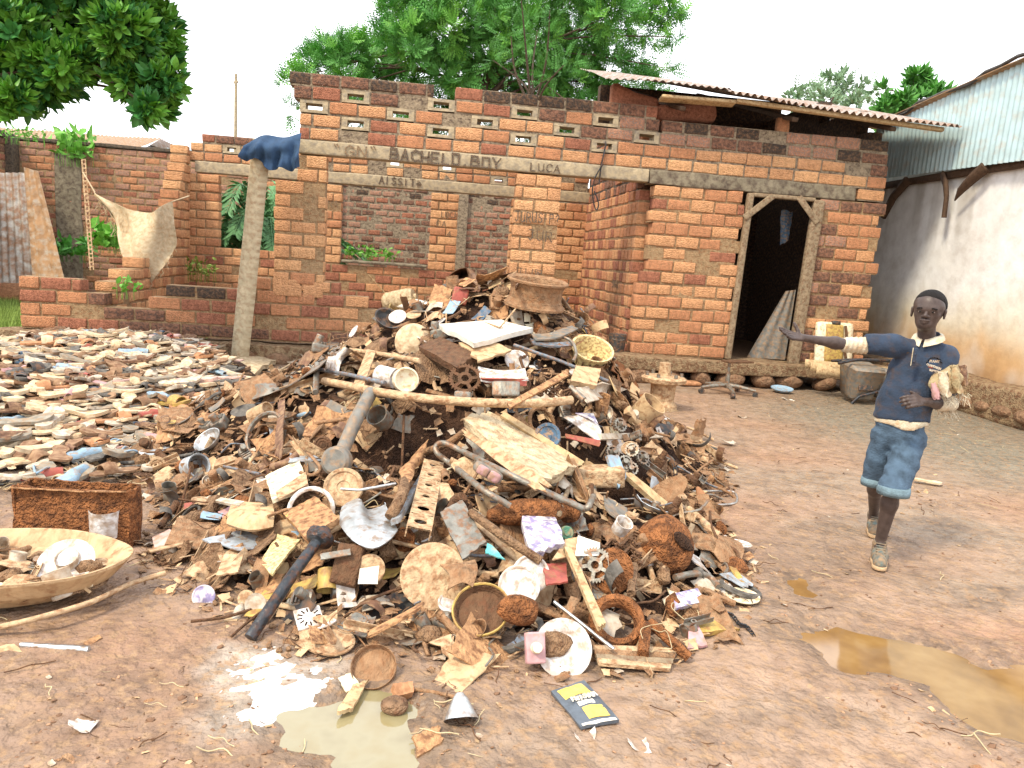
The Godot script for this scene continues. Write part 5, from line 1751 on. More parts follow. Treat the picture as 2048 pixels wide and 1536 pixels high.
func filling() -> void:
	var grip := RandomNumberGenerator.new()
	grip.seed = 99
	for f in FILL:
		var meshes := []
		for k in 4:
			meshes.append(junk_mesh(f[0], k + f[2]))
		for k in f[2]:
			var x := 0.0
			var z := 0.0
			while true:
				x = grip.randf_range(-2.5, 1.9)
				z = grip.randf_range(-7.4, -2.5)
				var h := heap(x, z)
				if h <= 0.01 or grip.randf() > 0.35 + 0.65 * clampf(1.0 - (-z - 2.6) / 5.0, 0.0, 1.0):
					continue
				if grip.randf() < 0.85 and (Vector2((x + 0.5) / 0.34, (z + 4.35) / 0.25).length() < 1.0 or Vector2((x - 0.55) / 0.42, (z + 4.3) / 0.22).length() < 1.0):
					continue
				if z < TOP.y - 0.3 and grip.randf() < 0.7:
					continue
				break
			var s := grip.randf_range(f[3], f[4])
			var n := (slope_normal(x, z) + V(grip.randf_range(-0.55, 0.55), grip.randf_range(-0.2, 0.3), grip.randf_range(-0.4, 0.6))).normalized()
			var t := facing(V(x, heap(x, z) + grip.randf_range(-0.02, 0.05), z), n, grip.randf_range(0, TAU))
			t.basis = t.basis * Basis.from_scale(V(s, s * grip.randf_range(0.8, 1.2), s * grip.randf_range(0.75, 1.15)))
			var base_name: String = {"plate": "scrap_plate", "panel": "board_offcut", "rod": "iron_rod", "pipe": "pipe_end", "tin": "tin_can", "lid": "lid_disc", "ring": "metal_ring", "angle": "angle_iron", "channel": "bracket", "clod": "rust_clod", "shard": "curved_fragment", "engine": "machine_part", "slat": "thin_lath", "wire": "wire_tangle", "chain": "drive_chain", "curl": "rubber_strip", "gear": "cogwheel", "carton": "squashed_box", "bottle": "plastic_bottle"}[f[0]]
			var by := beside(t.origin)
			var word: String = f[5].split(" in the ")[0].split(" among ")[0].split(" lying ")[0].split(" sticking ")[0]
			solo(base_name, meshes[grip.randi() % 4], f[1][grip.randi() % f[1].size()], words16(word, by), f[6], t, f[7])
	# chips, flakes and crumbs too many to count
	for q in [["plate", "rust_brown", 2600, 0.02, 0.06], ["clod", "mud_caked", 1800, 0.012, 0.035], ["slat", "rust_tan", 1100, 0.04, 0.12], ["plate", "card_tan", 900, 0.02, 0.055], ["rod", "rust_dark", 900, 0.06, 0.16], ["plate", "white_dusty", 260, 0.02, 0.05]]:
		scatter_bits("scrap_debris", "small rust flakes, chips and crumbs strewn over the scrap heap", junk_mesh(q[0], 41), q[1], q[2], q[3], q[4], func(g: RandomNumberGenerator) -> Vector3:
			var x := g.randf_range(-2.6, 2.0)
			var z := g.randf_range(-7.2, -2.4)
			var h := heap(x, z)
			return V(x, h, z) if h > 0.0 else Vector3.INF, 0.5)

func scatter_bits(called: String, label: String, mesh: Mesh, m: String, n: int, s0: float, s1: float, where: Callable, tilt: float) -> void:
	var g := RandomNumberGenerator.new()
	g.seed = n * 3 + m.hash() % 997
	var ts := []
	for k in n:
		var p: Vector3 = where.call(g)
		if p == Vector3.INF:
			continue
		var nn := (slope_normal(p.x, p.z) + V(g.randf_range(-tilt, tilt), 0, g.randf_range(-tilt, tilt))).normalized()
		var t := facing(p + V(0, g.randf_range(-0.005, 0.02) * minf(1.0, s1 * 12.0), 0), nn, g.randf_range(0, TAU))
		t.basis = t.basis.scaled_local(Vector3.ONE * g.randf_range(s0, s1))
		ts.append(t)
	var mm := MultiMesh.new()
	mm.transform_format = MultiMesh.TRANSFORM_3D
	mm.mesh = mesh
	mm.instance_count = ts.size()
	for k in ts.size():
		mm.set_instance_transform(k, ts[k])
	var mi := MultiMeshInstance3D.new()
	mi.name = numbered(called)
	mi.multimesh = mm
	mi.material_override = M[m]
	add_child(mi)
	mi.set_meta("kind", "stuff")
	mi.set_meta("label", label)
# ---------------------------------------------------------------- the pieces one can tell apart
var heroes := []
var heroes_last: Node3D

func known(o: Node3D, short: String) -> Node3D:
	heroes.append([o.global_position if o.is_inside_tree() else o.position, short])
	return o

# a wide word for the nearest known piece, to tell small pieces apart
func beside(p: Vector3) -> Array:
	var near := []
	for h in heroes:
		near.append([h[0].distance_to(p), h[1]])
	near.sort_custom(func(a, b): return a[0] < b[0])
	return [near[0][1], near[1][1], near[2][1], near[3][1]]

func shell(called: String, label: String, category: String, m: String, pts: Array, thick: float, n := 10) -> MeshInstance3D:
	# a bent plate through rows of points, each row across the piece
	var w := []
	var o := H(pts[0][0])
	for r in pts:
		var row := []
		for q in r:
			row.append(H(q) - o)
		w.append(curve(row, 3) if row.size() > 2 else row)
	var cols := []
	for j in w[0].size():
		var line := []
		for r in w:
			line.append(r[j])
		cols.append(curve(line, 3))
	var st := tool(true)
	sheet(st, cols, thick)
	return solo(called, done(st), m, label, category, at(o))

func heroes_upper() -> void:
	var o: Node3D
	var st: SurfaceTool
	# --- crest
	known(turned("wash_tub", "speckled dark blue enamel wash tub tipped on its side near the wall", "tub", "blue_enamel", 712, 648, 0.02, V(-0.75, 0.25, 0.6), 38, BOWL, 0.03), "speckled tub")
	o = known(turned("wheelrim", "large brown steel wheel rim lying flat on top of the heap", "wheel rim", "rust_brown", 1068, 612, 0.12, V(0.08, 1, 0.12), 58, RIM, 0.01, 36), "wheel rim")
	part("centre_disc", lathe_mesh([Vector2(0.05, 0.0), Vector2(0.15, 0.02), Vector2(0.16, -0.01), Vector2(0.05, -0.02)], 24), "rust_brown", o, Transform3D(o.get_child(0).transform.basis if o.get_child_count() else facing(Vector3.ZERO, V(0.08, 1, 0.12).normalized()).basis, V(0, 0.04, 0)))
	known(shell("curled_hide", "dark curled leather flap folded on the crest of the heap", "leather", "leather_brown", [[[892, 560, 0.1], [905, 545, 0.1], [930, 535, 0.08], [950, 545, 0.1]], [[896, 574, 0.16], [915, 560, 0.2], [938, 555, 0.18], [958, 570, 0.14]], [[905, 580, 0.18], [922, 578, 0.22], [940, 577, 0.2], [960, 580, 0.15]]], 0.008), "curled leather")
	known(shell("curled_sheet", "curled brown rubber sheet rising out of the wheel rim", "sheet", "leather_brown", [[[1030, 582, 0.2], [1050, 588, 0.25], [1072, 584, 0.2]], [[1040, 562, 0.2], [1058, 566, 0.26], [1078, 560, 0.2]], [[1062, 552, 0.18], [1076, 556, 0.22], [1090, 545, 0.18]], [[1078, 545, 0.15], [1092, 542, 0.15], [1100, 530, 0.15]]], 0.008), "curled rubber sheet")
	known(turned("clay_cone", "tan cone-shaped piece standing inside the wheel rim", "cone", "rust_tan", 1078, 585, 0.2, V(-0.1, 1, 0.1), 15, [[0.0, -0.6], [1.0, -0.6], [0.5, 0.9], [0.25, 1.5], [0.0, 1.55]], 0.1), "tan cone")
	# wire basket
	st = tool(true)
	var a := H([955, 640, 0.16])
	var b := H([1002, 555, 0.14])
	var c := H([1046, 600, 0.2])
	var d := H([1000, 655, 0.24])
	org = a
	for q in [[a, b], [b, c], [c, d], [d, a]]:
		tube(st, [q[0], q[1]], 0.006, 5)
	for k in range(1, 9):
		tube(st, [a.lerp(b, k / 9.0), (d.lerp(c, k / 9.0) + V(0, -0.02, 0.02))], 0.003, 4)
	for k in range(1, 3):
		tube(st, [a.lerp(d, k / 3.0), b.lerp(c, k / 3.0)], 0.004, 4)
	org = Vector3.ZERO
	known(solo("wire_basket", done(st), "rust_tan", "rusty wire basket leaning beside the wheel rim on the crest", "basket", at(a)), "wire basket")
	known(block("red_casing", "reddish plastic casing with slots on the crest", "casing", "red_paint", 920, 592, 0.14, V(0.11, 0.12, 0.04), V(-0.3, 0.2, -0.2)), "reddish casing")
	known(turned("tan_jerrycan", "rounded tan dusty plastic drum on the upper left of the crest", "drum", "foam_cream", 798, 600, 0.1, V(0.9, 0.25, 0.2), 20, [[0.0, -1.6], [0.8, -1.55], [1.0, -1.2], [1.0, 1.2], [0.8, 1.6], [0.3, 1.7], [0.3, 1.95], [0.0, 1.95]], 0.12), "tan drum")
	known(pane("white_card", "flat white card resting on the tan drum", "card", "board_pale", [[790, 613, 0.17], [832, 598, 0.14], [868, 607, 0.16], [812, 623, 0.2]], 0.004, 0.004, 0.03), "white card")
	known(turned("orange_bowl", "chipped orange and white enamel bowl under the white card", "bowl", "yellow_enamel", 795, 626, 0.16, V(0.3, 0.5, 0.7), 21, BOWL, 0.08), "chipped bowl")
	known(turned("black_basin", "black plastic basin lying tilted below the tan drum", "basin", "black_plastic", 772, 648, 0.1, V(0.35, 0.75, 0.5), 27, BOWL, 0.04), "black basin")
	known(bar("broom_stick", "thin pale stick poking up behind the heap crest", "stick", "wood_pale", [[737, 549, 0.0], [772, 588, 0.05]], 0.007), "pale stick")
	known(turned("woven_cover", "tan dome-shaped woven cover standing on the heap", "cover", "sole_tan", 826, 682, 0.14, V(0.05, 0.35, 0.9), 38, [[0.0, 0.34], [0.4, 0.3], [0.75, 0.16], [0.97, -0.05], [1.0, -0.3], [0.96, -0.3], [0.7, 0.08], [0.0, 0.26]], 0.06), "woven cover")
	known(pane("white_board", "big pale board lying across the upper heap, brightest of the boards", "board", "board_pale", [[876, 652, 0.2], [1000, 645, 0.12], [1064, 662, 0.18], [948, 690, 0.34]], 0.035, 0.005, 0.05), "big pale board")
	known(pane("coir_mat", "thick dark brown fibrous slab lying under the pale board", "slab", "rust_dark", [[838, 700, 0.16], [880, 682, 0.12], [956, 715, 0.2], [915, 742, 0.28]], 0.05, 0.012, 0.05), "fibrous slab")
	known(pane("split_board", "tan split plywood piece hanging out below the pale board", "board", "card_tan", [[918, 690, 0.2], [985, 684, 0.2], [1022, 706, 0.22], [960, 724, 0.3]], 0.014, 0.012, 0.14), "split plywood")
	known(shell("dark_fender", "curved blue-grey plastic fender lying on the right of the crest", "fender", "grey_plastic", [[[1062, 668, 0.18], [1070, 680, 0.24]], [[1095, 668, 0.2], [1110, 678, 0.26]], [[1130, 656, 0.18], [1145, 664, 0.22]], [[1160, 648, 0.14], [1165, 652, 0.14]]], 0.01), "dark fender")
	known(shell("blue_fender", "long dull blue plastic trim under the dark fender", "trim", "pipe_blue", [[[1060, 678, 0.16], [1066, 688, 0.2]], [[1100, 686, 0.2], [1105, 694, 0.22]], [[1140, 684, 0.2], [1146, 692, 0.2]]], 0.01), "dull blue trim")
	known(bar("blue_pipe", "long thin blue-grey pipe running down the right side of the crest", "pipe", "pipe_blue", [[1028, 690, 0.2], [1120, 722, 0.22], [1215, 762, 0.18]], 0.012, false), "blue-grey pipe")
	known(bar("curved_tube", "thin bent metal tube arching near the yellow colander", "tube", "grey_metal", [[1100, 668, 0.2], [1140, 680, 0.22], [1152, 705, 0.22], [1146, 722, 0.2]], 0.01), "bent tube")
	o = known(turned("colander", "yellow enamel colander with rust marks on the right shoulder of the heap", "colander", "yellow_enamel", 1180, 712, 0.1, V(0.15, 0.85, 0.5), 42, [[0.0, -0.5], [0.6, -0.5], [0.78, -0.3], [0.92, 0.35], [1.04, 0.42], [1.04, 0.5], [0.94, 0.47], [0.84, 0.1], [0.7, -0.36], [0.0, -0.44]], 0.02), "yellow colander")
	for k in 5:
		part("slot", slot_mesh(0.012, 0.05), "rust_dark", o, Transform3D(facing(Vector3.ZERO, V(0.15, 0.85, 0.5).normalized()).basis * Basis(Vector3.UP, -0.9 + k * 0.4) * Basis(V(1, 0, 0), 0.2), facing(Vector3.ZERO, V(0.15, 0.85, 0.5).normalized()).basis * Basis(Vector3.UP, -0.9 + k * 0.4) * V(0, 0.0, px2m(o.position, 42) * 0.89)))
	known(pane("rusty_flap", "dark rusted sheet hanging down right of the colander", "sheet metal", "rust_flaky", [[1218, 718, 0.08], [1240, 725, 0.06], [1280, 775, 0.06], [1250, 780, 0.1]], 0.008, 0.03, 0.1), "dark rusted flap")
	# --- left shoulder
	heroes_last = known(shell("heat_shield", "long ribbed grey and brown pressed metal shield sloping down the left side", "metal shield", "grey_metal", [[[640, 668, 0.1], [660, 662, 0.14], [684, 680, 0.1]], [[600, 700, 0.14], [625, 692, 0.2], [655, 720, 0.14]], [[560, 742, 0.14], [580, 735, 0.2], [606, 755, 0.12]], [[520, 765, 0.14], [540, 762, 0.18], [560, 780, 0.12]], [[472, 780, 0.12], [490, 778, 0.14], [505, 800, 0.1]]], 0.008), "ribbed shield")
	for k in 4:
		var f := (k + 0.5) / 4.0
		into(bar("shield_rib", "raised rib across the ribbed grey metal shield, number %s from its lower end" % ["one", "two", "three", "four"][k], "rib", "grey_metal", [[lerpf(490, 640, f), lerpf(795, 690, f), 0.16], [lerpf(505, 655, f), lerpf(772, 670, f), 0.22], [lerpf(528, 676, f), lerpf(790, 695, f), 0.15]], 0.008), heroes_last, "rib")
	known(pane("foam_slab", "thick cream foam slab with dished top left of the heap", "foam", "foam_cream", [[434, 735, 0.16], [520, 690, 0.1], [552, 725, 0.18], [476, 775, 0.26]], 0.05, 0.02, 0.1, -0.03), "foam slab")
	known(pane("torn_board", "brown torn board under the cream foam slab", "board", "rust_tan", [[432, 745, 0.1], [480, 785, 0.22], [472, 800, 0.2], [436, 765, 0.1]], 0.03, 0.01, 0.05), "torn board")
	known(shell("white_sheath", "bright white curved plastic panel standing left of the frame tubes", "panel", "white_enamel", [[[668, 692, 0.16], [690, 695, 0.2], [706, 700, 0.16]], [[656, 715, 0.2], [672, 716, 0.25], [684, 722, 0.2]], [[650, 745, 0.2], [664, 748, 0.24], [676, 752, 0.2]]], 0.006), "white curved panel")
	o = known(bar("bumper_bar", "long brown rusted bumper tube spanning the middle of the heap", "bumper", "rust_tan", [[648, 762, 0.34], [700, 772, 0.38], [775, 787, 0.42], [880, 800, 0.46], [990, 806, 0.46], [1080, 806, 0.42], [1142, 800, 0.36]], 0.026, true, 10), "bumper tube")
	known(bar("cross_tube", "rusty horizontal tube behind the bumper, joining the frame plates", "tube", "rust_tan", [[700, 700, 0.26], [760, 708, 0.28], [840, 722, 0.24]], 0.018), "cross tube")
	known(pane("frame_plate", "flat tan steel strap linking the cross tube and the bumper", "strap", "rust_tan", [[735, 700, 0.28], [752, 704, 0.28], [728, 775, 0.4], [708, 770, 0.4]], 0.012, 0.002, 0.01), "steel strap")
	known(bar("handle_tube", "blue-grey metal tube with a T-joint crossing above the bumper", "tube", "pipe_blue", [[634, 738, 0.36], [700, 750, 0.4], [770, 766, 0.42]], 0.014, false), "T-joint tube")
	known(bar("socket_tube", "short upright socket at the left end of the T-joint tube", "socket", "grey_metal", [[634, 728, 0.36], [631, 785, 0.38]], 0.02, false), "upright socket")
	known(turned("white_jar", "white plastic jar lying with its stained mouth towards the viewer", "jar", "cream_plastic", 812, 760, 0.36, V(0.25, 0.2, 0.95), 26, [[0.0, -1.2], [0.9, -1.2], [1.0, -0.9], [1.0, 0.15], [0.94, 0.3], [0.86, 0.3], [0.86, 0.05], [0.6, -0.1], [0.0, -0.12]], 0.02), "white jar")
	known(turned("white_canister", "smooth white canister lying left of the white jar", "canister", "white_enamel", 770, 752, 0.3, V(0.9, -0.1, 0.4), 20, [[0.0, -1.0], [0.8, -0.95], [1.0, -0.7], [1.0, 1.2], [0.0, 1.3]], 0.04), "white canister")
	heroes_last = known(pane("enamel_sign", "white and red enamel panel bent over at its lower edge", "panel", "white_enamel", [[956, 733, 0.22], [1050, 738, 0.2], [1056, 760, 0.28], [962, 760, 0.32]], 0.01, 0.004, 0.02, 0.02), "enamel panel")
	into(pane("red_edge", "red lower lip of the white enamel panel", "lip", "red_paint", [[962, 757, 0.33], [1056, 757, 0.29], [1052, 772, 0.24], [968, 766, 0.26]], 0.008, 0.004, 0.02), heroes_last, "red_lip")
	var t := facing(hit(930, 757, 0.26), V(0.05, 0.6, 0.75).normalized())
	st = tool(false)
	gear(st, Transform3D(), px2m(t.origin, 34), 30, 0.012, 5)
	known(solo("sprocket", done(st), "rust_dark", "dark toothed sprocket partly under the fibrous slab", "sprocket", t), "dark sprocket")
	known(block("chain_case", "grey metal plate with bolt holes right of the dark sprocket", "plate", "grey_metal", 1012, 778, 0.3, V(0.16, 0.09, 0.02), V(-0.5, 0, 0.05)), "holed plate")
	known(block("latch_block", "grey latch block bolted above the bumper", "latch", "grey_metal", 925, 793, 0.42, V(0.09, 0.06, 0.06), V(-0.2, 0.1, 0.0)), "latch block")
	known(pane("orange_lath", "narrow orange-brown angle lath slanting over the bumper's right end", "lath", "rust_orange", [[1014, 808, 0.5], [1132, 742, 0.36], [1137, 752, 0.36], [1020, 818, 0.5]], 0.014, 0.001, 0.01), "orange lath")
	for q in [[1050, 790, 1120, 770, "drive_chain", "dark roller chain heaped behind the orange lath"], [1075, 780, 1140, 790, "drive_chain", "second dark roller chain right of the orange lath"]]:
		st = tool(true)
		var path := []
		var o0 := hit(q[0], q[1], 0.34)
		for k in 22:
			var f := k / 21.0
			path.append(hit(lerpf(q[0], q[2], f) + 6.0 * sin(k * 1.7), lerpf(q[1], q[3], f) + 9.0 * sin(k * 0.9), 0.32) - o0)
		chain_into(st, path, 0.03)
		solo(q[4], done(st), "rust_dark", q[5], "chain", at(o0))
	known(pane("white_tray", "white folded tray panel on the right end of the bumper", "tray", "white_dusty", [[1150, 775, 0.3], [1205, 765, 0.24], [1254, 778, 0.24], [1175, 806, 0.34]], 0.01, 0.003, 0.03, 0.01), "white tray")
	known(pane("tan_case", "tan boxy case open at the side below the colander", "case", "card_tan", [[1150, 735, 0.2], [1200, 742, 0.18], [1190, 775, 0.24], [1140, 765, 0.26]], 0.03, 0.004, 0.04), "tan case")
	known(turned("half_tube", "curved half drum of tan and pale blue sheet on the right flank", "drum", "card_tan", 1288, 828, 0.12, V(0.5, 0.75, 0.3), 27, [[0.94, -1.3], [1.0, -1.3], [1.0, 1.2], [0.94, 1.2], [0.94, -1.3]], 0.1), "half drum")
	known(bar("grey_strut", "grey tapered strut with open end right of the white tray", "strut", "grey_metal", [[1140, 775, 0.3], [1168, 800, 0.34]], 0.02, false), "grey strut")
	# --- middle right
	heroes_last = known(pane("seat_cushion", "torn pale seat cushion lying diagonally with its covering peeled off", "cushion", "foam_cream", [[928, 852, 0.36], [985, 835, 0.24], [1160, 935, 0.26], [1085, 968, 0.44]], 0.05, 0.03, 0.07), "torn cushion")
	into(pane("cushion_cover", "brown peeling cardboard layer along the lower edge of the torn cushion", "covering", "rust_tan", [[925, 868, 0.36], [945, 858, 0.4], [1100, 970, 0.48], [1075, 985, 0.44]], 0.012, 0.04, 0.16), heroes_last, "peeling_layer")
	known(pane("cushion_rail", "straight pale lath along the upper edge of the torn cushion", "lath", "wood_pale", [[1000, 832, 0.26], [1010, 826, 0.26], [1168, 925, 0.3], [1160, 934, 0.3]], 0.02, 0.002, 0.02), "pale lath")
	heroes_last = known(pane("printed_tin_sheet", "white printed sheet with blue and red edges near the motor parts", "tin sheet", "white_enamel", [[1128, 835, 0.16], [1185, 828, 0.14], [1203, 862, 0.18], [1200, 888, 0.22]], 0.006, 0.008, 0.04), "printed white sheet")
	into(pane("printed_red_band", "red band along the foot of the printed white sheet", "band", "red_paint", [[1130, 868, 0.2], [1200, 880, 0.24], [1199, 893, 0.24], [1132, 876, 0.21]], 0.006, 0.004, 0.03), heroes_last, "red_band")
	into(pane("printed_blue_band", "violet-blue corner of the printed white sheet", "band", "purple_print", [[1150, 826, 0.17], [1186, 826, 0.16], [1196, 846, 0.19], [1178, 836, 0.185]], 0.004, 0.004, 0.03), heroes_last, "violet_corner")
	known(turned("plastic_plug", "round blue-grey moulded cap with rings beside the torn cushion", "cap", "blue_enamel", 1095, 872, 0.26, V(-0.1, 0.3, 0.95), 27, [[0.0, 0.1], [0.3, 0.1], [0.33, 0.04], [0.7, 0.04], [0.74, 0.16], [0.95, 0.16], [1.0, 0.0], [1.0, -0.25], [0.0, -0.25]], 0.0), "blue cap")
	known(pane("white_strip", "long white perforated strip lying on the right flank", "strip", "white_dusty", [[1200, 868, 0.2], [1325, 866, 0.16], [1323, 876, 0.17], [1200, 880, 0.21]], 0.02, 0.002, 0.01), "white strip")
	for q in [[1225, 905], [1265, 900], [1250, 925], [1285, 915], [1240, 850], [1262, 938]]:
		t = facing(hit(q[0], q[1], 0.14), V(rf(-0.5, 0.5), 0.5, 0.8).normalized())
		st = tool(false)
		gear(st, Transform3D(), px2m(t.origin, 15), 16, 0.02, 4)
		lathe(st, Transform3D(), [Vector2(0.0, 0.04), Vector2(0.015, 0.04), Vector2(0.02, 0.0)], 10)
		solo("motor_gear", done(st), "grey_metal", "small grey motor gear at the %s of the gear cluster" % {1225: "upper left", 1265: "upper right", 1250: "lower middle", 1285: "far right", 1240: "very top", 1262: "very bottom"}[q[0]], "gear", t)
	known(block("wooden_crate", "brown wooden box end lying below the torn cushion", "box", "rust_tan", 1192, 952, 0.2, V(0.3, 0.1, 0.14), V(0.0, 0.1, 0.06), 0.01, 0.006), "wooden box end")
	known(pane("blue_board", "pale blue painted board end at the wooden box", "board", "blue_light", [[1212, 912, 0.22], [1235, 912, 0.2], [1252, 955, 0.22], [1235, 978, 0.26]], 0.02, 0.004, 0.05), "pale blue board")
	known(turned("shovel_plate", "long dark oval steel blade at the right foot of the heap", "blade", "rust_brown", 1328, 990, 0.1, V(-0.35, 0.7, 0.65), 27, [[0.0, -0.2], [0.6, -0.12], [0.95, 0.05], [1.0, 0.08], [0.95, 0.0], [0.6, -0.18], [0.0, -0.26]], 0.04, 28, 2.1), "oval blade")
	known(pane("wood_batten", "weathered timber batten sloping down to the oval blade", "batten", "wood_pale", [[1245, 950, 0.2], [1262, 950, 0.18], [1345, 1018, 0.1], [1330, 1026, 0.12]], 0.03, 0.01, 0.06), "timber batten")
	st = tool(true)
	var pad := PackedVector2Array()
	for k in 20:
		var an := TAU * k / 20.0
		pad.append(Vector2(cos(an) * 0.115, sin(an) * 0.042 * (1.0 + 0.35 * cos(an))))
	slab(st, Transform3D(), pad, 0.012)
	known(solo("paddle", done(st), "terracotta", "smooth orange oval paddle leaning at the right foot of the heap", "paddle", Transform3D(Basis(V(0.45, -0.85, 0.25).normalized(), V(0.3, 0.3, 0.9).normalized(), V(0.45, -0.85, 0.25).normalized().cross(V(0.3, 0.3, 0.9).normalized())).orthonormalized(), hit(1408, 1006, 0.03))), "orange paddle")
	known(bar("chrome_loop", "bent chrome handle loop sticking out right of the orange paddle", "handle", "bright_metal", [[1385, 983, 0.08], [1440, 982, 0.05], [1468, 985, 0.03], [1474, 1000, 0.03], [1462, 1008, 0.03], [1400, 1012, 0.05]], 0.008), "chrome loop")
	known(bar("frame_tube", "bent grey tubular frame with a square end lying over the dark hollow", "frame", "grey_metal", [[1020, 1012, 0.34], [960, 975, 0.4], [905, 930, 0.42], [876, 908, 0.42], [872, 893, 0.42], [888, 886, 0.42], [930, 905, 0.44], [1000, 940, 0.42], [1080, 978, 0.4], [1150, 1010, 0.34], [1170, 1017, 0.32], [1180, 1008, 0.32], [1188, 982, 0.3], [1178, 970, 0.3], [1128, 946, 0.28]], 0.016, true, 9), "tubular frame")
	o = known(block("padded_grip", "grey padded grip with pink cushions on the tubular frame", "grip", "grey_plastic", 976, 944, 0.5, V(0.15, 0.055, 0.07), V(0, 0.1, -0.48), 0.02, 0.002), "padded grip")
	for k in 2:
		part("pink_pad", lump_box(V(0.055, 0.02, 0.045), 0.009, 0.001, 3, 3, 3, k), "pink_dusty", o, at(V(-0.032 + 0.062 * k, 0.002, 0.038), V(PI / 2, 0, 0)))
	o = known(bar("hinged_strut", "dark plastic hinged arm hanging down from the bumper", "arm", "grey_plastic", [[742, 785, 0.36], [712, 840, 0.38], [690, 890, 0.36], [672, 930, 0.34]], 0.04, true, 10), "hinged arm")
	part("hinge_cover", lathe_mesh([Vector2(0.0, 0.03), Vector2(0.06, 0.03), Vector2(0.075, 0.015), Vector2(0.08, -0.03), Vector2(0.0, -0.03)], 24), "grey_plastic", o, facing(hit(672, 922, 0.42) - o.position, V(-0.1, 0.25, 0.95).normalized()))
	known(turned("inner_can", "dusty grey canister deep in the dark hollow", "canister", "grey_metal", 770, 845, 0.16, V(-0.4, 0.6, 0.7), 22, CUP, 0.04), "grey canister")
	known(bar("hollow_rod", "thin dark rod standing upright in the dark hollow", "rod", "rust_dark", [[808, 830, 0.2], [804, 935, 0.2]], 0.008, false), "upright rod")
	known(bar("brown_axle", "brown axle with a collar lying across the dark hollow", "axle", "rust_brown", [[850, 905, 0.2], [900, 885, 0.24], [940, 855, 0.22]], 0.022, false), "brown axle")
	known(pane("rust_wing", "orange rusted sheet wing rising beside the galvanised bar", "sheet metal", "rust_orange", [[805, 940, 0.3], [860, 882, 0.24], [845, 935, 0.32], [815, 985, 0.36]], 0.006, 0.03, 0.1), "rusted wing")
	heroes_lower()

func lathe_mesh(prof: Array, seg: int) -> ArrayMesh:
	var st := tool(true)
	lathe(st, Transform3D(), prof, seg)
	return done(st)

func slot_mesh(w: float, h: float) -> ArrayMesh:
	return lump_box(V(w, h, 0.006), 0.003, 0.0, 1, 1, 1, 1)

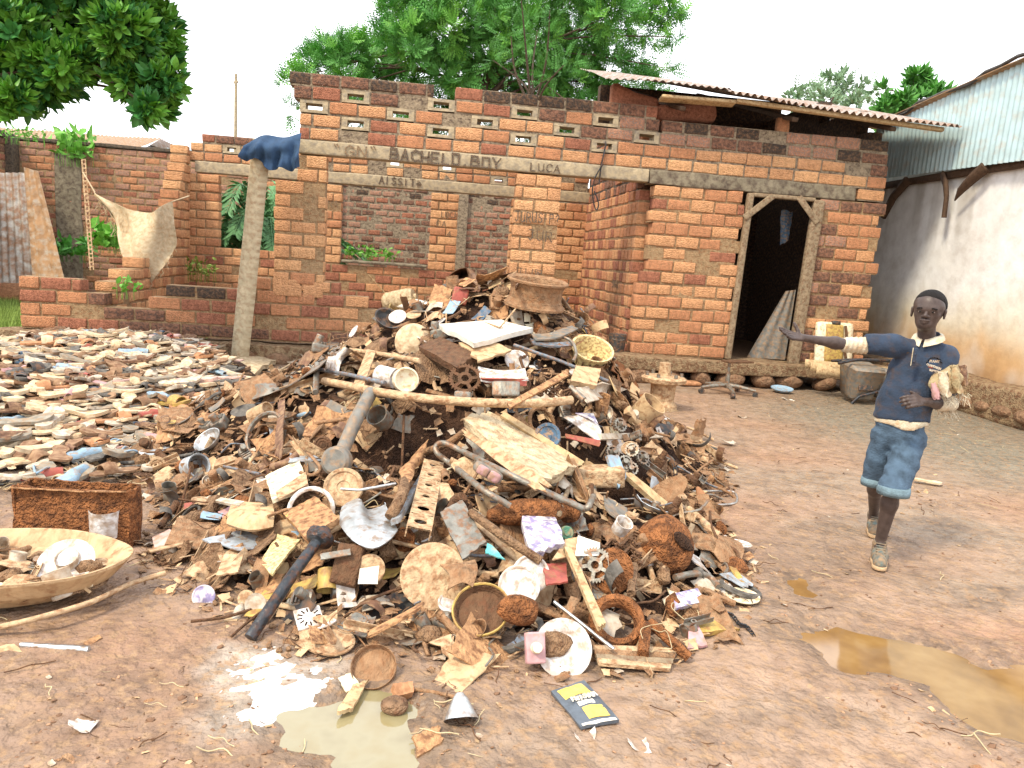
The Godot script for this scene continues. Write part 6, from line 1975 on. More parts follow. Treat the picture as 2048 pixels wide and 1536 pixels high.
func heroes_lower() -> void:
	var o: Node3D
	var st: SurfaceTool
	var t: Transform3D
	known(pane("galvanised_bar", "long bright galvanised channel bar leaning on the bent pail", "bar", "galvanised", [[852, 938, 0.34], [864, 928, 0.32], [800, 1040, 0.3], [782, 1046, 0.3]], 0.025, 0.001, 0.01), "galvanised bar")
	# perforated beam
	a_beam()
	known(pane("grey_plate", "flat grey-brown steel plate leaning right of the perforated beam", "plate", "grey_metal", [[880, 1025, 0.28], [925, 1000, 0.26], [972, 1085, 0.24], [925, 1118, 0.24]], 0.01, 0.006, 0.05), "leaning grey plate")
	o = known(shell("bent_pail", "crumpled white galvanised pail folded open in the lower heap", "pail", "bright_metal", [[[680, 1050, 0.24], [684, 1015, 0.26], [712, 998, 0.22]], [[706, 1082, 0.3], [722, 1052, 0.34], [722, 1000, 0.24]], [[745, 1098, 0.3], [752, 1060, 0.3], [735, 1020, 0.16]], [[780, 1080, 0.26], [772, 1050, 0.26], [770, 1010, 0.18]], [[796, 1060, 0.22], [790, 1050, 0.22], [768, 1005, 0.2]]], 0.006), "crumpled pail")
	known(bar("pail_strap", "thin forked metal strap over the crumpled pail", "strap", "bright_metal", [[682, 978, 0.3], [720, 980, 0.3], [792, 967, 0.26]], 0.007, false), "forked strap")
	o = known(pane("cream_tray", "cream plastic moulded tray with raised rim in the lower left heap", "tray", "cream_plastic", [[532, 955, 0.2], [600, 922, 0.16], [618, 975, 0.22], [545, 1003, 0.28]], 0.02, 0.004, 0.03), "cream tray")
	into(pane("tray_wall", "brown band standing up inside the cream tray", "band", "rust_tan", [[552, 985, 0.3], [612, 945, 0.26], [616, 970, 0.26], [558, 1000, 0.3]], 0.012, 0.004, 0.02), o, "standing_band")
	known(bar("leather_wad", "dark rolled leather wad lying on the cream tray", "wad", "leather_brown", [[545, 935, 0.26], [575, 925, 0.26], [592, 912, 0.24]], 0.026), "leather wad")
	known(turned("toilet_ring", "white plastic seat ring behind the orange square tin", "seat ring", "white_enamel", 622, 1020, 0.2, V(0.0, 0.45, 0.85), 48, [[0.82, 0.04], [0.9, 0.1], [1.0, 0.04], [1.0, -0.06], [0.82, -0.06], [0.82, 0.04]], 0.0), "white seat ring")
	heroes_last = known(pane("square_tin", "square orange rusted tin sheet with a faded yellow corner", "tin", "rust_orange", [[568, 1030, 0.24], [632, 995, 0.24], [678, 1040, 0.28], [618, 1085, 0.3]], 0.03, 0.006, 0.04), "square orange tin")
	into(pane("yellow_corner", "faded yellow paint patch on the square orange tin", "paint", "yellow_paint", [[570, 1032, 0.265], [596, 1018, 0.265], [618, 1040, 0.285], [596, 1058, 0.285]], 0.004, 0.004, 0.1), heroes_last, "yellow_corner")
	known(turned("stepped_disc", "round brown rusted lid with stepped rim behind the pail", "lid", "rust_tan", 687, 975, 0.22, V(0.05, 0.5, 0.85), 40, [[0.0, 0.0], [0.3, 0.02], [0.34, 0.08], [0.75, 0.06], [0.8, 0.14], [0.96, 0.16], [1.0, 0.06], [1.0, -0.05], [0.0, -0.06]], 0.04), "stepped lid")
	known(turned("coil_roll", "rolled grey tube end with spiral centre above the stepped lid", "roll", "grey_metal", 742, 948, 0.26, V(-0.2, 0.2, 0.9), 15, [[0.0, 0.0], [0.25, 0.1], [0.4, 0.0], [0.6, 0.1], [0.8, 0.0], [1.0, 0.1], [1.0, -2.2], [0.0, -2.2]], 0.02), "coil roll")
	known(bar("mud_root", "thick mud-covered bent bar right of the crumpled pail", "bar", "mud_caked", [[780, 940, 0.34], [808, 945, 0.36], [806, 985, 0.34], [780, 1035, 0.3]], 0.028), "muddy bent bar")
	o = known(bar("black_tube", "long black steel shaft with a flange slanting out of the front left", "shaft", "black_iron", [[638, 1078, 0.3], [585, 1150, 0.3], [500, 1276, 0.03]], 0.024, false, 14), "black shaft")
	part("flange", lathe_mesh([Vector2(0.024, 0.03), Vector2(0.045, 0.02), Vector2(0.062, 0.0), Vector2(0.062, -0.02), Vector2(0.04, -0.03), Vector2(0.024, -0.06)], 20), "black_iron", o, facing(Vector3.ZERO, (H([500, 1276, 0.03]) - H([638, 1078, 0.3])).normalized()))
	part("end_cap", lathe_mesh([Vector2(0.0, 0.05), Vector2(0.022, 0.05), Vector2(0.03, 0.0), Vector2(0.0, 0.0)], 16), "rust_dark", o, facing(Vector3.ZERO, (H([638, 1078, 0.3]) - H([500, 1276, 0.03])).normalized()))
	known(turned("big_disc", "largest brown rusted round steel disc standing in the front heap", "disc", "rust_tan", 866, 1152, 0.2, V(0.08, 0.45, 0.9), 66, [[0.0, 0.05], [0.25, 0.02], [0.95, 0.02], [1.0, 0.0], [0.95, -0.02], [0.0, -0.02]], 0.03, 36), "big rusty disc")
	known(shell("bent_guard", "twisted brown sheet guard lying over the big rusty disc", "guard", "rust_brown", [[[880, 1130, 0.24], [900, 1150, 0.28], [895, 1180, 0.26]], [[915, 1128, 0.28], [925, 1140, 0.32], [925, 1165, 0.28]], [[950, 1120, 0.26], [955, 1140, 0.3], [945, 1175, 0.26]]], 0.006), "twisted guard")
	known(pane("leaf_spring", "narrow yellow-brown flat bar slanting down below the big disc", "bar", "rust_orange", [[848, 1205, 0.22], [842, 1215, 0.24], [735, 1275, 0.12], [738, 1262, 0.12]], 0.012, 0.006, 0.06), "yellow-brown flat bar")
	heroes_last = known(turned("yellow_drum", "dark drum with a yellow painted rim filled with muddy scrap", "drum", "rust_dark", 962, 1218, 0.18, V(-0.12, 0.8, 0.6), 58, [[0.0, -0.35], [0.85, -0.35], [0.96, 0.0], [0.9, 0.02], [0.8, -0.25], [0.0, -0.27]], 0.03, 32), "yellow-rimmed drum")
	into(turned("drum_rim", "worn yellow rim band of the dark drum", "rim", "yellow_paint", 962, 1218, 0.185, V(-0.12, 0.8, 0.6), 58.5, [[0.93, 0.0], [0.96, 0.05], [1.0, 0.05], [1.02, 0.0], [1.0, -0.05], [0.93, 0.0]], 0.03, 32), heroes_last, "rim")
	known(turned("round_cover", "white round cover with a tan rim, upper of the two by the muddy block", "cover", "white_enamel", 1062, 1148, 0.2, V(0.12, 0.5, 0.85), 38, LID, 0.02), "upper round cover")
	known(turned("round_cover", "white round cover with a tan rim, lower of the two by the muddy block", "cover", "white_enamel", 1038, 1172, 0.24, V(0.05, 0.5, 0.88), 42, LID, 0.02), "lower round cover")
	known(clod("muddy_block", "rough mud-caked block sitting on the yellow-rimmed drum", "block", "rust_flaky", 1040, 1222, 0.24, V(0.09, 0.06, 0.05), V(0.3, 0.2, -0.15), 0.14), "muddy block")
	o = known(block("red_switch", "dusty red square box with a round cream knob", "switch", "pink_dusty", 1070, 1296, 0.14, V(0.075, 0.115, 0.05), V(-0.5, 0.15, 0.03), 0.006, 0.002), "red knob box")
	part("knob", lathe_mesh([Vector2(0.0, 0.03), Vector2(0.018, 0.028), Vector2(0.022, 0.0)], 16), "cream_plastic", o, Transform3D(Basis(V(1, 0, 0), PI / 2), V(0.0, 0.0, 0.025)))
	heroes_last = known(turned("enamel_plate", "large white enamel plate streaked with brown mud at the front right", "plate", "white_enamel", 1125, 1298, 0.1, V(0.18, 0.62, 0.75), 58, [[0.0, 0.0], [0.55, 0.0], [0.7, 0.1], [1.0, 0.16], [1.0, 0.12], [0.7, 0.05], [0.55, -0.04], [0.0, -0.04]], 0.05, 32), "muddy enamel plate")
	into(clod("mud_on_plate", "brown mud smeared over the white enamel plate", "mud", "mud_caked", 1112, 1288, 0.13, V(0.07, 0.02, 0.06), V(0.8, 0.3, 0), 0.3), heroes_last, "mud_smear")
	known(turned("mud_ring", "thick mud-caked ring like a small tyre at the front right", "ring", "rust_flaky", 1235, 1245, 0.1, V(0.05, 0.75, 0.6), 58, [[0.62, 0.1], [0.72, 0.3], [0.9, 0.3], [1.0, 0.1], [1.0, -0.2], [0.85, -0.3], [0.65, -0.2], [0.62, 0.1]], 0.16, 26), "mud-caked ring")
	known(pane("wood_stake", "pale weathered wooden stake standing at the front right", "stake", "wood_pale", [[1128, 1098, 0.3], [1142, 1102, 0.3], [1212, 1250, 0.22], [1196, 1256, 0.22]], 0.022, 0.003, 0.04), "wooden stake")
	known(bar("steel_needle", "thin bright steel rod slanting to the flat bars", "rod", "bright_metal", [[1108, 1204, 0.22], [1228, 1298, 0.1]], 0.007, false), "bright steel rod")
	t = facing(hit(1190, 1130, 0.2), V(-0.2, 0.5, 0.85).normalized())
	st = tool(false)
	gear(st, Transform3D(), px2m(t.origin, 36), 34, 0.012, 5)
	known(solo("sprocket", done(st), "grey_metal", "grey toothed bicycle sprocket beside the wooden stake", "sprocket", t), "grey sprocket")
	known(turned("rust_disc", "oval flaking rust disc right of the grey sprocket", "disc", "rust_flaky", 1226, 1142, 0.22, V(-0.55, 0.4, 0.7), 46, DISC, 0.08), "flaking disc")
	for q in [[1200, 1090, 1280, 1085, "upper"], [1205, 1105, 1282, 1104, "middle"], [1222, 1118, 1284, 1122, "lower"]]:
		st = tool(true)
		var path := []
		var o0 := hit(q[0], q[1], 0.18)
		for k in 20:
			path.append(hit(lerpf(q[0], q[2], k / 19.0), lerpf(q[1], q[3], k / 19.0) + 7.0 * sin(k * 0.8), 0.18) - o0)
		chain_into(st, path, 0.026)
		known(solo("bicycle_chain", done(st), "rust_dark", "%s strand of the dark bicycle chain left of the rusty pot" % q[4], "chain", at(o0)), q[4] + " bicycle chain")
	o = known(clod("rusty_pot", "big round rust-caked pot with a torn hole at the right", "pot", "rust_flaky", 1330, 1092, 0.1, V(0.15, 0.14, 0.14), V(0, 0.2, 0.3), 0.1), "rusty pot")
	st = tool(true)
	blob(st, Transform3D(), V(0.028, 0.055, 0.012), 0.3, 8, 1.6, 12, 8)
	part("hole", done(st), "core", o, Transform3D(Basis.from_euler(V(-0.3, 0.45, 0.5)) * Basis(), V(0.06, 0.055, 0.125)))
	known(pane("crushed_pack", "crumpled white and violet printed metal pack in the middle right", "packaging", "purple_print", [[1042, 1038, 0.26], [1108, 1030, 0.24], [1124, 1095, 0.26], [1062, 1118, 0.3]], 0.03, 0.03, 0.1), "violet pack")
	known(bar("rust_branch", "long mud-crusted rod slanting left of the violet pack", "rod", "mud_caked", [[942, 1025, 0.3], [1010, 1075, 0.34], [1082, 1122, 0.3]], 0.02), "mud-crusted rod")
	known(clod("rust_lump", "long lumpy rust-caked mass under the tubular frame", "lump", "rust_flaky", 1045, 1028, 0.22, V(0.2, 0.06, 0.07), V(0, 0.1, 0.15), 0.22), "rust-caked lump")
	known(clod("rust_lump", "short rounded rust lump right of the long one", "lump", "rust_flaky", 1138, 1022, 0.18, V(0.06, 0.055, 0.05), V(0, 0, 0), 0.2), "short rust lump")
	known(bar("worn_grip", "worn wooden handle standing in the hollow below the frame end", "handle", "wood_grey", [[1142, 962, 0.3], [1118, 1028, 0.28]], 0.014), "worn handle")
	known(turned("green_bottle", "green plastic bottle cap end beside the violet pack", "bottle", "green_dusty", 1134, 1066, 0.22, V(0.1, 0.3, 0.9), 14, [[0.0, 0.3], [0.4, 0.3], [0.45, 0.0], [0.9, 0.0], [1.0, -0.2], [1.0, -1.0], [0.0, -1.0]], 0.02), "green bottle end")
	known(turned("white_cup", "white stained cup lying left of the rusty pot", "cup", "white_enamel", 1237, 1062, 0.16, V(0.3, 0.8, 0.4), 18, CUP, 0.05), "white cup")
	known(pane("white_ticket", "flat white sheet behind the wooden stake", "sheet", "board_pale", [[1156, 1072, 0.22], [1200, 1086, 0.22], [1198, 1112, 0.24], [1150, 1112, 0.26]], 0.004, 0.003, 0.02), "white flat sheet")
	known(pane("carton_flap", "open tan carton flap left of the white flat sheet", "carton", "card_tan", [[1130, 1080, 0.22], [1158, 1074, 0.2], [1150, 1112, 0.24], [1104, 1122, 0.28]], 0.008, 0.004, 0.04), "tan carton flap")
	known(pane("turquoise_scrap", "bright turquoise plastic scrap below the mud-crusted rod", "plastic", "turquoise", [[975, 1088, 0.26], [985, 1092, 0.26], [1010, 1122, 0.26], [972, 1108, 0.28]], 0.006, 0.01, 0.1), "turquoise scrap")
	known(pane("red_brown_plate", "dull red rusted plate right of the upper round cover", "plate", "red_paint", [[1085, 1130, 0.22], [1132, 1126, 0.22], [1134, 1165, 0.24], [1092, 1172, 0.24]], 0.008, 0.01, 0.05), "dull red plate")
	known(bar("thick_bar", "stubby mud-caked bar standing at the flaking disc", "bar", "mud_caked", [[1268, 1132, 0.18], [1262, 1188, 0.2]], 0.02), "stubby upright bar")
	known(bar("thick_bar", "mud-caked bar pointing to the viewer below the mud ring", "bar", "rust_flaky", [[1292, 1250, 0.12], [1286, 1308, 0.08]], 0.024), "bar below the ring")
	known(bar("thick_bar", "long mud-caked bar slanting to the front right corner", "bar", "rust_flaky", [[1300, 1245, 0.12], [1340, 1280, 0.1], [1378, 1315, 0.04]], 0.022), "corner mud bar")
	known(bar("elbow_pipe", "grey bent pipe elbow at the right foot", "pipe", "grey_metal", [[1350, 1155, 0.08], [1392, 1147, 0.08], [1420, 1155, 0.05], [1437, 1174, 0.03]], 0.016), "pipe elbow")
	known(bar("white_tube", "short white plastic tube lying right of the rusty pot", "tube", "white_enamel", [[1408, 1076, 0.03], [1450, 1073, 0.02]], 0.011, false), "short white tube")
	known(bar("brown_pipe", "brown rusted pipe running to the oval white plate", "pipe", "rust_brown", [[1405, 1180, 0.04], [1445, 1198, 0.03], [1470, 1208, 0.02]], 0.016), "brown pipe")
	known(turned("oval_plate", "cream enamel plate lying flat on the mud at the far right foot", "plate", "cream_plastic", 1485, 1194, 0.02, V(0, 1, 0.05), 34, [[0.0, 0.02], [0.8, 0.02], [0.9, 0.1], [1.0, 0.12], [1.0, 0.07], [0.9, 0.0], [0.0, -0.02]], 0.0), "cream plate")
	known(pane("blue_dish", "rectangular white and blue dish filled with dirt", "dish", "purple_print", [[1342, 1192, 0.06], [1392, 1180, 0.05], [1410, 1205, 0.04], [1350, 1220, 0.06]], 0.02, 0.003, 0.02), "blue dish")
	st = tool(true)
	var pth := []
	var oo := hit(1410, 1190, 0.05)
	for k in 30:
		pth.append(hit(lerpf(1412, 1508, k / 29.0), lerpf(1192, 1268, k / 29.0) + 3.0 * sin(k * 0.7), 0.03) - oo)
	chain_into(st, pth, 0.02)
	known(solo("long_chain", done(st), "black_iron", "long dark chain stretched over the mud at the right foot", "chain", at(oo)), "long dark chain")
	known(pane("yellow_slab", "yellow-orange broken slab beside the long chain", "slab", "yellow_paint", [[1385, 1240, 0.04], [1430, 1245, 0.03], [1478, 1262, 0.02], [1400, 1268, 0.03]], 0.025, 0.004, 0.1), "yellow slab")
	known(pane("red_packet", "crumpled red and white plastic packet near the corner mud bar", "packet", "pink_dusty", [[1378, 1255, 0.04], [1395, 1250, 0.04], [1414, 1290, 0.02], [1375, 1296, 0.03]], 0.012, 0.02, 0.06), "red packet")
	for k in 4:
		known(pane("flat_bar", "%s of the flat rusty bars stacked at the front right foot" % ["uppermost", "second from the top", "third from the top", "lowest"][k], "bar", ["rust_tan", "rust_brown", "wood_grey", "rust_tan"][k], [[1185 + k * 3, 1292 + k * 9, 0.06], [1186 + k * 4, 1302 + k * 9, 0.06], [1352 - k * 4, 1308 + k * 11, 0.03], [1354 - k * 4, 1298 + k * 11, 0.03]], 0.014, 0.002, 0.01), ["top flat bar", "second flat bar", "third flat bar", "lowest flat bar"][k])
	# --- front foot
	known(turned("round_pan", "round shallow rusted pan with straight wall at the front", "pan", "rust_brown", 748, 1338, 0.06, V(0.02, 0.72, 0.62), 45, PAN, 0.01, 36), "round rusted pan")
	known(turned("dusty_disc", "flat dusty round lid lying behind the round pan", "lid", "rust_tan", 668, 1284, 0.05, V(0, 0.95, 0.15), 42, LID, 0.0, 32), "flat dusty lid")
	known(pane("hardboard", "large tan hardboard sheet lying on the ground at the front", "board", "card_tan", [[862, 1368, 0.03], [905, 1300, 0.06], [998, 1312, 0.05], [918, 1390, 0.02]], 0.006, 0.006, 0.09), "large hardboard")
	o = known(block("drain_grate", "small square white drain grate left of the flat dusty lid", "grate", "white_enamel", 618, 1236, 0.05, V(0.105, 0.012, 0.105), V(0.35, 0.5, 0.1), 0.003, 0.0), "drain grate")
	for k in 12:
		var an := TAU * k / 12.0
		part("slot", slot_mesh(0.008, 0.022), "core", o, Transform3D(Basis(Vector3.UP, -an) * Basis(V(0, 0, 1), PI / 2) * Basis(V(0, 1, 0), 0.0), V(cos(an) * 0.036, 0.006, sin(an) * 0.036)) * Transform3D(Basis(V(0, 1, 0), PI / 2), Vector3.ZERO))
	known(turned("bell_funnel", "pale crushed metal funnel lying on the ground at the front", "funnel", "bright_metal", 922, 1436, 0.05, V(0.15, -0.75, 0.62), 34, [[0.0, -1.35], [0.2, -1.4], [0.45, -1.1], [0.8, -0.4], [1.0, 0.05], [1.04, 0.1], [0.96, 0.05], [0.72, -0.4], [0.0, -1.1]], 0.12), "crushed funnel")
	known(pane("folded_tin", "folded orange and red tin corner lying in front of the funnel", "tin", "rust_orange", [[826, 1470, 0.04], [878, 1448, 0.06], [886, 1480, 0.04], [838, 1510, 0.01]], 0.012, 0.02, 0.14), "folded tin corner")
	known(pane("brick_chunk", "broken tan brick chunk lying in the pool edge", "brick", "terracotta", [[785, 1372, 0.07], [822, 1368, 0.07], [826, 1390, 0.03], [790, 1398, 0.03]], 0.04, 0.005, 0.05), "tan brick chunk")
	known(clod("wet_stone", "wet brown stone half in the shallow pool", "stone", "stone", 790, 1412, 0.02, V(0.045, 0.03, 0.035), V(0, 0.3, 0), 0.15), "wet stone")
	known(pane("yellow_wrapper", "faded yellow plastic wrapper in the pool by the round pan", "wrapper", "cream_plastic", [[676, 1355, 0.03], [702, 1345, 0.04], [722, 1375, 0.03], [692, 1386, 0.02]], 0.004, 0.01, 0.08), "yellow wrapper")
	known(pane("wood_splinter", "broken pale wood splinter reaching into the pool", "splinter", "wood_pale", [[705, 1372, 0.03], [735, 1362, 0.03], [705, 1420, 0.02], [672, 1428, 0.02]], 0.014, 0.005, 0.1), "wood splinter")
	known(bar("thin_branch", "thin brown branch lying between the tan brick chunk and the funnel", "branch", "rust_brown", [[824, 1378, 0.03], [870, 1385, 0.02], [916, 1396, 0.04]], 0.007), "thin branch")
	coffee_pouch()
	for q in [[1170, 1473, "white plastic chip just below the pouch"], [168, 1452, "white broken shell lying alone at the left front"], [1278, 1492, "bent white clip on the mud right of the pouch"]]:
		var chip := tool(true)
		sheet(chip, four([V(-0.035, 0, -0.03), V(0.03, 0.01, -0.035), V(0.035, 0, 0.03), V(-0.03, 0.015, 0.03)], 5, 4, 0.01, 0.2, 0.012, q[0], 200.0), 0.003)
		known(solo("white_chip", done(chip), "white_enamel", q[2], "plastic", at(hit(q[0], q[1], 0.01))), "white chip")
	known(turned("printed_disc", "round lid with worn blue and orange print at the left front foot", "lid", "purple_print", 407, 1193, 0.04, V(0.05, 0.35, 0.93), 23, LID, 0.0), "printed round lid")
	known(turned("vent_disc", "small brown round disc with holes left of the black shaft", "disc", "rust_tan", 492, 1197, 0.05, V(0, 0.4, 0.9), 17, DISC, 0.0), "holed brown disc")
	known(pane("yellow_label", "yellow printed cardboard piece beneath the black shaft", "cardboard", "yellow_paint", [[530, 1180, 0.06], [556, 1188, 0.06], [532, 1240, 0.03], [490, 1232, 0.03]], 0.004, 0.004, 0.05), "yellow cardboard")
	known(turned("pale_dish", "pale dented dish leaning on the yellow cardboard", "dish", "white_dusty", 512, 1208, 0.08, V(-0.1, 0.4, 0.9), 22, [[0.0, 0.0], [0.7, 0.05], [1.0, 0.2], [1.0, 0.15], [0.7, 0.0], [0.0, -0.05]], 0.1), "pale dented dish")
	known(turned("yellow_can", "yellow labelled can lying right of the black shaft", "can", "yellow_paint", 655, 1140, 0.16, V(0.15, -0.7, 0.65), 19, CAN, 0.06), "yellow can")
	known(block("black_box", "dark brown metal box with a pressed front right of the yellow can", "box", "rust_dark", 695, 1132, 0.16, V(0.11, 0.17, 0.08), V(-0.6, 0.1, -0.15), 0.006, 0.006), "dark metal box")
	known(pane("grey_flap", "bent grey strip over the top of the black shaft", "strip", "grey_metal", [[640, 1108, 0.3], [700, 1098, 0.28], [702, 1110, 0.28], [642, 1120, 0.3]], 0.006, 0.003, 0.02), "grey strip")
	known(turned("tan_disc", "round tan lid behind the white card at the front", "lid", "rust_tan", 740, 1138, 0.16, V(0.05, 0.45, 0.9), 30, LID, 0.02), "tan lid")
	known(pane("white_card", "white square card standing in front of the tan lid", "card", "board_pale", [[720, 1138, 0.22], [758, 1132, 0.22], [755, 1168, 0.2], [716, 1168, 0.2]], 0.004, 0.002, 0.02), "white square card")
	known(pane("yellowed_sheet", "yellowed white sheet panel leaning left of the black shaft", "sheet", "yellow_enamel", [[520, 1128, 0.16], [555, 1068, 0.18], [600, 1080, 0.2], [545, 1150, 0.18]], 0.01, 0.006, 0.05), "yellowed sheet")
	known(shell("tan_bag", "bundle of dusty tan folded cardboard with a cross strap", "bundle", "card_tan", [[[455, 1050, 0.16], [460, 1022, 0.18], [468, 1005, 0.14]], [[500, 1062, 0.22], [505, 1030, 0.26], [505, 1008, 0.18]], [[545, 1055, 0.18], [548, 1030, 0.2], [545, 1012, 0.14]]], 0.02), "tan bundle")
	known(pane("shoe_sole_plate", "smooth tan tongue-shaped plate left of the yellowed sheet", "plate", "rust_tan", [[432, 1152, 0.1], [450, 1108, 0.12], [487, 1110, 0.14], [476, 1145, 0.14]], 0.008, 0.004, 0.06), "tan tongue plate")
	known(pane("text_card", "pinkish printed card lying at the left of the heap", "card", "sole_pink", [[304, 1075, 0.06], [340, 1058, 0.08], [358, 1085, 0.08], [312, 1108, 0.08]], 0.004, 0.003, 0.02), "pinkish card")
	known(pane("long_tray", "long shallow white tray among the brown pieces on the left", "tray", "white_dusty", [[410, 998, 0.16], [420, 993, 0.16], [490, 1005, 0.18], [478, 1014, 0.2]], 0.014, 0.002, 0.02), "shallow white tray")  # tray in an even dusty white
	known(bar("blue_strip", "short blue-grey metal strip in the left flank", "strip", "pipe_blue", [[448, 933, 0.16], [520, 948, 0.18]], 0.009, false), "blue-grey strip")
	known(turned("roller", "brown roller wheel with a dark hub at the left flank", "roller", "rust_tan", 315, 930, 0.1, V(0.35, 0.15, 0.9), 16, [[0.3, 0.3], [0.55, 0.35], [0.6, 0.1], [0.75, 0.3], [1.0, 0.3], [1.0, -0.9], [0.3, -0.9]], 0.0), "roller wheel")
	known(bar("roller_axle", "thin axle bar running from the roller wheel", "axle", "rust_brown", [[325, 932, 0.1], [372, 922, 0.1]], 0.008, false), "roller axle")
	known(turned("grey_bucket", "dented grey bucket lying on the left flank", "bucket", "galvanised", 378, 935, 0.1, V(0.7, 0.3, 0.5), 24, CUP, 0.06), "dented bucket")
	known(turned("chrome_lamp", "chrome headlamp bowl at the left end of the heap", "lamp bowl", "bright_metal", 415, 880, 0.1, V(-0.4, 0.7, 0.5), 28, [[0.0, -0.5], [0.5, -0.42], [0.85, -0.15], [1.0, 0.1], [1.05, 0.12], [1.0, 0.04], [0.85, -0.22], [0.5, -0.5], [0.0, -0.58]], 0.03), "chrome lamp bowl")
	known(turned("tan_tube", "tan rusted cylinder lying below the ribbed shield", "cylinder", "rust_tan", 520, 825, 0.14, V(0.75, 0.45, 0.4), 15, [[0.0, -1.6], [1.0, -1.6], [1.0, 1.6], [0.85, 1.6], [0.85, 1.2], [0.0, 1.2]], 0.03), "tan cylinder")
	known(turned("dark_oval", "dark flat oval pad left of the tan cylinder", "pad", "rubber", 490, 820, 0.1, V(-0.1, 0.8, 0.5), 18, DISC, 0.0, 24, 1.6), "dark oval pad")
	known(turned("wheel_ring", "large grey rim ring half buried in the left middle", "ring", "grey_metal", 530, 870, 0.12, V(-0.45, 0.45, 0.8), 50, [[0.86, 0.05], [0.93, 0.1], [1.0, 0.05], [1.0, -0.1], [0.86, -0.1], [0.86, 0.05]], 0.02, 32), "grey rim ring")
	known(turned("spiral_gear", "dark coiled gear disc above the cream tray", "gear", "rust_dark", 645, 890, 0.24, V(0.1, 0.3, 0.9), 18, [[0.0, 0.1], [0.3, 0.1], [0.35, 0.0], [0.5, 0.1], [0.65, 0.0], [0.8, 0.1], [1.0, 0.0], [1.0, -0.2], [0.0, -0.2]], 0.05), "coiled gear")
	known(bar("brown_loop", "thin brown looped rod around the coiled gear", "rod", "rust_brown", [[575, 870, 0.24], [610, 900, 0.26], [640, 935, 0.26], [625, 950, 0.26], [600, 945, 0.24]], 0.009), "looped rod")
	known(bar("angle_strip", "long brown strip crossing the left middle of the heap", "strip", "rust_brown", [[552, 858, 0.22], [620, 848, 0.26], [690, 838, 0.3]], 0.012, false), "crossing strip")
	known(pane("hanging_strap", "curled brown strap hanging in the left middle", "strap", "leather_brown", [[556, 800, 0.2], [570, 798, 0.2], [566, 920, 0.24], [552, 915, 0.24]], 0.006, 0.02, 0.1), "hanging brown strap")
	known(turned("reel", "white round can opened towards the viewer in the left flank", "can", "white_dusty", 418, 962, 0.12, V(0.1, 0.4, 0.9), 13, [[0.0, -1.0], [1.0, -1.0], [1.0, 0.3], [0.86, 0.3], [0.86, 0.0], [0.0, 0.0]], 0.0), "white opened can")

func a_beam() -> void:
	# pressed channel with a row of round holes: strips round the holes, flanges at both sides
	var a := H([868, 922, 0.34])
	var b := H([838, 1058, 0.32])
	var t := along(b, a)
	var look := (EYE - t.origin).normalized()
	var y := t.basis.y
	var z := (look - y * look.dot(y)).normalized()
	t.basis = Basis(y.cross(z), y, z)
	var l := a.distance_to(b)
	var st := tool(false)
	var w := 0.1
	var n := 6
	for k in n:
		var y0 := lerpf(-l, l, (k + 0.5) / n) * 0.5
		var rr := 0.02 if k > 1 else 0.03
		var seg := 16
		for s in seg:
			var c := []
			for q in [[0, s], [0, s + 1], [1, s + 1], [1, s]]:
				var an: float = TAU * q[1] / seg + PI / seg
				var d := Vector2(cos(an), sin(an))
				var p := d * rr
				if q[0] == 1:
					var m := maxf(absf(d.x) / (w * 0.5), absf(d.y) / (l / n * 0.5))
					p = d / m
				c.append(V(p.x, y0 + p.y, 0))
			var u := V(0, 0, 0.003)
			quad(st, c[0] + u, c[3] + u, c[2] + u, c[1] + u)
			quad(st, c[0] - u, c[1] - u, c[2] - u, c[3] - u)
			quad(st, c[0] - u, c[0] + u, c[1] + u, c[1] - u)
	for s in [-1, 1]:
		bx(st, at(V(s * (w * 0.5 + 0.003), 0, -0.022)), V(0.006, l, 0.05))
	known(solo("perforated_beam", done(st), "rust_tan", "tan pressed steel channel with a row of round holes in the middle", "channel", t), "perforated beam")

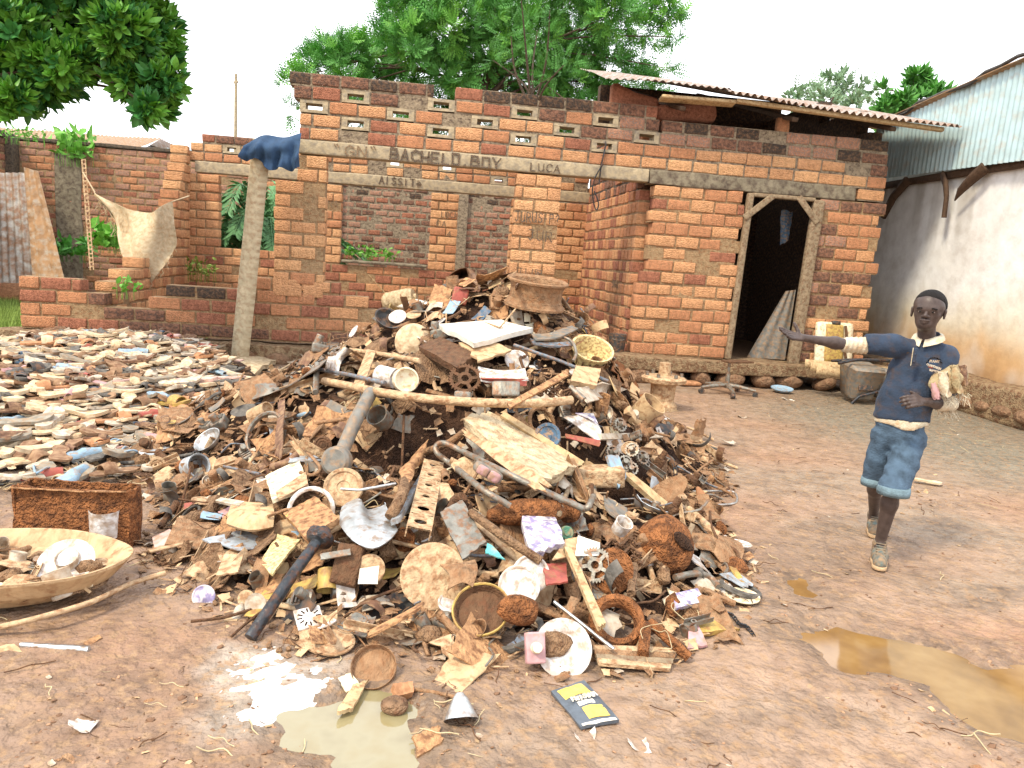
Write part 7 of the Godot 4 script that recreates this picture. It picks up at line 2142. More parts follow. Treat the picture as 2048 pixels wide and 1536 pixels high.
func coffee_pouch() -> void:
	var o := base("coffee_pouch", "grey and yellow printed pouch lying flat on the mud at the front", "pouch", gnd(1170, 1408, 0.015))
	var c := []
	for q in [[1102, 1385], [1168, 1363], [1238, 1442], [1162, 1456]]:
		c.append(gnd(q[0], q[1], 0.015) - o.position)
	var u: Vector3 = (c[1] - c[0]).lerp(c[2] - c[3], 0.5)
	var v: Vector3 = (c[3] - c[0]).lerp(c[2] - c[1], 0.5)
	var quadf := func(a: float, b: float, y: float) -> Vector3: return c[0].lerp(c[1], a).lerp(c[3].lerp(c[2], a), b) + V(0, y, 0)
	var sheetf := func(a0: float, a1: float, b0: float, b1: float, lift: float, th: float) -> ArrayMesh:
		var st := tool(true)
		var g := []
		for i in 9:
			var row := []
			for j in 9:
				var a := lerpf(a0, a1, i / 8.0)
				var b := lerpf(b0, b1, j / 8.0)
				var puff := 0.016 * sin(clampf(a, 0, 1) * PI) * sin(clampf(b, 0, 1) * PI) + 0.004 * nz.get_noise_2d(a * 160.0, b * 220.0)
				row.append(quadf.call(a, b, puff + lift))
			g.append(row)
		sheet(st, g, th)
		return done(st)
	part("pack", sheetf.call(0.0, 1.0, 0.0, 1.0, 0.0, 0.012), "pouch_grey", o)
	part("yellow_print", sheetf.call(0.12, 0.85, 0.06, 0.36, 0.0072, 0.001), "pouch_yellow", o)
	part("yellow_print", sheetf.call(0.3, 0.86, 0.66, 0.9, 0.0072, 0.001), "pouch_yellow", o)
	part("white_print", sheetf.call(0.28, 0.72, 0.52, 0.62, 0.0072, 0.001), "board_pale", o)
	part("white_print", sheetf.call(0.05, 0.95, 0.95, 1.0, 0.0072, 0.001), "board_pale", o)
	var x: Vector3 = -u.normalized()
	var y: Vector3 = -(v - u.normalized() * v.dot(u.normalized())).normalized()
	var t := Transform3D(Basis(x, y, x.cross(y)), quadf.call(0.88, 0.5, 0.0265))
	part("brand_print", lettering("MARAVA", u.length() * 0.72, 0.022, 0.006, 3), "board_pale", o, t)
	heroes.append([o.position, "printed pouch"])
# ---------------------------------------------------------------- discarded shoes
const SHOE_FIELD := [0, 985, 0, 745, 60, 705, 110, 690, 260, 688, 400, 735, 470, 790, 470, 850, 410, 900, 300, 945, 160, 975]

func sole_outline(l: float, w: float, sd: float) -> PackedVector2Array:
	# heel at -l/2, toe at l/2
	var half := [[0.0, 0.0], [0.02, 0.22], [0.08, 0.33], [0.2, 0.37], [0.38, 0.3], [0.55, 0.36], [0.72, 0.5], [0.86, 0.44], [0.95, 0.28], [1.0, 0.0]]
	var out := PackedVector2Array()
	for q in half:
		out.append(Vector2((q[0] - 0.5) * l, q[1] * w))
	for k in range(half.size() - 2, 0, -1):
		var q: Array = half[k]
		var inn: float = q[1] * (0.62 if q[0] > 0.3 and q[0] < 0.6 else 0.95)
		out.append(Vector2((q[0] - 0.5) * l + sd * 0.01, -inn * w))
	return out

func sole_mesh(k: int) -> ArrayMesh:
	var st := tool(true)
	var l := 0.3
	var bend := 0.006 + 0.012 * (k % 3)
	slab(st, Transform3D(), sole_outline(l, 0.122, k), 0.012 + 0.006 * (k % 3), func(p: Vector2) -> float: return bend * pow(absf(p.x / l) * 2.0, 2.2) * (1.0 if p.x > 0 else 0.35))
	return done(st)

func strap_mesh(kind: int) -> ArrayMesh:
	var st := tool(true)
	if kind == 0: # broad band
		var g := []
		for i in 9:
			var a := lerpf(0.0, PI, i / 8.0)
			g.append([V(0.005, 0.012 + sin(a) * 0.05, -cos(a) * 0.046), V(0.04, 0.012 + sin(a) * 0.056, -cos(a) * 0.05), V(0.085, 0.014 + sin(a) * 0.04, -cos(a) * 0.048)])
		sheet(st, g, 0.006)
	elif kind == 1: # thong
		for s in [-1, 1]:
			tube(st, curve([V(-0.02, 0.015, 0.036 * s), V(0.02, 0.04, 0.032 * s), V(0.075, 0.02, 0.0)], 4), 0.006, 5)
	else: # shoe upper, collapsed
		var g := []
		for i in 10:
			var x := lerpf(-0.1, 0.115, i / 9.0)
			var w := 0.035 + 0.012 * sin(i * 0.7)
			var h := 0.05 - 0.02 * absf(i / 9.0 - 0.3)
			var row := []
			for j in 7:
				var a := lerpf(-0.1, PI + 0.1, j / 6.0)
				row.append(V(x, 0.014 + maxf(0.0, sin(a)) * h * (0.55 if i < 5 and j > 1 and j < 5 else 1.0), -cos(a) * w * (1.0 if i < 8 else 0.7)))
			g.append(row)
		sheet(st, g, 0.005)
	return done(st)

func shoe_height(x: float, z: float) -> float:
	var c := Vector2((x + 4.6) / 1.9, (z + 8.6) / 2.2).length_squared()
	return 0.3 * exp(-c) + 0.12 * exp(-Vector2((x + 3.3) / 1.4, (z + 6.6) / 1.6).length_squared()) + 0.02 * nz.get_noise_2d(x * 120.0, z * 120.0)

func shoes() -> void:
	var field := outline(SHOE_FIELD)
	var r := Rect2(field[0], Vector2.ZERO)
	for p in field:
		r = r.expand(p)
	var g := RandomNumberGenerator.new()
	g.seed = 4711
	var soles := []
	var straps := []
	for k in 6:
		soles.append(sole_mesh(k))
	for k in 3:
		straps.append(strap_mesh(k))
	var st := tool(true)
	# litter bed they lie on
	var n := 70
	var rows := []
	for i in n:
		var row := []
		for j in n:
			var x := lerpf(r.position.x - 0.6, r.end.x + 0.6, i / (n - 1.0))
			var z := lerpf(r.position.y - 0.4, r.end.y + 0.4, j / (n - 1.0))
			row.append(V(x, shoe_height(x, z) - 0.03 if poly_dist(field, Vector2(x, z)) < 0.35 else -0.1, z))
		rows.append(row)
	for i in n - 1:
		for j in n - 1:
			quad(st, rows[i][j], rows[i][j + 1], rows[i + 1][j + 1], rows[i + 1][j])
	tag(setting("litter_bed", done(st), "core", Transform3D(), "stuff"), "dark trodden litter under the discarded shoes", "litter")
	var kinds := [
		["shoe_insole", "flat tan insole among the discarded shoes", ["sole_tan", "sole_cream", "sole_cream", "white_dusty"], -1, 40],
		["shoe_sole", "dusty brown shoe sole among the discarded shoes", ["sole_brown"], -1, 16],
		["shoe_sole", "grey shoe sole among the discarded shoes", ["sole_grey", "rubber"], -1, 14],
		["shoe_sole", "pinkish shoe sole among the discarded shoes", ["sole_pink"], -1, 5],
		["slide_sandal", "brown slide sandal with broad band among the shoes", ["sole_brown", "leather_brown"], 0, 9],
		["slide_sandal", "tan slide sandal with broad band among the shoes", ["sole_tan", "terracotta"], 0, 8],
		["flip_flop", "pale flip-flop with thong strap among the shoes", ["sole_cream", "white_dusty"], 1, 10],
		["flip_flop", "blue-strapped dusty flip-flop among the shoes", ["sole_grey"], 1, 5],
		["old_shoe", "collapsed dark leather shoe among the discarded shoes", ["rubber", "leather_brown"], 2, 10],
		["old_shoe", "collapsed white canvas shoe among the discarded shoes", ["white_dusty"], 2, 6],
		["old_shoe", "faded pink shoe among the discarded shoes", ["pink_dusty", "red_paint"], 2, 3],
		["old_shoe", "faded blue shoe among the discarded shoes", ["blue_light", "blue_enamel"], 2, 3],
	]
	var total := 0
	for q in kinds:
		total += q[4]
	var places := []
	while places.size() < 1500:
		var p := Vector2(g.randf_range(r.position.x, r.end.x), g.randf_range(r.position.y, r.end.y))
		var d := poly_dist(field, p)
		if d > 0.12 * g.randf():
			continue
		# sparse near the camera, thick at the back
		if g.randf() > smoothstep(-4.4, -6.0, p.y) * 0.85 + 0.16:
			continue
		places.append(V(p.x, shoe_height(p.x, p.y), p.y))
	places.sort_custom(func(a, b): return a.z > b.z)
	var rest := {}
	for k in places.size():
		var p: Vector3 = places[k]
		var q: Array
		var u := g.randi() % total
		for kk in kinds:
			u -= kk[4]
			if u < 0:
				q = kk
				break
		var t := Transform3D(Basis.from_euler(V(g.randf_range(-0.16, 0.16), g.randf_range(0, TAU), g.randf_range(-0.13, 0.13))), p + V(0, g.randf_range(-0.01, 0.05) + 0.03 * g.randf() * float(k % 5 == 0), 0))
		t.basis = t.basis.scaled_local(Vector3.ONE * g.randf_range(0.62, 1.3) * V(1, 1, 1))
		if g.randf() < 0.25:
			t.basis = t.basis * Basis(V(1, 0, 0), PI)
		var m: String = q[2][g.randi() % q[2].size()]
		var sole: ArrayMesh = soles[g.randi() % 6]
		var alone := k % 4 == 0 or k < 60
		if alone:
			var by := beside(t.origin)
			var o := base(q[0], words16(q[1].split(" among ")[0], by), "shoe" if q[0] == "old_shoe" else ("sandal" if q[3] >= 0 else "shoe sole"), t.origin, 0.0, q[1].replace("among", "lying among"))
			o.transform = t
			part("sole", sole, m if q[3] != 2 else "sole_grey", o)
			if q[3] >= 0:
				part("upper" if q[3] == 2 else "strap", straps[q[3]], {"blue-s": "blue_light"}.get(q[1].substr(0, 6), m), o)
		else:
			if not rest.has(m):
				rest[m] = tool(true)
			rest[m].append_from(sole, 0, t)
			if q[3] >= 0:
				rest[m].append_from(straps[q[3]], 0, t)
	for m in rest:
		tag(setting("shoe_litter", rest[m].commit(), m, Transform3D(), "stuff"), "mass of further discarded soles and sandals", "shoes")
	for q in [["plate", "card_tan", 1500, 0.03, 0.09], ["plate", "sole_cream", 700, 0.03, 0.08], ["rod", "straw", 1300, 0.08, 0.2], ["plate", "rubber", 500, 0.03, 0.08], ["plate", "blue_light", 60, 0.03, 0.08], ["plate", "pink_dusty", 70, 0.03, 0.08], ["plate", "white_dusty", 260, 0.03, 0.08]]:
		scatter_bits("litter", "scraps of foam, straw and plastic between the discarded shoes", junk_mesh(q[0], 43), q[1], q[2], q[3], q[4], func(gg: RandomNumberGenerator) -> Vector3:
			var x := gg.randf_range(r.position.x - 0.3, r.end.x + 0.3)
			var z := gg.randf_range(r.position.y, r.end.y)
			return V(x, shoe_height(x, z), z) if poly_dist(field, Vector2(x, z)) < 0.3 * gg.randf() else Vector3.INF, 0.35)
# ---------------------------------------------------------------- things standing round the heap
func into(o: Node3D, parent: Node3D, called: String) -> void:
	var t := parent.transform.affine_inverse() * o.transform
	remove_child(o)
	o.name = called
	for k in ["label", "category", "group", "kind"]:
		if o.has_meta(k):
			o.remove_meta(k)
	parent.add_child(o, true)
	o.transform = t

func yard() -> void:
	var st: SurfaceTool
	var o: Node3D
	# rusted tank with flaking front
	o = base("rusted_tank", "open rusted metal tank with heavily flaking orange front at the left", "tank", gnd(142, 1092), 0.06)
	heroes.append([o.position, "rusted tank"])
	var w := 0.53
	var h := 0.285
	for q in [["front_wall", 0.0, 0.0, w, 0.0], ["rear_wall", 0.0, -0.14, w, 0.0], ["side_wall", -w * 0.5, -0.07, 0.14, PI / 2], ["side_wall", w * 0.5, -0.07, 0.14, PI / 2]]:
		st = tool(true)
		var l: float = q[3] * 0.5
		sheet(st, four([V(-l, 0, 0), V(l, 0, 0), V(l, h, 0), V(-l, h, 0)], 16, 10, 0.012, 0.03, 0.012, q[2], 90.0), 0.014)
		part(q[0], done(st), "rust_flaky", o, at(V(q[1], 0.0, q[2]), V(-0.06 if q[0] == "front_wall" else 0.0, q[4], 0)))
	st = tool(true)
	bx(st, at(V(0, 0.02, -0.07)), V(w - 0.03, 0.012, 0.13))
	lump_into(st, at(V(0, 0.13, -0.07)), V(w - 0.04, 0.2, 0.11), 0.02, 0.02, 8, 4, 3, 3)
	part("floor_plate", done(st), "rust_dark", o)
	st = tool(true)
	sheet(st, four([V(-0.25, h - 0.01, -0.02), V(0.25, h - 0.005, -0.02), V(0.25, h + 0.004, 0.03), V(-0.25, h, 0.035)], 18, 2, 0.01, 0.1, 0.0, 7, 90.0), 0.006)
	part("top_flange", done(st), "rust_orange", o, at(V(0, 0, 0.0), V(-0.05, 0, 0)))
	# big shallow dish full of small scrap
	var c := V(-2.02, 0, -3.0)
	o = base("scrap_dish", "big shallow tan dish with wavy rim full of small scrap at the left edge", "dish", c)
	heroes.append([o.position, "big tan dish"])
	st = tool(true)
	lathe(st, Transform3D(Basis(Vector3.UP, 0.12) * Basis.from_scale(V(0.93, 1, 0.56)), V(0, 0.022, 0)), [Vector2(0.0, 0.03), Vector2(0.25, 0.035), Vector2(0.44, 0.08), Vector2(0.55, 0.14), Vector2(0.57, 0.142), Vector2(0.57, 0.13), Vector2(0.5, 0.06), Vector2(0.36, 0.0), Vector2(0.0, -0.02)], 48, 0.1, 4, true, 0.9)
	part("shell", done(st), "card_tan", o)
	st = tool(true)
	blob(st, at(V(0, 0.075, 0)), V(0.38, 0.025, 0.19), 0.1, 3, 1.5, 24, 10)
	part("dirt_fill", done(st), "mud_caked", o)
	var kinds := [["plate", "rust_tan"], ["pipe", "rust_brown"], ["tin", "white_dusty"], ["slat", "card_tan"], ["ring", "rust_brown"], ["engine", "grey_metal"], ["rod", "rust_brown"], ["shard", "cream_plastic"], ["channel", "rust_tan"], ["lid", "rust_tan"], ["wire", "rust_dark"], ["clod", "mud_caked"]]
	var desc := {"plate": "tan plate piece", "pipe": "short brown pipe", "tin": "tiny pale tin", "slat": "tan slat", "ring": "small rusty ring", "engine": "grey machine block", "rod": "bent brown rod", "shard": "cream curved shard", "channel": "tan metal bracket", "lid": "small tan lid", "wire": "rusty wire curl", "clod": "brown clod"}
	for k in 64:
		var q: Array = kinds[k % 12]
		var a := k * 2.4
		var r := 0.4 * sqrt((k + 0.5) / 64.0)
		var s := rf(0.06, 0.15)
		var p := V(cos(a) * r * 0.95, 0.1 - 0.01 * (r / 0.4) + rf(-0.01, 0.025), sin(a) * r * 0.52)
		var t := facing(c + p, V(rf(-0.5, 0.5), 1, rf(-0.4, 0.7)).normalized(), rf(0, TAU))
		t.basis = t.basis.scaled_local(Vector3.ONE * s)
		var where := "%s %s" % [["near", "left", "far", "right"][int(fposmod(rad_to_deg(a) - 45.0, 360.0) / 90.0) % 4], "rim" if r > 0.24 else "middle"]
		if q[0] == "wire" or q[0] == "clod" or q[0] == "plate":
			where += " part"
		solo("dish_scrap", junk_mesh(q[0], 60 + k % 3), q[1], "%s lying in the big tan dish towards its %s" % [desc[q[0]], where], "scrap", t, "small scrap in the big tan dish")
	turned("oval_plate", "white enamel plate on top of the scrap in the big tan dish", "plate", "white_enamel", 143, 1118, 0.02, V(0.1, 0.75, 0.6), 48, [[0.0, 0.0], [0.7, 0.02], [1.0, 0.1], [1.0, 0.05], [0.7, -0.03], [0.0, -0.05]], 0.02).position = V(-1.8, 0.135, -3.03)
	o = turned("white_mug", "white stained tin mug standing between the tank and the dish", "mug", "white_enamel", 213, 1092, 0.0, V(0.02, 1, 0.08), 30, [[0.0, 0.1], [0.92, 0.1], [0.95, 1.8], [1.02, 1.84], [1.02, 1.78], [1.0, 1.6], [1.0, 0.0], [0.0, 0.0]], 0.03)
	o.position.y = maxf(o.position.y, 0.06)
	heroes.append([o.position, "white mug"])
	bar("long_stick", "long tan rod resting along the front of the big tan dish", "rod", "rust_tan", [[-40, 1262, 0.06], [60, 1240, 0.14], [180, 1205, 0.16], [260, 1168, 0.14], [330, 1146, 0.12]], 0.011)
	bar("aluminium_strip", "short bright aluminium channel lying on the mud below the dish", "strip", "bright_metal", [[42, 1291, 0.015], [178, 1299, 0.012]], 0.013, false, 6)
	pane("torn_cardboard", "torn tan cardboard lying at the very left edge of the mud", "cardboard", "card_tan", [[-30, 1300, 0.02], [28, 1286, 0.03], [46, 1306, 0.02], [-20, 1326, 0.01]], 0.006, 0.012, 0.1)
	pane("tin_scrap", "small torn orange tin scrap on the mud right of the aluminium strip", "tin", "rust_orange", [[166, 1284, 0.02], [196, 1268, 0.03], [204, 1274, 0.02], [180, 1290, 0.01]], 0.003, 0.008, 0.1)
	pane("dark_folded_sheet", "dark folded sheet jammed under the rusted tank", "sheet", "grey_plastic", [[46, 1092, 0.06], [180, 1072, 0.1], [190, 1086, 0.1], [60, 1108, 0.06]], 0.012, 0.012, 0.06)
	# strips and ring on the shoe litter
	bar("rubber_strip_long", "long dark rubber strip lying in front of the discarded shoes", "strip", "rubber", [[-30, 912, 0.05], [90, 914, 0.05], [220, 926, 0.05], [310, 920, 0.05], [400, 906, 0.05]], 0.012)
	bar("rubber_strip_long", "second dark rubber strip just below the first one", "strip", "rubber", [[30, 917, 0.04], [140, 925, 0.04], [230, 934, 0.04], [300, 930, 0.04]], 0.01)
	known(turned("bearing_ring", "grey round bearing ring lying among the litter before the shoes", "ring", "grey_metal", 203, 912, 0.06, V(0.0, 0.9, 0.3), 23, [[0.5, 0.15], [0.65, 0.3], [0.9, 0.3], [1.0, 0.1], [1.0, -0.2], [0.5, -0.2], [0.5, 0.15]], 0.0), "bearing ring")
	known(pane("tan_tile", "flat tan square offcut right of the bearing ring", "offcut", "card_tan", [[232, 908, 0.06], [248, 893, 0.06], [270, 898, 0.06], [262, 914, 0.06]], 0.012, 0.003, 0.02), "tan square offcut")
	# tyre by the wall
	var p := gnd(165, 700)
	o = base("tyre", "old grey car tyre lying flat by the wall behind the shoes", "tyre", p)
	heroes.append([p, "old tyre"])
	st = tool(true)
	lathe(st, at(V(0, 0.14, 0), V(0.12, 0, 0.06)), [Vector2(0.24, 0.07), Vector2(0.3, 0.1), Vector2(0.39, 0.1), Vector2(0.43, 0.05), Vector2(0.435, -0.05), Vector2(0.39, -0.1), Vector2(0.3, -0.1), Vector2(0.24, -0.07), Vector2(0.26, 0.0), Vector2(0.24, 0.07)], 40, 0.0, 1, false)
	part("casing", done(st), "rubber", o)
	st = tool(false)
	for k in 60:
		var a := TAU * k / 60.0
		bx(st, at(V(0, 0.14, 0), V(0.12, 0, 0.06)) * Transform3D(Basis(Vector3.UP, -a) * Basis(V(1, 0, 0), 0.3 if k % 2 else -0.3), V(cos(a) * 0.435, 0, sin(a) * 0.435)), V(0.016, 0.1, 0.026))
	part("tread", done(st), "rubber", o)
	# shoes one can tell apart
	var picks := [
		[85, 756, 0.5, "tan slide sandal with a pale broad band at the left of the shoes", "terracotta", "sole_cream", 0, 1.25, "tan slide"], [345, 852, -0.4, "bright yellow slide sandal near the heap", "yellow_paint", "yellow_paint", 0, 1.2, "yellow sandal"],
		[60, 805, 1.0, "black sandal with wide looped strap at the left of the shoes", "rubber", "black_plastic", 0, 1.25, "black looped sandal"], [42, 812, 2.2, "black worn shoe beside the black looped sandal", "rubber", "black_plastic", 2, 1.1, "black shoe"],
		[300, 790, 0.3, "long pale tan sole lying on top of the shoes", "sole_cream", "", -1, 1.3, "long pale sole"], [200, 785, 1.4, "upright tan insole standing out of the shoes", "sole_tan", "", -1, 1.2, "upright insole"],
		[130, 845, 0.9, "hourglass tan insole lying in front of the shoes", "sole_tan", "", -1, 1.2, "hourglass insole"], [95, 870, 2.8, "tan insole pair end in front of the black looped sandal", "sole_tan", "", -1, 1.2, "tan front insole"],
		[275, 700, 0.2, "blue and white flip-flop near the top of the shoes", "blue_light", "blue_light", 1, 1.1, "blue flip-flop"], [160, 792, 2.9, "large grey sole in the middle of the shoes", "sole_grey", "", -1, 1.3, "large grey sole"],
		[360, 820, 0.6, "white torn sole beside the yellow sandal", "white_dusty", "", -1, 1.2, "white torn sole"], [110, 700, 0.4, "ribbed brown shoe end beside the tyre", "leather_brown", "leather_brown", 2, 1.2, "ribbed brown shoe"],
		[50, 885, 0.5, "grey hourglass sole lying alone in the litter", "sole_grey", "", -1, 1.25, "lone grey sole"],
	]
	for q in picks:
		var s := gnd(q[0], q[1])
		s.y = shoe_height(s.x, s.z) + 0.07
		o = base("slide_sandal" if q[6] == 0 else ("old_shoe" if q[6] == 2 else ("flip_flop" if q[6] == 1 else "shoe_insole")), q[3], "sandal" if q[6] in [0, 1] else ("shoe" if q[6] == 2 else "shoe sole"), s)
		o.transform = Transform3D(Basis.from_euler(V(0.15, q[2], 0.08)) * Basis.from_scale(Vector3.ONE * q[7]), s)
		part("sole", sole_mesh(1), q[4], o)
		if q[6] >= 0:
			part("upper" if q[6] == 2 else "strap", strap_mesh(q[6]), q[5], o)
		heroes.append([s, q[8]])
	heroes.append([gnd(430, 720), "concrete post"])
	heroes.append([gnd(90, 740), "left photo edge"])
	yard_right()

func yard_right() -> void:
	var st: SurfaceTool
	var o: Node3D
	# flanged hub right of the heap
	o = base("flanged_hub", "heavy grey-brown flanged wheel hub standing on the mud right of the heap", "hub", gnd(1322, 818))
	st = tool(true)
	lathe(st, Transform3D(), [Vector2(0.0, 0.0), Vector2(0.17, 0.0), Vector2(0.17, 0.05), Vector2(0.13, 0.1), Vector2(0.14, 0.28), Vector2(0.24, 0.31), Vector2(0.25, 0.35), Vector2(0.22, 0.37), Vector2(0.07, 0.38), Vector2(0.06, 0.52), Vector2(0.0, 0.52)], 28, 0.0, 1)
	part("casting", done(st), "rust_tan", o)
	for k in 6:
		st = tool(true)
		tube(st, [V(0, 0.36, 0), V(0, 0.41, 0)], 0.02, 8)
		part("stud", done(st), "grey_metal", o, at(V(cos(k * 1.047) * 0.19, 0, sin(k * 1.047) * 0.19)))
	solo("clay_disc", lump_box(V(0.3, 0.05, 0.2), 0.024, 0.01, 4, 3, 4, 6), "terracotta", "flat orange clay slab lying below the house ledge", "slab", at(gnd(1377, 772) + V(0, 0.04, 0), V(0, 0.2, 0)))
	# swivel chair base
	var c := gnd(1452, 788)
	o = base("swivel_chair_base", "grey five-star swivel chair foot without its seat on the mud", "chair base", c)
	for k in 5:
		var a := TAU * k / 5.0 + 0.35
		var d := V(cos(a), 0, sin(a))
		st = tool(true)
		tube(st, [V(0, 0.12, 0), d * 0.17 + V(0, 0.11, 0), d * 0.36 + V(0, 0.08, 0)], [0.032, 0.028, 0.02], 8)
		var leg := part("leg", done(st), "grey_metal", o)
		st = tool(true)
		lathe(st, Transform3D(Basis(V(0, 1, 0), -a) * Basis(Vector3.RIGHT, PI / 2), d * 0.36 + V(0, 0.034, 0)), [Vector2(0.0, 0.025), Vector2(0.034, 0.025), Vector2(0.034, -0.025), Vector2(0.0, -0.025)], 12)
		part("caster", done(st), "black_plastic", leg)
	st = tool(true)
	tube(st, [V(0, 0.08, 0), V(0, 0.28, 0)], 0.03, 10)
	tube(st, [V(0, 0.28, 0), V(0, 0.42, 0)], 0.018, 10)
	part("column", done(st), "grey_metal", o)
	st = tool(false)
	bx(st, at(V(0.1, 0.43, 0), V(0, 0.3, 0.03)), V(0.36, 0.02, 0.2))
	part("seat_plate", done(st), "rust_dark", o)
	# enamel plate with its bit of white beside it
	turned("turquoise_plate", "pale turquoise enamel plate lying in front of the foundation stones", "plate", "blue_light", 1563, 786, 0.0, V(0, 1, 0.12), 22, [[0.0, 0.08], [0.7, 0.1], [1.0, 0.3], [1.0, 0.24], [0.7, 0.02], [0.0, 0.0]], 0.0).position.y = 0.03
	# dark bucket on the ledge
	p_bucket()
	# beige moulding with yellow middle leaning on the wall
	var bp := hf(5.92, 0.36, 0.12)
	o = base("seat_shell", "beige moulded seat shell with yellow padding leaning against the brick wall", "seat shell", bp, 0.13)
	o.rotation.x = -0.16
	st = tool(true)
	lump_into(st, at(V(0, 0.3, 0)), V(0.56, 0.62, 0.1), 0.045, 0.02, 6, 6, 3, 3, 3.0)
	part("shell", done(st), "cream_plastic", o)
	st = tool(true)
	lump_into(st, at(V(-0.02, 0.31, 0.05)), V(0.27, 0.54, 0.06), 0.025, 0.02, 4, 6, 3, 5, 3.0)
	part("padding", done(st), "yellow_paint", o)
	st = tool(true)
	lump_into(st, at(V(-0.0, 0.6, 0.04)), V(0.12, 0.06, 0.07), 0.015, 0.01, 3, 3, 3, 5, 3.0)
	part("headpiece", done(st), "black_plastic", o)
	st = tool(true)
	tube(st, curve([V(0.13, 0.56, 0.07), V(0.14, 0.4, 0.09), V(0.12, 0.25, 0.09), V(0.15, 0.1, 0.08)], 4), 0.02, 5)
	part("torn_seam", done(st), "rust_dark", o)
	# boards and the upturned grey plastic seats before it
	for k in 3:
		var t := along(hf(5.2 + 0.1 * k, 0.42 - 0.03 * k, 0.62 + 0.12 * k), hf(6.75 - 0.05 * k, 0.36 - 0.03 * k, 0.8 + 0.1 * k))
		solo("loose_plank", lump_box(V(0.12, 1.5, 0.025), 0.006, 0.004, 2, 8, 1, k, 4.0), "wood_pale", "%s loose plank lying on the stones under the beige seat shell" % ["rear", "middle", "front"][k], "plank", Transform3D(t.basis * Basis(Vector3.UP, PI / 2 if k == 9 else 0.0), t.origin))
	o = base("upturned_chairs", "upturned pair of dark grey plastic seats joined by a bent steel frame", "seats", hf(5.95, 0.0, 1.05), 0.13)
	for k in 2:
		st = tool(true)
		var x := -0.19 + 0.4 * k
		var sc := 1.0 if k == 0 else 0.9
		lathe(st, at(V(x, 0.06, 0), V(0.12, PI / 4 + 0.2 * k, 0.08 - 0.14 * k)), [Vector2(0.0, 0.44), Vector2(0.26, 0.44), Vector2(0.29, 0.4), Vector2(0.2, 0.02), Vector2(0.18, 0.0), Vector2(0.17, 0.02), Vector2(0.25, 0.36), Vector2(0.0, 0.38)], 4, 0.0, 1)
		var seat := part("seat", done(st), "grey_plastic", o, Transform3D(Basis.from_scale(V(sc, sc, sc)), Vector3.ZERO))
		st = tool(true)
		lump_into(st, at(V(x - 0.0, 0.27, 0.185), V(-0.28, 0, 0)), V(0.2, 0.2, 0.02), 0.008, 0.0, 3, 3, 1, 2)
		part("recess_panel", done(st), "black_plastic" if k == 0 else "grey_plastic", seat)
	st = tool(true)
	tube(st, curve([V(-0.55, 0.5, 0.1), V(-0.3, 0.56, 0.12), V(0.1, 0.57, 0.1), V(0.6, 0.55, 0.0)], 5), 0.02, 8)
	tube(st, curve([V(-0.5, 0.5, -0.15), V(-0.1, 0.54, -0.14), V(0.5, 0.53, -0.15)], 5), 0.018, 8)
	tube(st, [V(-0.35, 0.0, 0.2), V(-0.28, 0.1, 0.22), V(0.0, 0.18, 0.2)], 0.02, 6)
	part("steel_frame", done(st), "black_iron", o)
	# corrugated sheet just inside the doorway, and the pale cloth high up
	var d0 := hf(5.2, 0.36, -0.45)
	solo("corrugated_sheet", corrugated([hf(5.28, 1.35, -0.28) - d0, hf(5.42, 1.38, -0.25) - d0, hf(5.36, 0.36, -0.2) - d0, hf(4.82, 0.36, -0.3) - d0], 0.06, 0.012, 0.0, 0.0, 4, 6), "grey_plastic", "grey corrugated sheet leaning inside the dark doorway", "sheet", at(d0))
	st = tool(true)
	sheet(st, four([V(0.0, -0.3, 0), V(0.1, -0.22, 0.02), V(0.12, 0.2, 0), V(-0.06, 0.22, 0)], 6, 8, 0.04, 0.1, 0.03, 4, 60.0), 0.004)
	solo("pale_blue_cloth", done(st), "blue_enamel", "pale blue cloth hanging high inside the dark doorway", "cloth", at(hf(5.25, 2.3, -0.55)))
	# scraps on the open mud
	for q in [[1484, 832, "white_dusty", "crumpled white paper on the mud in front of the chair foot", 0.1], [1455, 886, "white_dusty", "torn white plastic bag lying on the mud right of the heap", 0.13], [1855, 964, "sole_cream", "pale shoe insole lying on the mud behind the boy", 0.16], [1842, 982, "card_tan", "small tan scrap beside the pale insole", 0.09], [1575, 797, "board_pale", "white paper scrap just below the turquoise plate", 0.14]]:
		st = tool(true)
		if q[0] == 1855:
			slab(st, Transform3D(Basis(Vector3.UP, -0.5), Vector3.ZERO), sole_outline(0.2, 0.085, 1), 0.014)
		else:
			sheet(st, four([V(-0.5, 0, -0.3) * q[4], V(0.5, 0.1, -0.35) * q[4], V(0.5, 0, 0.3) * q[4], V(-0.4, 0.12, 0.3) * q[4]], 7, 5, 0.02, 0.2, 0.02, q[0], 120.0), 0.003)
		solo("ground_scrap", done(st), q[2], q[3], "scrap", at(gnd(q[0], q[1], 0.02)))
	st = tool(true)
	sheet(st, four([V(-0.06, 0, 0), V(0.05, 0.02, 0.02), V(0.08, 0.22, -0.02), V(-0.02, 0.2, 0.0)], 7, 7, 0.05, 0.25, 0.04, 3, 90.0), 0.004)
	solo("twisted_scrap", done(st), "rust_brown", "twisted rusty scrap standing up at the right flank of the heap", "scrap", at(gnd(1392, 882)))
	for q in [[1385, 893, 0.22], [1400, 925, 0.26], [1376, 872, 0.2]]:
		var g := gnd(q[0], q[1])
		st = tool(true)
		tube(st, curve([V(-q[2], 0.03, 0), V(-0.05, 0.09, 0.04), V(0.08, 0.06, 0.1), V(q[2], 0.015, 0.16)], 5), 0.012, 6)
		solo("bent_wire", done(st), "rust_tan", "%s of three bent tan wires trailing off the right flank" % {1385: "middle", 1400: "nearest", 1376: "farthest"}[q[0]], "wire", at(g))
	mud_details()

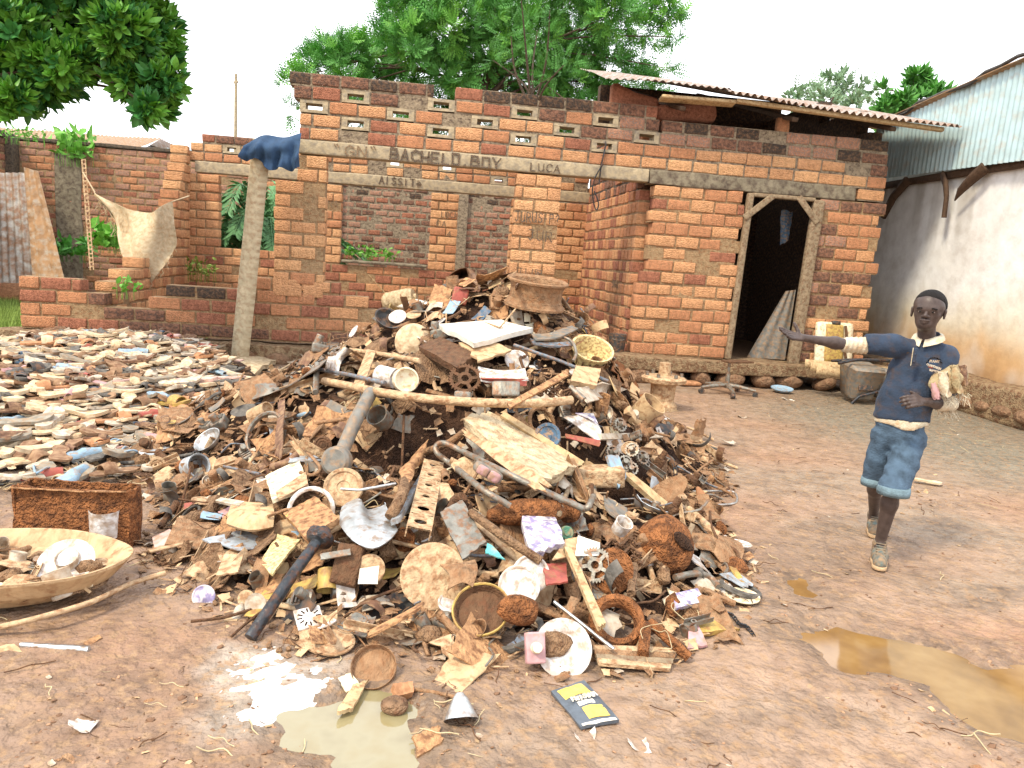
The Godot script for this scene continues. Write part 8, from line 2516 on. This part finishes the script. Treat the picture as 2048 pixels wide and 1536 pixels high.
func p_bucket() -> void:
	var p := hf(2.8, 0.34, -0.06)
	var o := base("dark_bucket", "small black bucket standing on the house ledge by the open bay", "bucket", p)
	var st := tool(true)
	lathe(st, Transform3D(), [Vector2(0.0, 0.01), Vector2(0.09, 0.01), Vector2(0.115, 0.26), Vector2(0.125, 0.27), Vector2(0.125, 0.24), Vector2(0.1, 0.0), Vector2(0.0, 0.0)], 22)
	part("pail", done(st), "black_plastic", o)
	st = tool(true)
	tube(st, curve([V(-0.125, 0.25, 0), V(-0.06, 0.2, 0.11), V(0.06, 0.2, 0.11), V(0.125, 0.25, 0)], 4), 0.004, 5)
	part("handle", done(st), "grey_metal", o)

func mud_details() -> void:
	# clods, straws and chips trodden into the yard
	for q in [["crumb", "mud_wet", 5200, 0.006, 0.02], ["crumb", "mud_light", 4200, 0.006, 0.02], ["crumb", "mud_wet", 260, 0.02, 0.034], ["rod", "straw", 420, 0.05, 0.16], ["rod", "rust_dark", 520, 0.05, 0.16], ["plate", "card_tan", 420, 0.012, 0.035], ["plate", "white_dusty", 130, 0.01, 0.03], ["plate", "rust_brown", 380, 0.012, 0.04]]:
		scatter_bits("mud_crumbs", "small mud crumbs, straws and chips trodden into the yard", junk_mesh(q[0], 81), q[1], q[2], q[3], q[4], func(g: RandomNumberGenerator) -> Vector3:
			var z := -1.7 - 9.0 * pow(g.randf(), 1.7)
			var x := g.randf_range(-0.75, 0.8) * -z * 0.95
			if heap(x, z) > 0.02 or x > 4.8 - z * 0.0 and z < -9.6:
				return Vector3.INF
			if nz.get_noise_2d(x * 60.0, z * 60.0) + g.randf() * 0.5 < 0.15:
				return Vector3.INF
			for p in polys:
				if p[1].has_point(Vector2(x, z)) and poly_dist(p[0], Vector2(x, z)) < 0.02:
					return Vector3.INF
			return V(x, gh(x, z) - 0.003, z), 0.4)
	# sky glare on the wet mud by the pool, built as a pale patch
	var poly := outline(GLARE)
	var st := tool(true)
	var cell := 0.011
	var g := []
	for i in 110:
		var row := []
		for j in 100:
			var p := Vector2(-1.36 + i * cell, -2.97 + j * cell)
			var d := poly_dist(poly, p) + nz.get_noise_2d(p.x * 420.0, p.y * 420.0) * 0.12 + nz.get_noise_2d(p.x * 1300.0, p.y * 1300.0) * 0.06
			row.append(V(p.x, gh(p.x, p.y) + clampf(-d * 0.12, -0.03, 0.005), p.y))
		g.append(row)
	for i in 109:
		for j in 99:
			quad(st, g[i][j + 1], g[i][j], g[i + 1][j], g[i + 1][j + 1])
	setting("sky_glare_patch", done(st), "lime")
# ---------------------------------------------------------------- figures: rounded bones joined and meshed by surface nets
# bone: [a, b, ra, rb, flatten axis (or zero), flatten]
func bone_dist(q: Array, p: Vector3) -> float:
	var a: Vector3 = q[0]
	var pa := p - a
	var ba: Vector3 = q[1] - a
	if q.size() > 4:
		var ax: Vector3 = q[4]
		pa += ax * pa.dot(ax) * (1.0 / q[5] - 1.0)
		ba += ax * ba.dot(ax) * (1.0 / q[5] - 1.0)
	var t := clampf(pa.dot(ba) / maxf(ba.length_squared(), 1e-9), 0.0, 1.0)
	return (pa - ba * t).length() - lerpf(q[2], q[3], t)

func net(st: SurfaceTool, bones: Array, cell: float, k: float, cut = null, ripple := 0.0) -> void:
	var lo := Vector3.INF
	var hi := -Vector3.INF
	for q in bones:
		var r: float = maxf(q[2], q[3]) + cell * 2.0
		for e in [q[0], q[1]]:
			lo = lo.min(e - Vector3.ONE * r)
			hi = hi.max(e + Vector3.ONE * r)
	var n := Vector3i(((hi - lo) / cell).ceil()) + Vector3i.ONE
	var B := 6
	var vert := {}
	var vals := {}
	var sx := n.x + 2
	var sxy := sx * (n.y + 2)
	# values near the surface, block by block
	for bz in range(0, n.z, B):
		for by in range(0, n.y, B):
			for bx_ in range(0, n.x, B):
				var mid := lo + V(bx_ + B * 0.5, by + B * 0.5, bz + B * 0.5) * cell
				var reach := B * cell * 0.9 + k
				var near := []
				for q in bones:
					if bone_dist(q, mid) < reach * (1.0 if q.size() <= 4 else 1.0 / q[5]) + 0.01:
						near.append(q)
				if near.is_empty():
					continue
				for z in range(bz, bz + B + 1):
					for y in range(by, by + B + 1):
						for x in range(bx_, bx_ + B + 1):
							var id := x + y * sx + z * sxy
							if vals.has(id):
								continue
							var p := lo + V(x, y, z) * cell
							var d := 1e9
							for q in near:
								var e := bone_dist(q, p)
								if d > 1e8:
									d = e
								else:
									var h := clampf(0.5 + 0.5 * (e - d) / k, 0.0, 1.0)
									d = lerpf(e, d, h) - k * h * (1.0 - h)
							if cut != null:
								d = cut.call(p, d)
							if ripple > 0.0 and absf(d) < 0.04:
								d += ripple * nz.get_noise_3d(p.x * 170.0, p.y * 240.0, p.z * 170.0)
							vals[id] = d
	var off := [0, 1, sx, sx + 1, sxy, sxy + 1, sxy + sx, sxy + sx + 1]
	var edges := [[0, 1], [2, 3], [4, 5], [6, 7], [0, 2], [1, 3], [4, 6], [5, 7], [0, 4], [1, 5], [2, 6], [3, 7]]
	var cells := []
	for id in vals:
		var any_in := false
		var any_out := false
		var ok := true
		var v := []
		for o in off:
			if not vals.has(id + o):
				ok = false
				break
			var d: float = vals[id + o]
			v.append(d)
			if d < 0.0:
				any_in = true
			else:
				any_out = true
		if not ok or not (any_in and any_out):
			continue
		var sum := Vector3.ZERO
		var cnt := 0
		for e in edges:
			var d0: float = v[e[0]]
			var d1: float = v[e[1]]
			if (d0 < 0.0) != (d1 < 0.0):
				var t := d0 / (d0 - d1)
				var p0 := V(e[0] & 1, (e[0] >> 1) & 1, (e[0] >> 2) & 1)
				var p1 := V(e[1] & 1, (e[1] >> 1) & 1, (e[1] >> 2) & 1)
				sum += p0.lerp(p1, t)
				cnt += 1
		@warning_ignore("integer_division")
		var base_p := V(id % sx, (id / sx) % (n.y + 2), id / sxy)
		vert[id] = lo + (base_p + sum / cnt) * cell
		cells.append(id)
	st.set_smooth_group(0)
	for id in cells:
		var d: float = vals[id]
		for ax in [[1, sx, sxy], [sx, sxy, 1], [sxy, 1, sx]]:
			if not vals.has(id + ax[0]):
				continue
			var e: float = vals[id + ax[0]]
			if (d < 0.0) == (e < 0.0):
				continue
			var q := [id, id - ax[1], id - ax[1] - ax[2], id - ax[2]]
			if not (vert.has(q[1]) and vert.has(q[2]) and vert.has(q[3])):
				continue
			if d < 0.0:
				quad(st, vert[q[0]], vert[q[3]], vert[q[2]], vert[q[1]])
			else:
				quad(st, vert[q[0]], vert[q[1]], vert[q[2]], vert[q[3]])

# bones of a hand: w wrist, d along the hand, n out of the back of it; curls per finger joint, spread, thumb direction in (d, side, n)
func hand_bones(w: Vector3, d: Vector3, n: Vector3, s: float, curl: Array, spread: float, thumb: Array, flip := 1.0) -> Array:
	var side := d.cross(n).normalized() * flip
	var out := []
	for i in 4:
		out.append([w + d * 0.01 + side * (i - 1.5) * 0.011 * s, w + d * 0.072 * s + side * (i - 1.5) * 0.018 * s, 0.012 * s, 0.0105 * s])
	var lens := [[0.036, 0.024, 0.018], [0.041, 0.027, 0.02], [0.038, 0.025, 0.019], [0.03, 0.019, 0.016]]
	for i in 4:
		var p := w + d * 0.074 * s + side * (i - 1.5) * 0.0185 * s
		var dir := (d + side * (i - 1.5) * spread).normalized()
		var a := 0.0
		for j in 3:
			a += curl[i] * [0.8, 1.0, 0.7][j]
			var dd := (dir * cos(a) - n * sin(a)).normalized()
			var e: Vector3 = p + dd * lens[i][j] * s
			out.append([p, e, (0.0095 - 0.0008 * j) * s, (0.0088 - 0.0008 * j) * s])
			p = e
	var b := w + d * 0.02 * s - side * 0.018 * s
	var t1: Vector3 = (d * thumb[0] - side * thumb[1] + n * thumb[2]).normalized()
	var t2: Vector3 = (t1 + d * thumb[3]).normalized()
	out.append([b, b + t1 * 0.032 * s, 0.014 * s, 0.011 * s])
	out.append([b + t1 * 0.032 * s, b + t1 * 0.032 * s + t2 * 0.028 * s, 0.0105 * s, 0.0098 * s])
	out.append([b + t1 * 0.032 * s + t2 * 0.028 * s, b + t1 * 0.032 * s + t2 * 0.05 * s, 0.0098 * s, 0.0082 * s])
	return out

func person() -> void:
	var front := V(-0.4, 0, 0.917)          # the way he faces
	var left := V(0.917, 0, 0.4)            # his left, to the right in the photo
	var up := Vector3.UP
	var o := Node3D.new()
	var foot_l := gnd(1757, 1128)
	var foot_r := gnd(1747, 1066)
	var origin := (foot_l + foot_r) * 0.5
	origin.y = 0.0
	org = origin
	# joints
	var hip := far(1799, 858, 4.2)
	var chest := far(1835, 745, 4.2)
	var neck := far(1855, 688, 4.2)
	var head := far(1857, 622, 4.15)
	var sh_r := far(1786, 693, 4.2)
	var sh_l := far(1893, 712, 4.18)
	var el_r := far(1697, 690, 4.22)
	var wr_r := far(1607, 676, 4.2)
	var el_l := far(1893, 808, 4.12)
	var wr_l := far(1845, 803, 3.98)
	var hip_r := far(1770, 872, 4.22)
	var hip_l := far(1822, 878, 4.18)
	var kn_r := far(1752, 948, 4.3)
	var kn_l := far(1790, 962, 4.02)
	var an_r := foot_r + V(0.02, 0.085, -0.07)
	var an_l := foot_l + V(0.02, 0.085, -0.06)
	# --- the body: one continuous surface
	var hx := (left + front * 0.18).normalized()     # across the head
	var hf_ := (front - left * 0.18).normalized()    # face direction
	var hu := (up + left * 0.06).normalized()
	var body := [
		[hip, chest, 0.1, 0.105, front, 0.7], [chest, neck - up * 0.04, 0.1, 0.06, front, 0.7], [sh_r, sh_l, 0.045, 0.045], [neck - up * 0.05, head - hu * 0.05, 0.044, 0.042],
		[sh_r, el_r, 0.036, 0.031], [el_r, el_r.lerp(wr_r, 0.3), 0.03, 0.032], [el_r.lerp(wr_r, 0.3), wr_r, 0.032, 0.019],
		[sh_l, el_l, 0.036, 0.031], [el_l, el_l.lerp(wr_l, 0.35), 0.032, 0.032], [el_l.lerp(wr_l, 0.35), wr_l, 0.032, 0.02],
		[hip_r, kn_r, 0.062, 0.038], [hip_l, kn_l, 0.062, 0.038],
		[kn_r, kn_r.lerp(an_r, 0.35) - front * 0.012, 0.038, 0.041], [kn_r.lerp(an_r, 0.35) - front * 0.012, an_r, 0.041, 0.026], [an_r, foot_r + V(0, 0.03, 0) + front * 0.08, 0.03, 0.02],
		[kn_l, kn_l.lerp(an_l, 0.35) - front * 0.01, 0.038, 0.042], [kn_l.lerp(an_l, 0.35) - front * 0.01, an_l, 0.043, 0.027], [an_l, foot_l + V(0, 0.03, 0) + front * 0.08, 0.03, 0.02],
	]
	var st := tool(true)
	net(st, body, 0.011, 0.025)
	# head with its features
	var hd := [
		[head + hu * 0.032 - hf_ * 0.022, head + hu * 0.03 + hf_ * 0.012, 0.076, 0.073], [head + hu * 0.015 - hf_ * 0.03, head + hu * 0.02, 0.07, 0.068],
		[head - hu * 0.03 + hf_ * 0.025, head - hu * 0.064 + hf_ * 0.045, 0.054, 0.036], [head - hu * 0.02 - hf_ * 0.005, head - hu * 0.055 + hf_ * 0.018, 0.062, 0.05],
		[head - hu * 0.02 + hx * 0.034 + hf_ * 0.045, head - hu * 0.03 + hx * 0.03 + hf_ * 0.045, 0.022, 0.02], [head - hu * 0.02 - hx * 0.034 + hf_ * 0.045, head - hu * 0.03 - hx * 0.03 + hf_ * 0.045, 0.022, 0.02],
		[head + hu * 0.012 + hf_ * 0.07 - hx * 0.03, head + hu * 0.012 + hf_ * 0.07 + hx * 0.03, 0.014, 0.014],
		[head - hu * 0.05, neck - up * 0.02, 0.044, 0.046],
	]
	net(st, hd, 0.006, 0.022, func(p: Vector3, d: float) -> float:
		# eye sockets
		for s in [-1.0, 1.0]:
			var e: float = (p - (head - hu * 0.003 + hf_ * 0.092 + hx * 0.03 * s)).length() - 0.017
			d = maxf(d, -e - 0.004) if e < 0.01 else d
		return d)
	var feat := [
		[head + hu * 0.0 + hf_ * 0.079, head - hu * 0.024 + hf_ * 0.093, 0.007, 0.012], [head - hu * 0.028 + hf_ * 0.083 - hx * 0.013, head - hu * 0.028 + hf_ * 0.083 + hx * 0.013, 0.009, 0.009],
		[head - hu * 0.049 + hf_ * 0.078 - hx * 0.02, head - hu * 0.048 + hf_ * 0.087, 0.006, 0.0075], [head - hu * 0.048 + hf_ * 0.087, head - hu * 0.049 + hf_ * 0.078 + hx * 0.02, 0.0075, 0.006],
		[head - hu * 0.0595 + hf_ * 0.076 - hx * 0.015, head - hu * 0.06 + hf_ * 0.083, 0.006, 0.0085], [head - hu * 0.06 + hf_ * 0.083, head - hu * 0.0595 + hf_ * 0.076 + hx * 0.015, 0.0085, 0.006],
	]
	for s in [-1.0, 1.0]:
		var ear: Vector3 = head - hu * 0.012 + hx * 0.078 * s - hf_ * 0.012
		feat.append([ear + hu * 0.016, ear - hu * 0.016, 0.0155, 0.011, hx, 0.55])
	net(st, feat, 0.0035, 0.004)
	# hands
	var dr := (wr_r - el_r).normalized()
	var hand_r := hand_bones(wr_r + dr * 0.005, (dr + V(0, 0.05, 0.1)).normalized(), (V(0.0, -0.75, -0.6) - dr * V(0.0, -0.75, -0.6).dot(dr)).normalized(), 0.88, [0.05, 0.12, 0.2, 0.28], 0.14, [0.35, 1.0, -0.55, 0.25], 1.0)
	hand_r.append([el_r.lerp(wr_r, 0.85), wr_r + dr * 0.01, 0.021, 0.02])
	net(st, hand_r, 0.0035, 0.007)
	var dl := (wr_l - el_l).normalized()
	var nl := (V(-0.35, 0.35, 0.85) - dl * V(-0.35, 0.35, 0.85).dot(dl)).normalized()
	var hand_l := hand_bones(wr_l + dl * 0.005, dl, nl, 0.9, [0.62, 0.66, 0.7, 0.74], 0.05, [0.9, 0.5, 0.0, 0.3], -1.0)
	hand_l.append([el_l.lerp(wr_l, 0.85), wr_l + dl * 0.01, 0.022, 0.021])
	net(st, hand_l, 0.0035, 0.007)
	var me := done(st)
	var b := solo("person", me, "skin_dark", "boy in a navy polo and rolled jeans walking with one arm stretched out", "person", at(origin))
	# --- eyes, hair
	for s in [-1.0, 1.0]:
		var e: Vector3 = head - hu * 0.003 + hf_ * 0.073 + hx * 0.03 * s
		st = tool(true)
		blob(st, Transform3D(Basis(hx, hu, hf_), e), V(0.0115, 0.0056, 0.009), 0.0, 1)
		var eye := part("eye", done(st), "eye_white", b)
		st = tool(true)
		blob(st, Transform3D(Basis(hx, hu, hf_), e + hf_ * 0.006), V(0.0062, 0.0054, 0.0045), 0.0, 1)
		part("iris", done(st), "eye_dark", eye)
		st = tool(true)
		tube(st, curve([e + hu * 0.015 - hx * 0.018 + hf_ * 0.008, e + hu * 0.019 + hf_ * 0.014, e + hu * 0.014 + hx * 0.018 + hf_ * 0.008], 4), 0.0035, 5)
		part("eyebrow", done(st), "hair_black", b)
	st = tool(true)
	net(st, [[head + hu * 0.034 - hf_ * 0.024, head + hu * 0.034 + hf_ * 0.006, 0.081, 0.077], [head + hu * 0.015 - hf_ * 0.034, head + hu * 0.02, 0.074, 0.07]], 0.006, 0.02, func(p: Vector3, d: float) -> float:
		var q := p - head
		var line: float = 0.052 + 0.9 * minf(0.0, q.dot(hf_) - 0.03) - 0.012 * (absf(q.dot(hx)) / 0.07)
		var above := q.dot(hu) - line
		return maxf(d + 0.0062 * (1.0 - clampf(above / 0.03, 0.0, 1.0)), -above), 0.003)
	part("hair", done(st), "hair_black", b)
	# --- shirt
	var shirt := [
		[far(1803, 838, 4.19), far(1812, 800, 4.19), 0.142, 0.134, front, 0.72], [far(1812, 800, 4.19), chest, 0.132, 0.14, front, 0.66], [chest, chest.lerp(neck, 0.55), 0.14, 0.105, front, 0.68],
		[sh_r + up * 0.002, neck - up * 0.028, 0.05, 0.05], [sh_l + up * 0.002, neck - up * 0.028, 0.05, 0.05], [neck - up * 0.04, neck + up * 0.036, 0.066, 0.054],
		[sh_r, sh_r.lerp(el_r, 0.62), 0.058, 0.06], [sh_l, sh_l.lerp(el_l, 0.62), 0.058, 0.062],
	]
	var hem := far(1803, 838, 4.19).y
	var arm_dir := (el_r - sh_r).normalized()
	st = tool(true)
	net(st, shirt, 0.009, 0.03, func(p: Vector3, d: float) -> float:
		d = maxf(d, hem - p.y)
		d = maxf(d, (p - sh_r).dot(arm_dir) - 0.145)
		# neck opening
		var q := p - (neck + up * 0.066 + front * 0.026)
		return maxf(d, 0.052 - V(q.x, q.y * 0.8, q.z).length()), 0.02)
	part("polo_shirt", done(st), "shirt_navy", b)
	# undershirt showing below the hem, and rolled sleeve ends
	st = tool(true)
	net(st, [[far(1800, 852, 4.19), far(1806, 820, 4.19), 0.137, 0.134, front, 0.72]], 0.009, 0.02, func(p: Vector3, d: float) -> float:
		return maxf(maxf(d, p.y - hem - 0.012), hem - 0.035 - 0.012 * sin(p.x * 30.0) - p.y), 0.01)
	part("undershirt", done(st), "cloth_cream", b)
	st = tool(true)
	net(st, [[sh_r.lerp(el_r, 0.66), el_r + arm_dir * 0.012, 0.047, 0.042]], 0.006, 0.01, func(p: Vector3, d: float) -> float:
		var s := (p - sh_r).dot(arm_dir)
		return maxf(maxf(d, s - 0.285), 0.14 - s) + 0.003 * sin(s * 260.0 + p.y * 60.0))
	part("rolled_sleeve", done(st), "cloth_cream", b)
	st = tool(true)
	net(st, [[el_l + V(0.012, -0.002, -0.01), el_l.lerp(wr_l, 0.3), 0.05, 0.044]], 0.006, 0.01, null, 0.012)
	for k in 40:
		var p := el_l.lerp(wr_l, rf(-0.1, 0.3)) + V(rf(-0.03, 0.05), -0.035, rf(-0.02, 0.04))
		tube(st, [p, p + V(rf(-0.01, 0.03), rf(-0.05, -0.01), rf(-0.01, 0.02))], 0.0016, 3, false)
	part("frayed_sleeve", done(st), "cloth_cream", b)
	# collar, button strip, buttons
	st = tool(true)
	var cf := (front - left * 0.4).normalized()
	var cs := up.cross(cf)
	var nb := neck + up * 0.04 - front * 0.008
	for s in [-1.0, 1.0]:
		var g := []
		for i in 9:
			var a := lerpf(0.0, PI * 0.97, i / 8.0)
			var d: Vector3 = (cf * -cos(a) + cs * s * sin(a)).normalized()
			var inner: Vector3 = nb + d * 0.056 + up * (0.03 - 0.036 * i / 8.0) + front * 0.012
			var outer: Vector3 = nb + d * (0.078 + 0.02 * pow(i / 8.0, 3.0)) + up * (0.008 - 0.062 * pow(i / 8.0, 1.6)) + front * 0.014
			g.append([inner, inner.lerp(outer, 0.4) + up * 0.006 + d * 0.006, outer])
		sheet(st, g, 0.005)
	part("collar", done(st), "cloth_cream", b)
	var pl0 := far(1833, 696, 4.075)
	var pl1 := far(1825, 732, 4.065)
	st = tool(true)
	for q in [[pl0, pl1]]:
		var t := along(q[1], q[0])
		lump_into(st, Transform3D(Basis(left, up, front), t.origin), V(0.02, q[0].distance_to(q[1]), 0.012), 0.003, 0.0, 1, 3, 1, 1)
	part("button_placket", done(st), "shirt_navy", b)
	st = tool(true)
	lump_into(st, Transform3D(Basis(left, up, front), (pl0 + pl1) * 0.5 - left * 0.012 + front * 0.003), V(0.005, pl0.distance_to(pl1), 0.012), 0.002, 0.0, 1, 3, 1, 1)
	part("placket_edge", done(st), "cloth_cream", b)
	for k in 2:
		st = tool(true)
		blob(st, Transform3D(Basis(left, up, front), pl0.lerp(pl1, 0.35 + 0.4 * k) + front * 0.008), V(0.005, 0.005, 0.003), 0.0, 1)
		part("button", done(st), "shirt_navy", b)
	badge(b, left, up, front)
	# --- jeans with rolled cuffs
	var jeans := [
		[far(1799, 842, 4.19), far(1800, 868, 4.19), 0.118, 0.122, front, 0.7], [hip_r, hip_r.lerp(kn_r, 0.5), 0.078, 0.068], [hip_r.lerp(kn_r, 0.5), kn_r + V(0, -0.035, 0), 0.07, 0.068],
		[hip_l, hip_l.lerp(kn_l, 0.5), 0.08, 0.073], [hip_l.lerp(kn_l, 0.5), kn_l + V(0, -0.04, 0) + front * 0.008, 0.074, 0.074],
	]
	st = tool(true)
	net(st, jeans, 0.009, 0.022, func(p: Vector3, d: float) -> float:
		var low := kn_r.y - 0.05 if (p - kn_r).length() < (p - kn_l).length() else kn_l.y - 0.06
		var q := p - hip_l.lerp(kn_l, 0.6)
		d += 0.005 * sin(q.dot(V(0.6, 1.0, 0.2)) * 95.0) * exp(-pow(q.length() / 0.13, 2.0)) + 0.003 * sin(p.y * 120.0 + p.x * 50.0) * smoothstep(hip.y - 0.14, hip.y, p.y)
		return maxf(d, low - p.y), 0.02)
	part("jeans", done(st), "denim", b)
	for q in [[kn_r, 0.074, -0.045], [kn_l, 0.082, -0.052]]:
		st = tool(true)
		var c: Vector3 = q[0] + V(0, q[2], 0)
		lathe(st, Transform3D(Basis(left, up, front), c), [Vector2(q[1] - 0.012, -0.02), Vector2(q[1], -0.024), Vector2(q[1] + 0.003, 0.0), Vector2(q[1], 0.022), Vector2(q[1] - 0.008, 0.026), Vector2(q[1] - 0.014, 0.01)], 24, 0.05, 3, false)
		part("jeans_cuff", done(st), "denim_cuff", b)
	# --- shoes
	for q in [[foot_r, an_r, 0.0], [foot_l, an_l, 0.0]]:
		var f: Vector3 = q[0]
		f.y = 0.0
		var heel := f - front * 0.075
		var toe := f + front * 0.1
		st = tool(true)
		net(st, [[heel + up * 0.045, f + up * 0.05, 0.036, 0.04], [f + up * 0.05, toe + up * 0.036, 0.041, 0.034], [heel + up * 0.05, q[1] + up * 0.01, 0.036, 0.038]], 0.006, 0.02, func(p: Vector3, d: float) -> float: return maxf(d, 0.022 - p.y))
		var sh := part("shoe", done(st), "shoe_canvas", b)
		st = tool(true)
		net(st, [[heel + up * 0.016, f + up * 0.016, 0.04, 0.042], [f + up * 0.016, toe + up * 0.018, 0.043, 0.038]], 0.006, 0.01, func(p: Vector3, d: float) -> float: return maxf(maxf(d, p.y - 0.028), 0.004 - p.y))
		part("shoe_sole", done(st), "shoe_rubber", sh)
		st = tool(true)
		for k in 6:
			var c := f + front * (0.055 - 0.02 * k) + up * (0.08 + 0.009 * k)
			tube(st, [c - left * 0.025 - up * 0.008, c + left * 0.024 + front * 0.008 - up * 0.006], 0.0035, 5)
			tube(st, [c + left * 0.025 - up * 0.008, c - left * 0.024 + front * 0.008 - up * 0.006], 0.0035, 5)
		part("laces", done(st), "shoe_canvas", sh)
	org = Vector3.ZERO
	held_bundle()

func badge(b: Node3D, left: Vector3, up: Vector3, front: Vector3) -> void:
	# faded round crest with lettering on the chest
	var c := far(1868, 727, 4.045) - org
	var t := Transform3D(Basis(left, up, front).rotated(up, 0.25), c)
	var keep := org
	org = Vector3.ZERO
	var st := tool(false)
	for k in 14:
		var a := lerpf(0.15, PI - 0.15, k / 13.0)
		bx(st, t * Transform3D(Basis(Vector3.BACK, a), V(cos(a) * 0.036, sin(a) * 0.034 - 0.004, 0)), V(0.01, 0.0035 + 0.002 * (k % 2), 0.004))
	st.append_from(lettering("RANT", 0.05, 0.011, 0.0035, 2), 0, t * at(V(-0.022, 0.006, 0.001)))
	st.append_from(lettering("GUARDSON", 0.075, 0.01, 0.003, 4), 0, t * at(V(-0.036, -0.012, 0.001), V(0, 0, -0.25)))
	st.append_from(lettering("SUPER", 0.05, 0.009, 0.003, 6), 0, t * at(V(-0.02, -0.04, 0.001), V(0, 0, -0.12)))
	part("crest_print", st.commit(), "white_dusty", b)
	st = tool(true)
	lump_into(st, t * at(V(-0.014, -0.02, 0), V(0, 0, -0.25)), V(0.026, 0.012, 0.003), 0.001, 0.0, 1, 1, 1, 1)
	part("crest_patch", done(st), "red_paint", b)
	org = keep

func held_bundle() -> void:
	var c := far(1896, 762, 4.04)
	var o := base("cloth_bundle", "bundle of khaki and checked cloth held under the boy's left arm", "cloth", c)
	var st := tool(true)
	blob(st, at(Vector3.ZERO, V(0, 0.3, 0.45)), V(0.105, 0.072, 0.075), 0.12, 5, 2.4, 22, 14)
	part("cloth", done(st), "cloth_khaki", o)
	var rolls := [["cloth_cream", -0.05, 0.0, 0.06, 0.03, 0.075], ["cloth_khaki", 0.005, 0.02, 0.075, 0.024, 0.085], ["leather_brown", 0.055, 0.025, 0.045, 0.026, 0.06], ["pink_dusty", -0.088, -0.03, 0.045, 0.02, 0.05]]
	for q in rolls:
		st = tool(true)
		var g := []
		for i in 22:
			var a := i * 0.55
			var r: float = q[4] * (0.25 + 0.75 * i / 21.0)
			var row := []
			for j in 6:
				var y := lerpf(-q[5], q[5], j / 5.0)
				row.append(V(q[1] + cos(a) * r * 0.8 + 0.012 * sin(y * 40.0 + i), q[2] + y * 0.8 + 0.006 * sin(i * 1.3), q[3] + sin(a) * r * 0.7 - y * 0.15))
			g.append(row)
		sheet(st, g, 0.004)
		part("cloth_roll", done(st), q[0], o, at(Vector3.ZERO, V(0, 0, 0.25)))
	st = tool(true)
	for k in 50:
		var p := V(rf(-0.04, 0.1), rf(-0.09, -0.05), rf(0.0, 0.06))
		tube(st, [p, p + V(rf(-0.02, 0.03), rf(-0.05, -0.01), rf(0.0, 0.02))], 0.0016, 3, false)
	part("fringe", done(st), "cloth_cream", o, Transform3D(), "stuff")
# ---------------------------------------------------------------- the scene
func _ready() -> void:
	rng.seed = 20240
	var cam := Camera3D.new()
	cam.name = "camera"
	cam.fov = rad_to_deg(2.0 * atan(768.0 / FOCAL))
	cam.near = 0.05
	cam.far = 1200.0
	cam.transform = Transform3D(Basis(Vector3.RIGHT, deg_to_rad(-9.0)) * Basis(Vector3.BACK, deg_to_rad(3.95)), EYE)
	add_child(cam)
	view = cam.transform.basis
	var env := Environment.new()
	env.background_mode = Environment.BG_SKY
	var sm := ProceduralSkyMaterial.new()
	sm.sky_top_color = Color(0.93, 0.95, 1.0)
	sm.sky_horizon_color = Color(1, 1, 1)
	sm.sky_curve = 0.3
	sm.ground_bottom_color = Color(0.45, 0.38, 0.3)
	sm.ground_horizon_color = Color(0.8, 0.78, 0.74)
	sm.energy_multiplier = 0.88
	var sky := Sky.new()
	sky.sky_material = sm
	env.sky = sky
	env.background_energy_multiplier = 1.0
	env.tonemap_mode = Environment.TONE_MAPPER_LINEAR
	env.tonemap_exposure = 2.65
	env.sdfgi_enabled = true
	env.ssao_enabled = true
	env.ssil_enabled = true
	var we := WorldEnvironment.new()
	we.name = "environment"
	we.environment = env
	add_child(we)
	var sun := DirectionalLight3D.new()
	sun.name = "sun"
	sun.light_energy = 0.5
	sun.light_color = Color(1.0, 0.95, 0.86)
	sun.light_angular_distance = 10.0
	sun.shadow_enabled = true
	sun.transform.basis = Basis.looking_at(V(0.42, -0.8, -0.42))
	add_child(sun)
	house_frame = Transform3D(Basis(Vector3.UP, deg_to_rad(7.44)), V(-1.344, 0, -10.293))
	make_materials()
	ground()
	house()
	compound()
	plants()
	heap_base()
	heroes_upper()
	yard()
	filling()
	shoes()
	person()
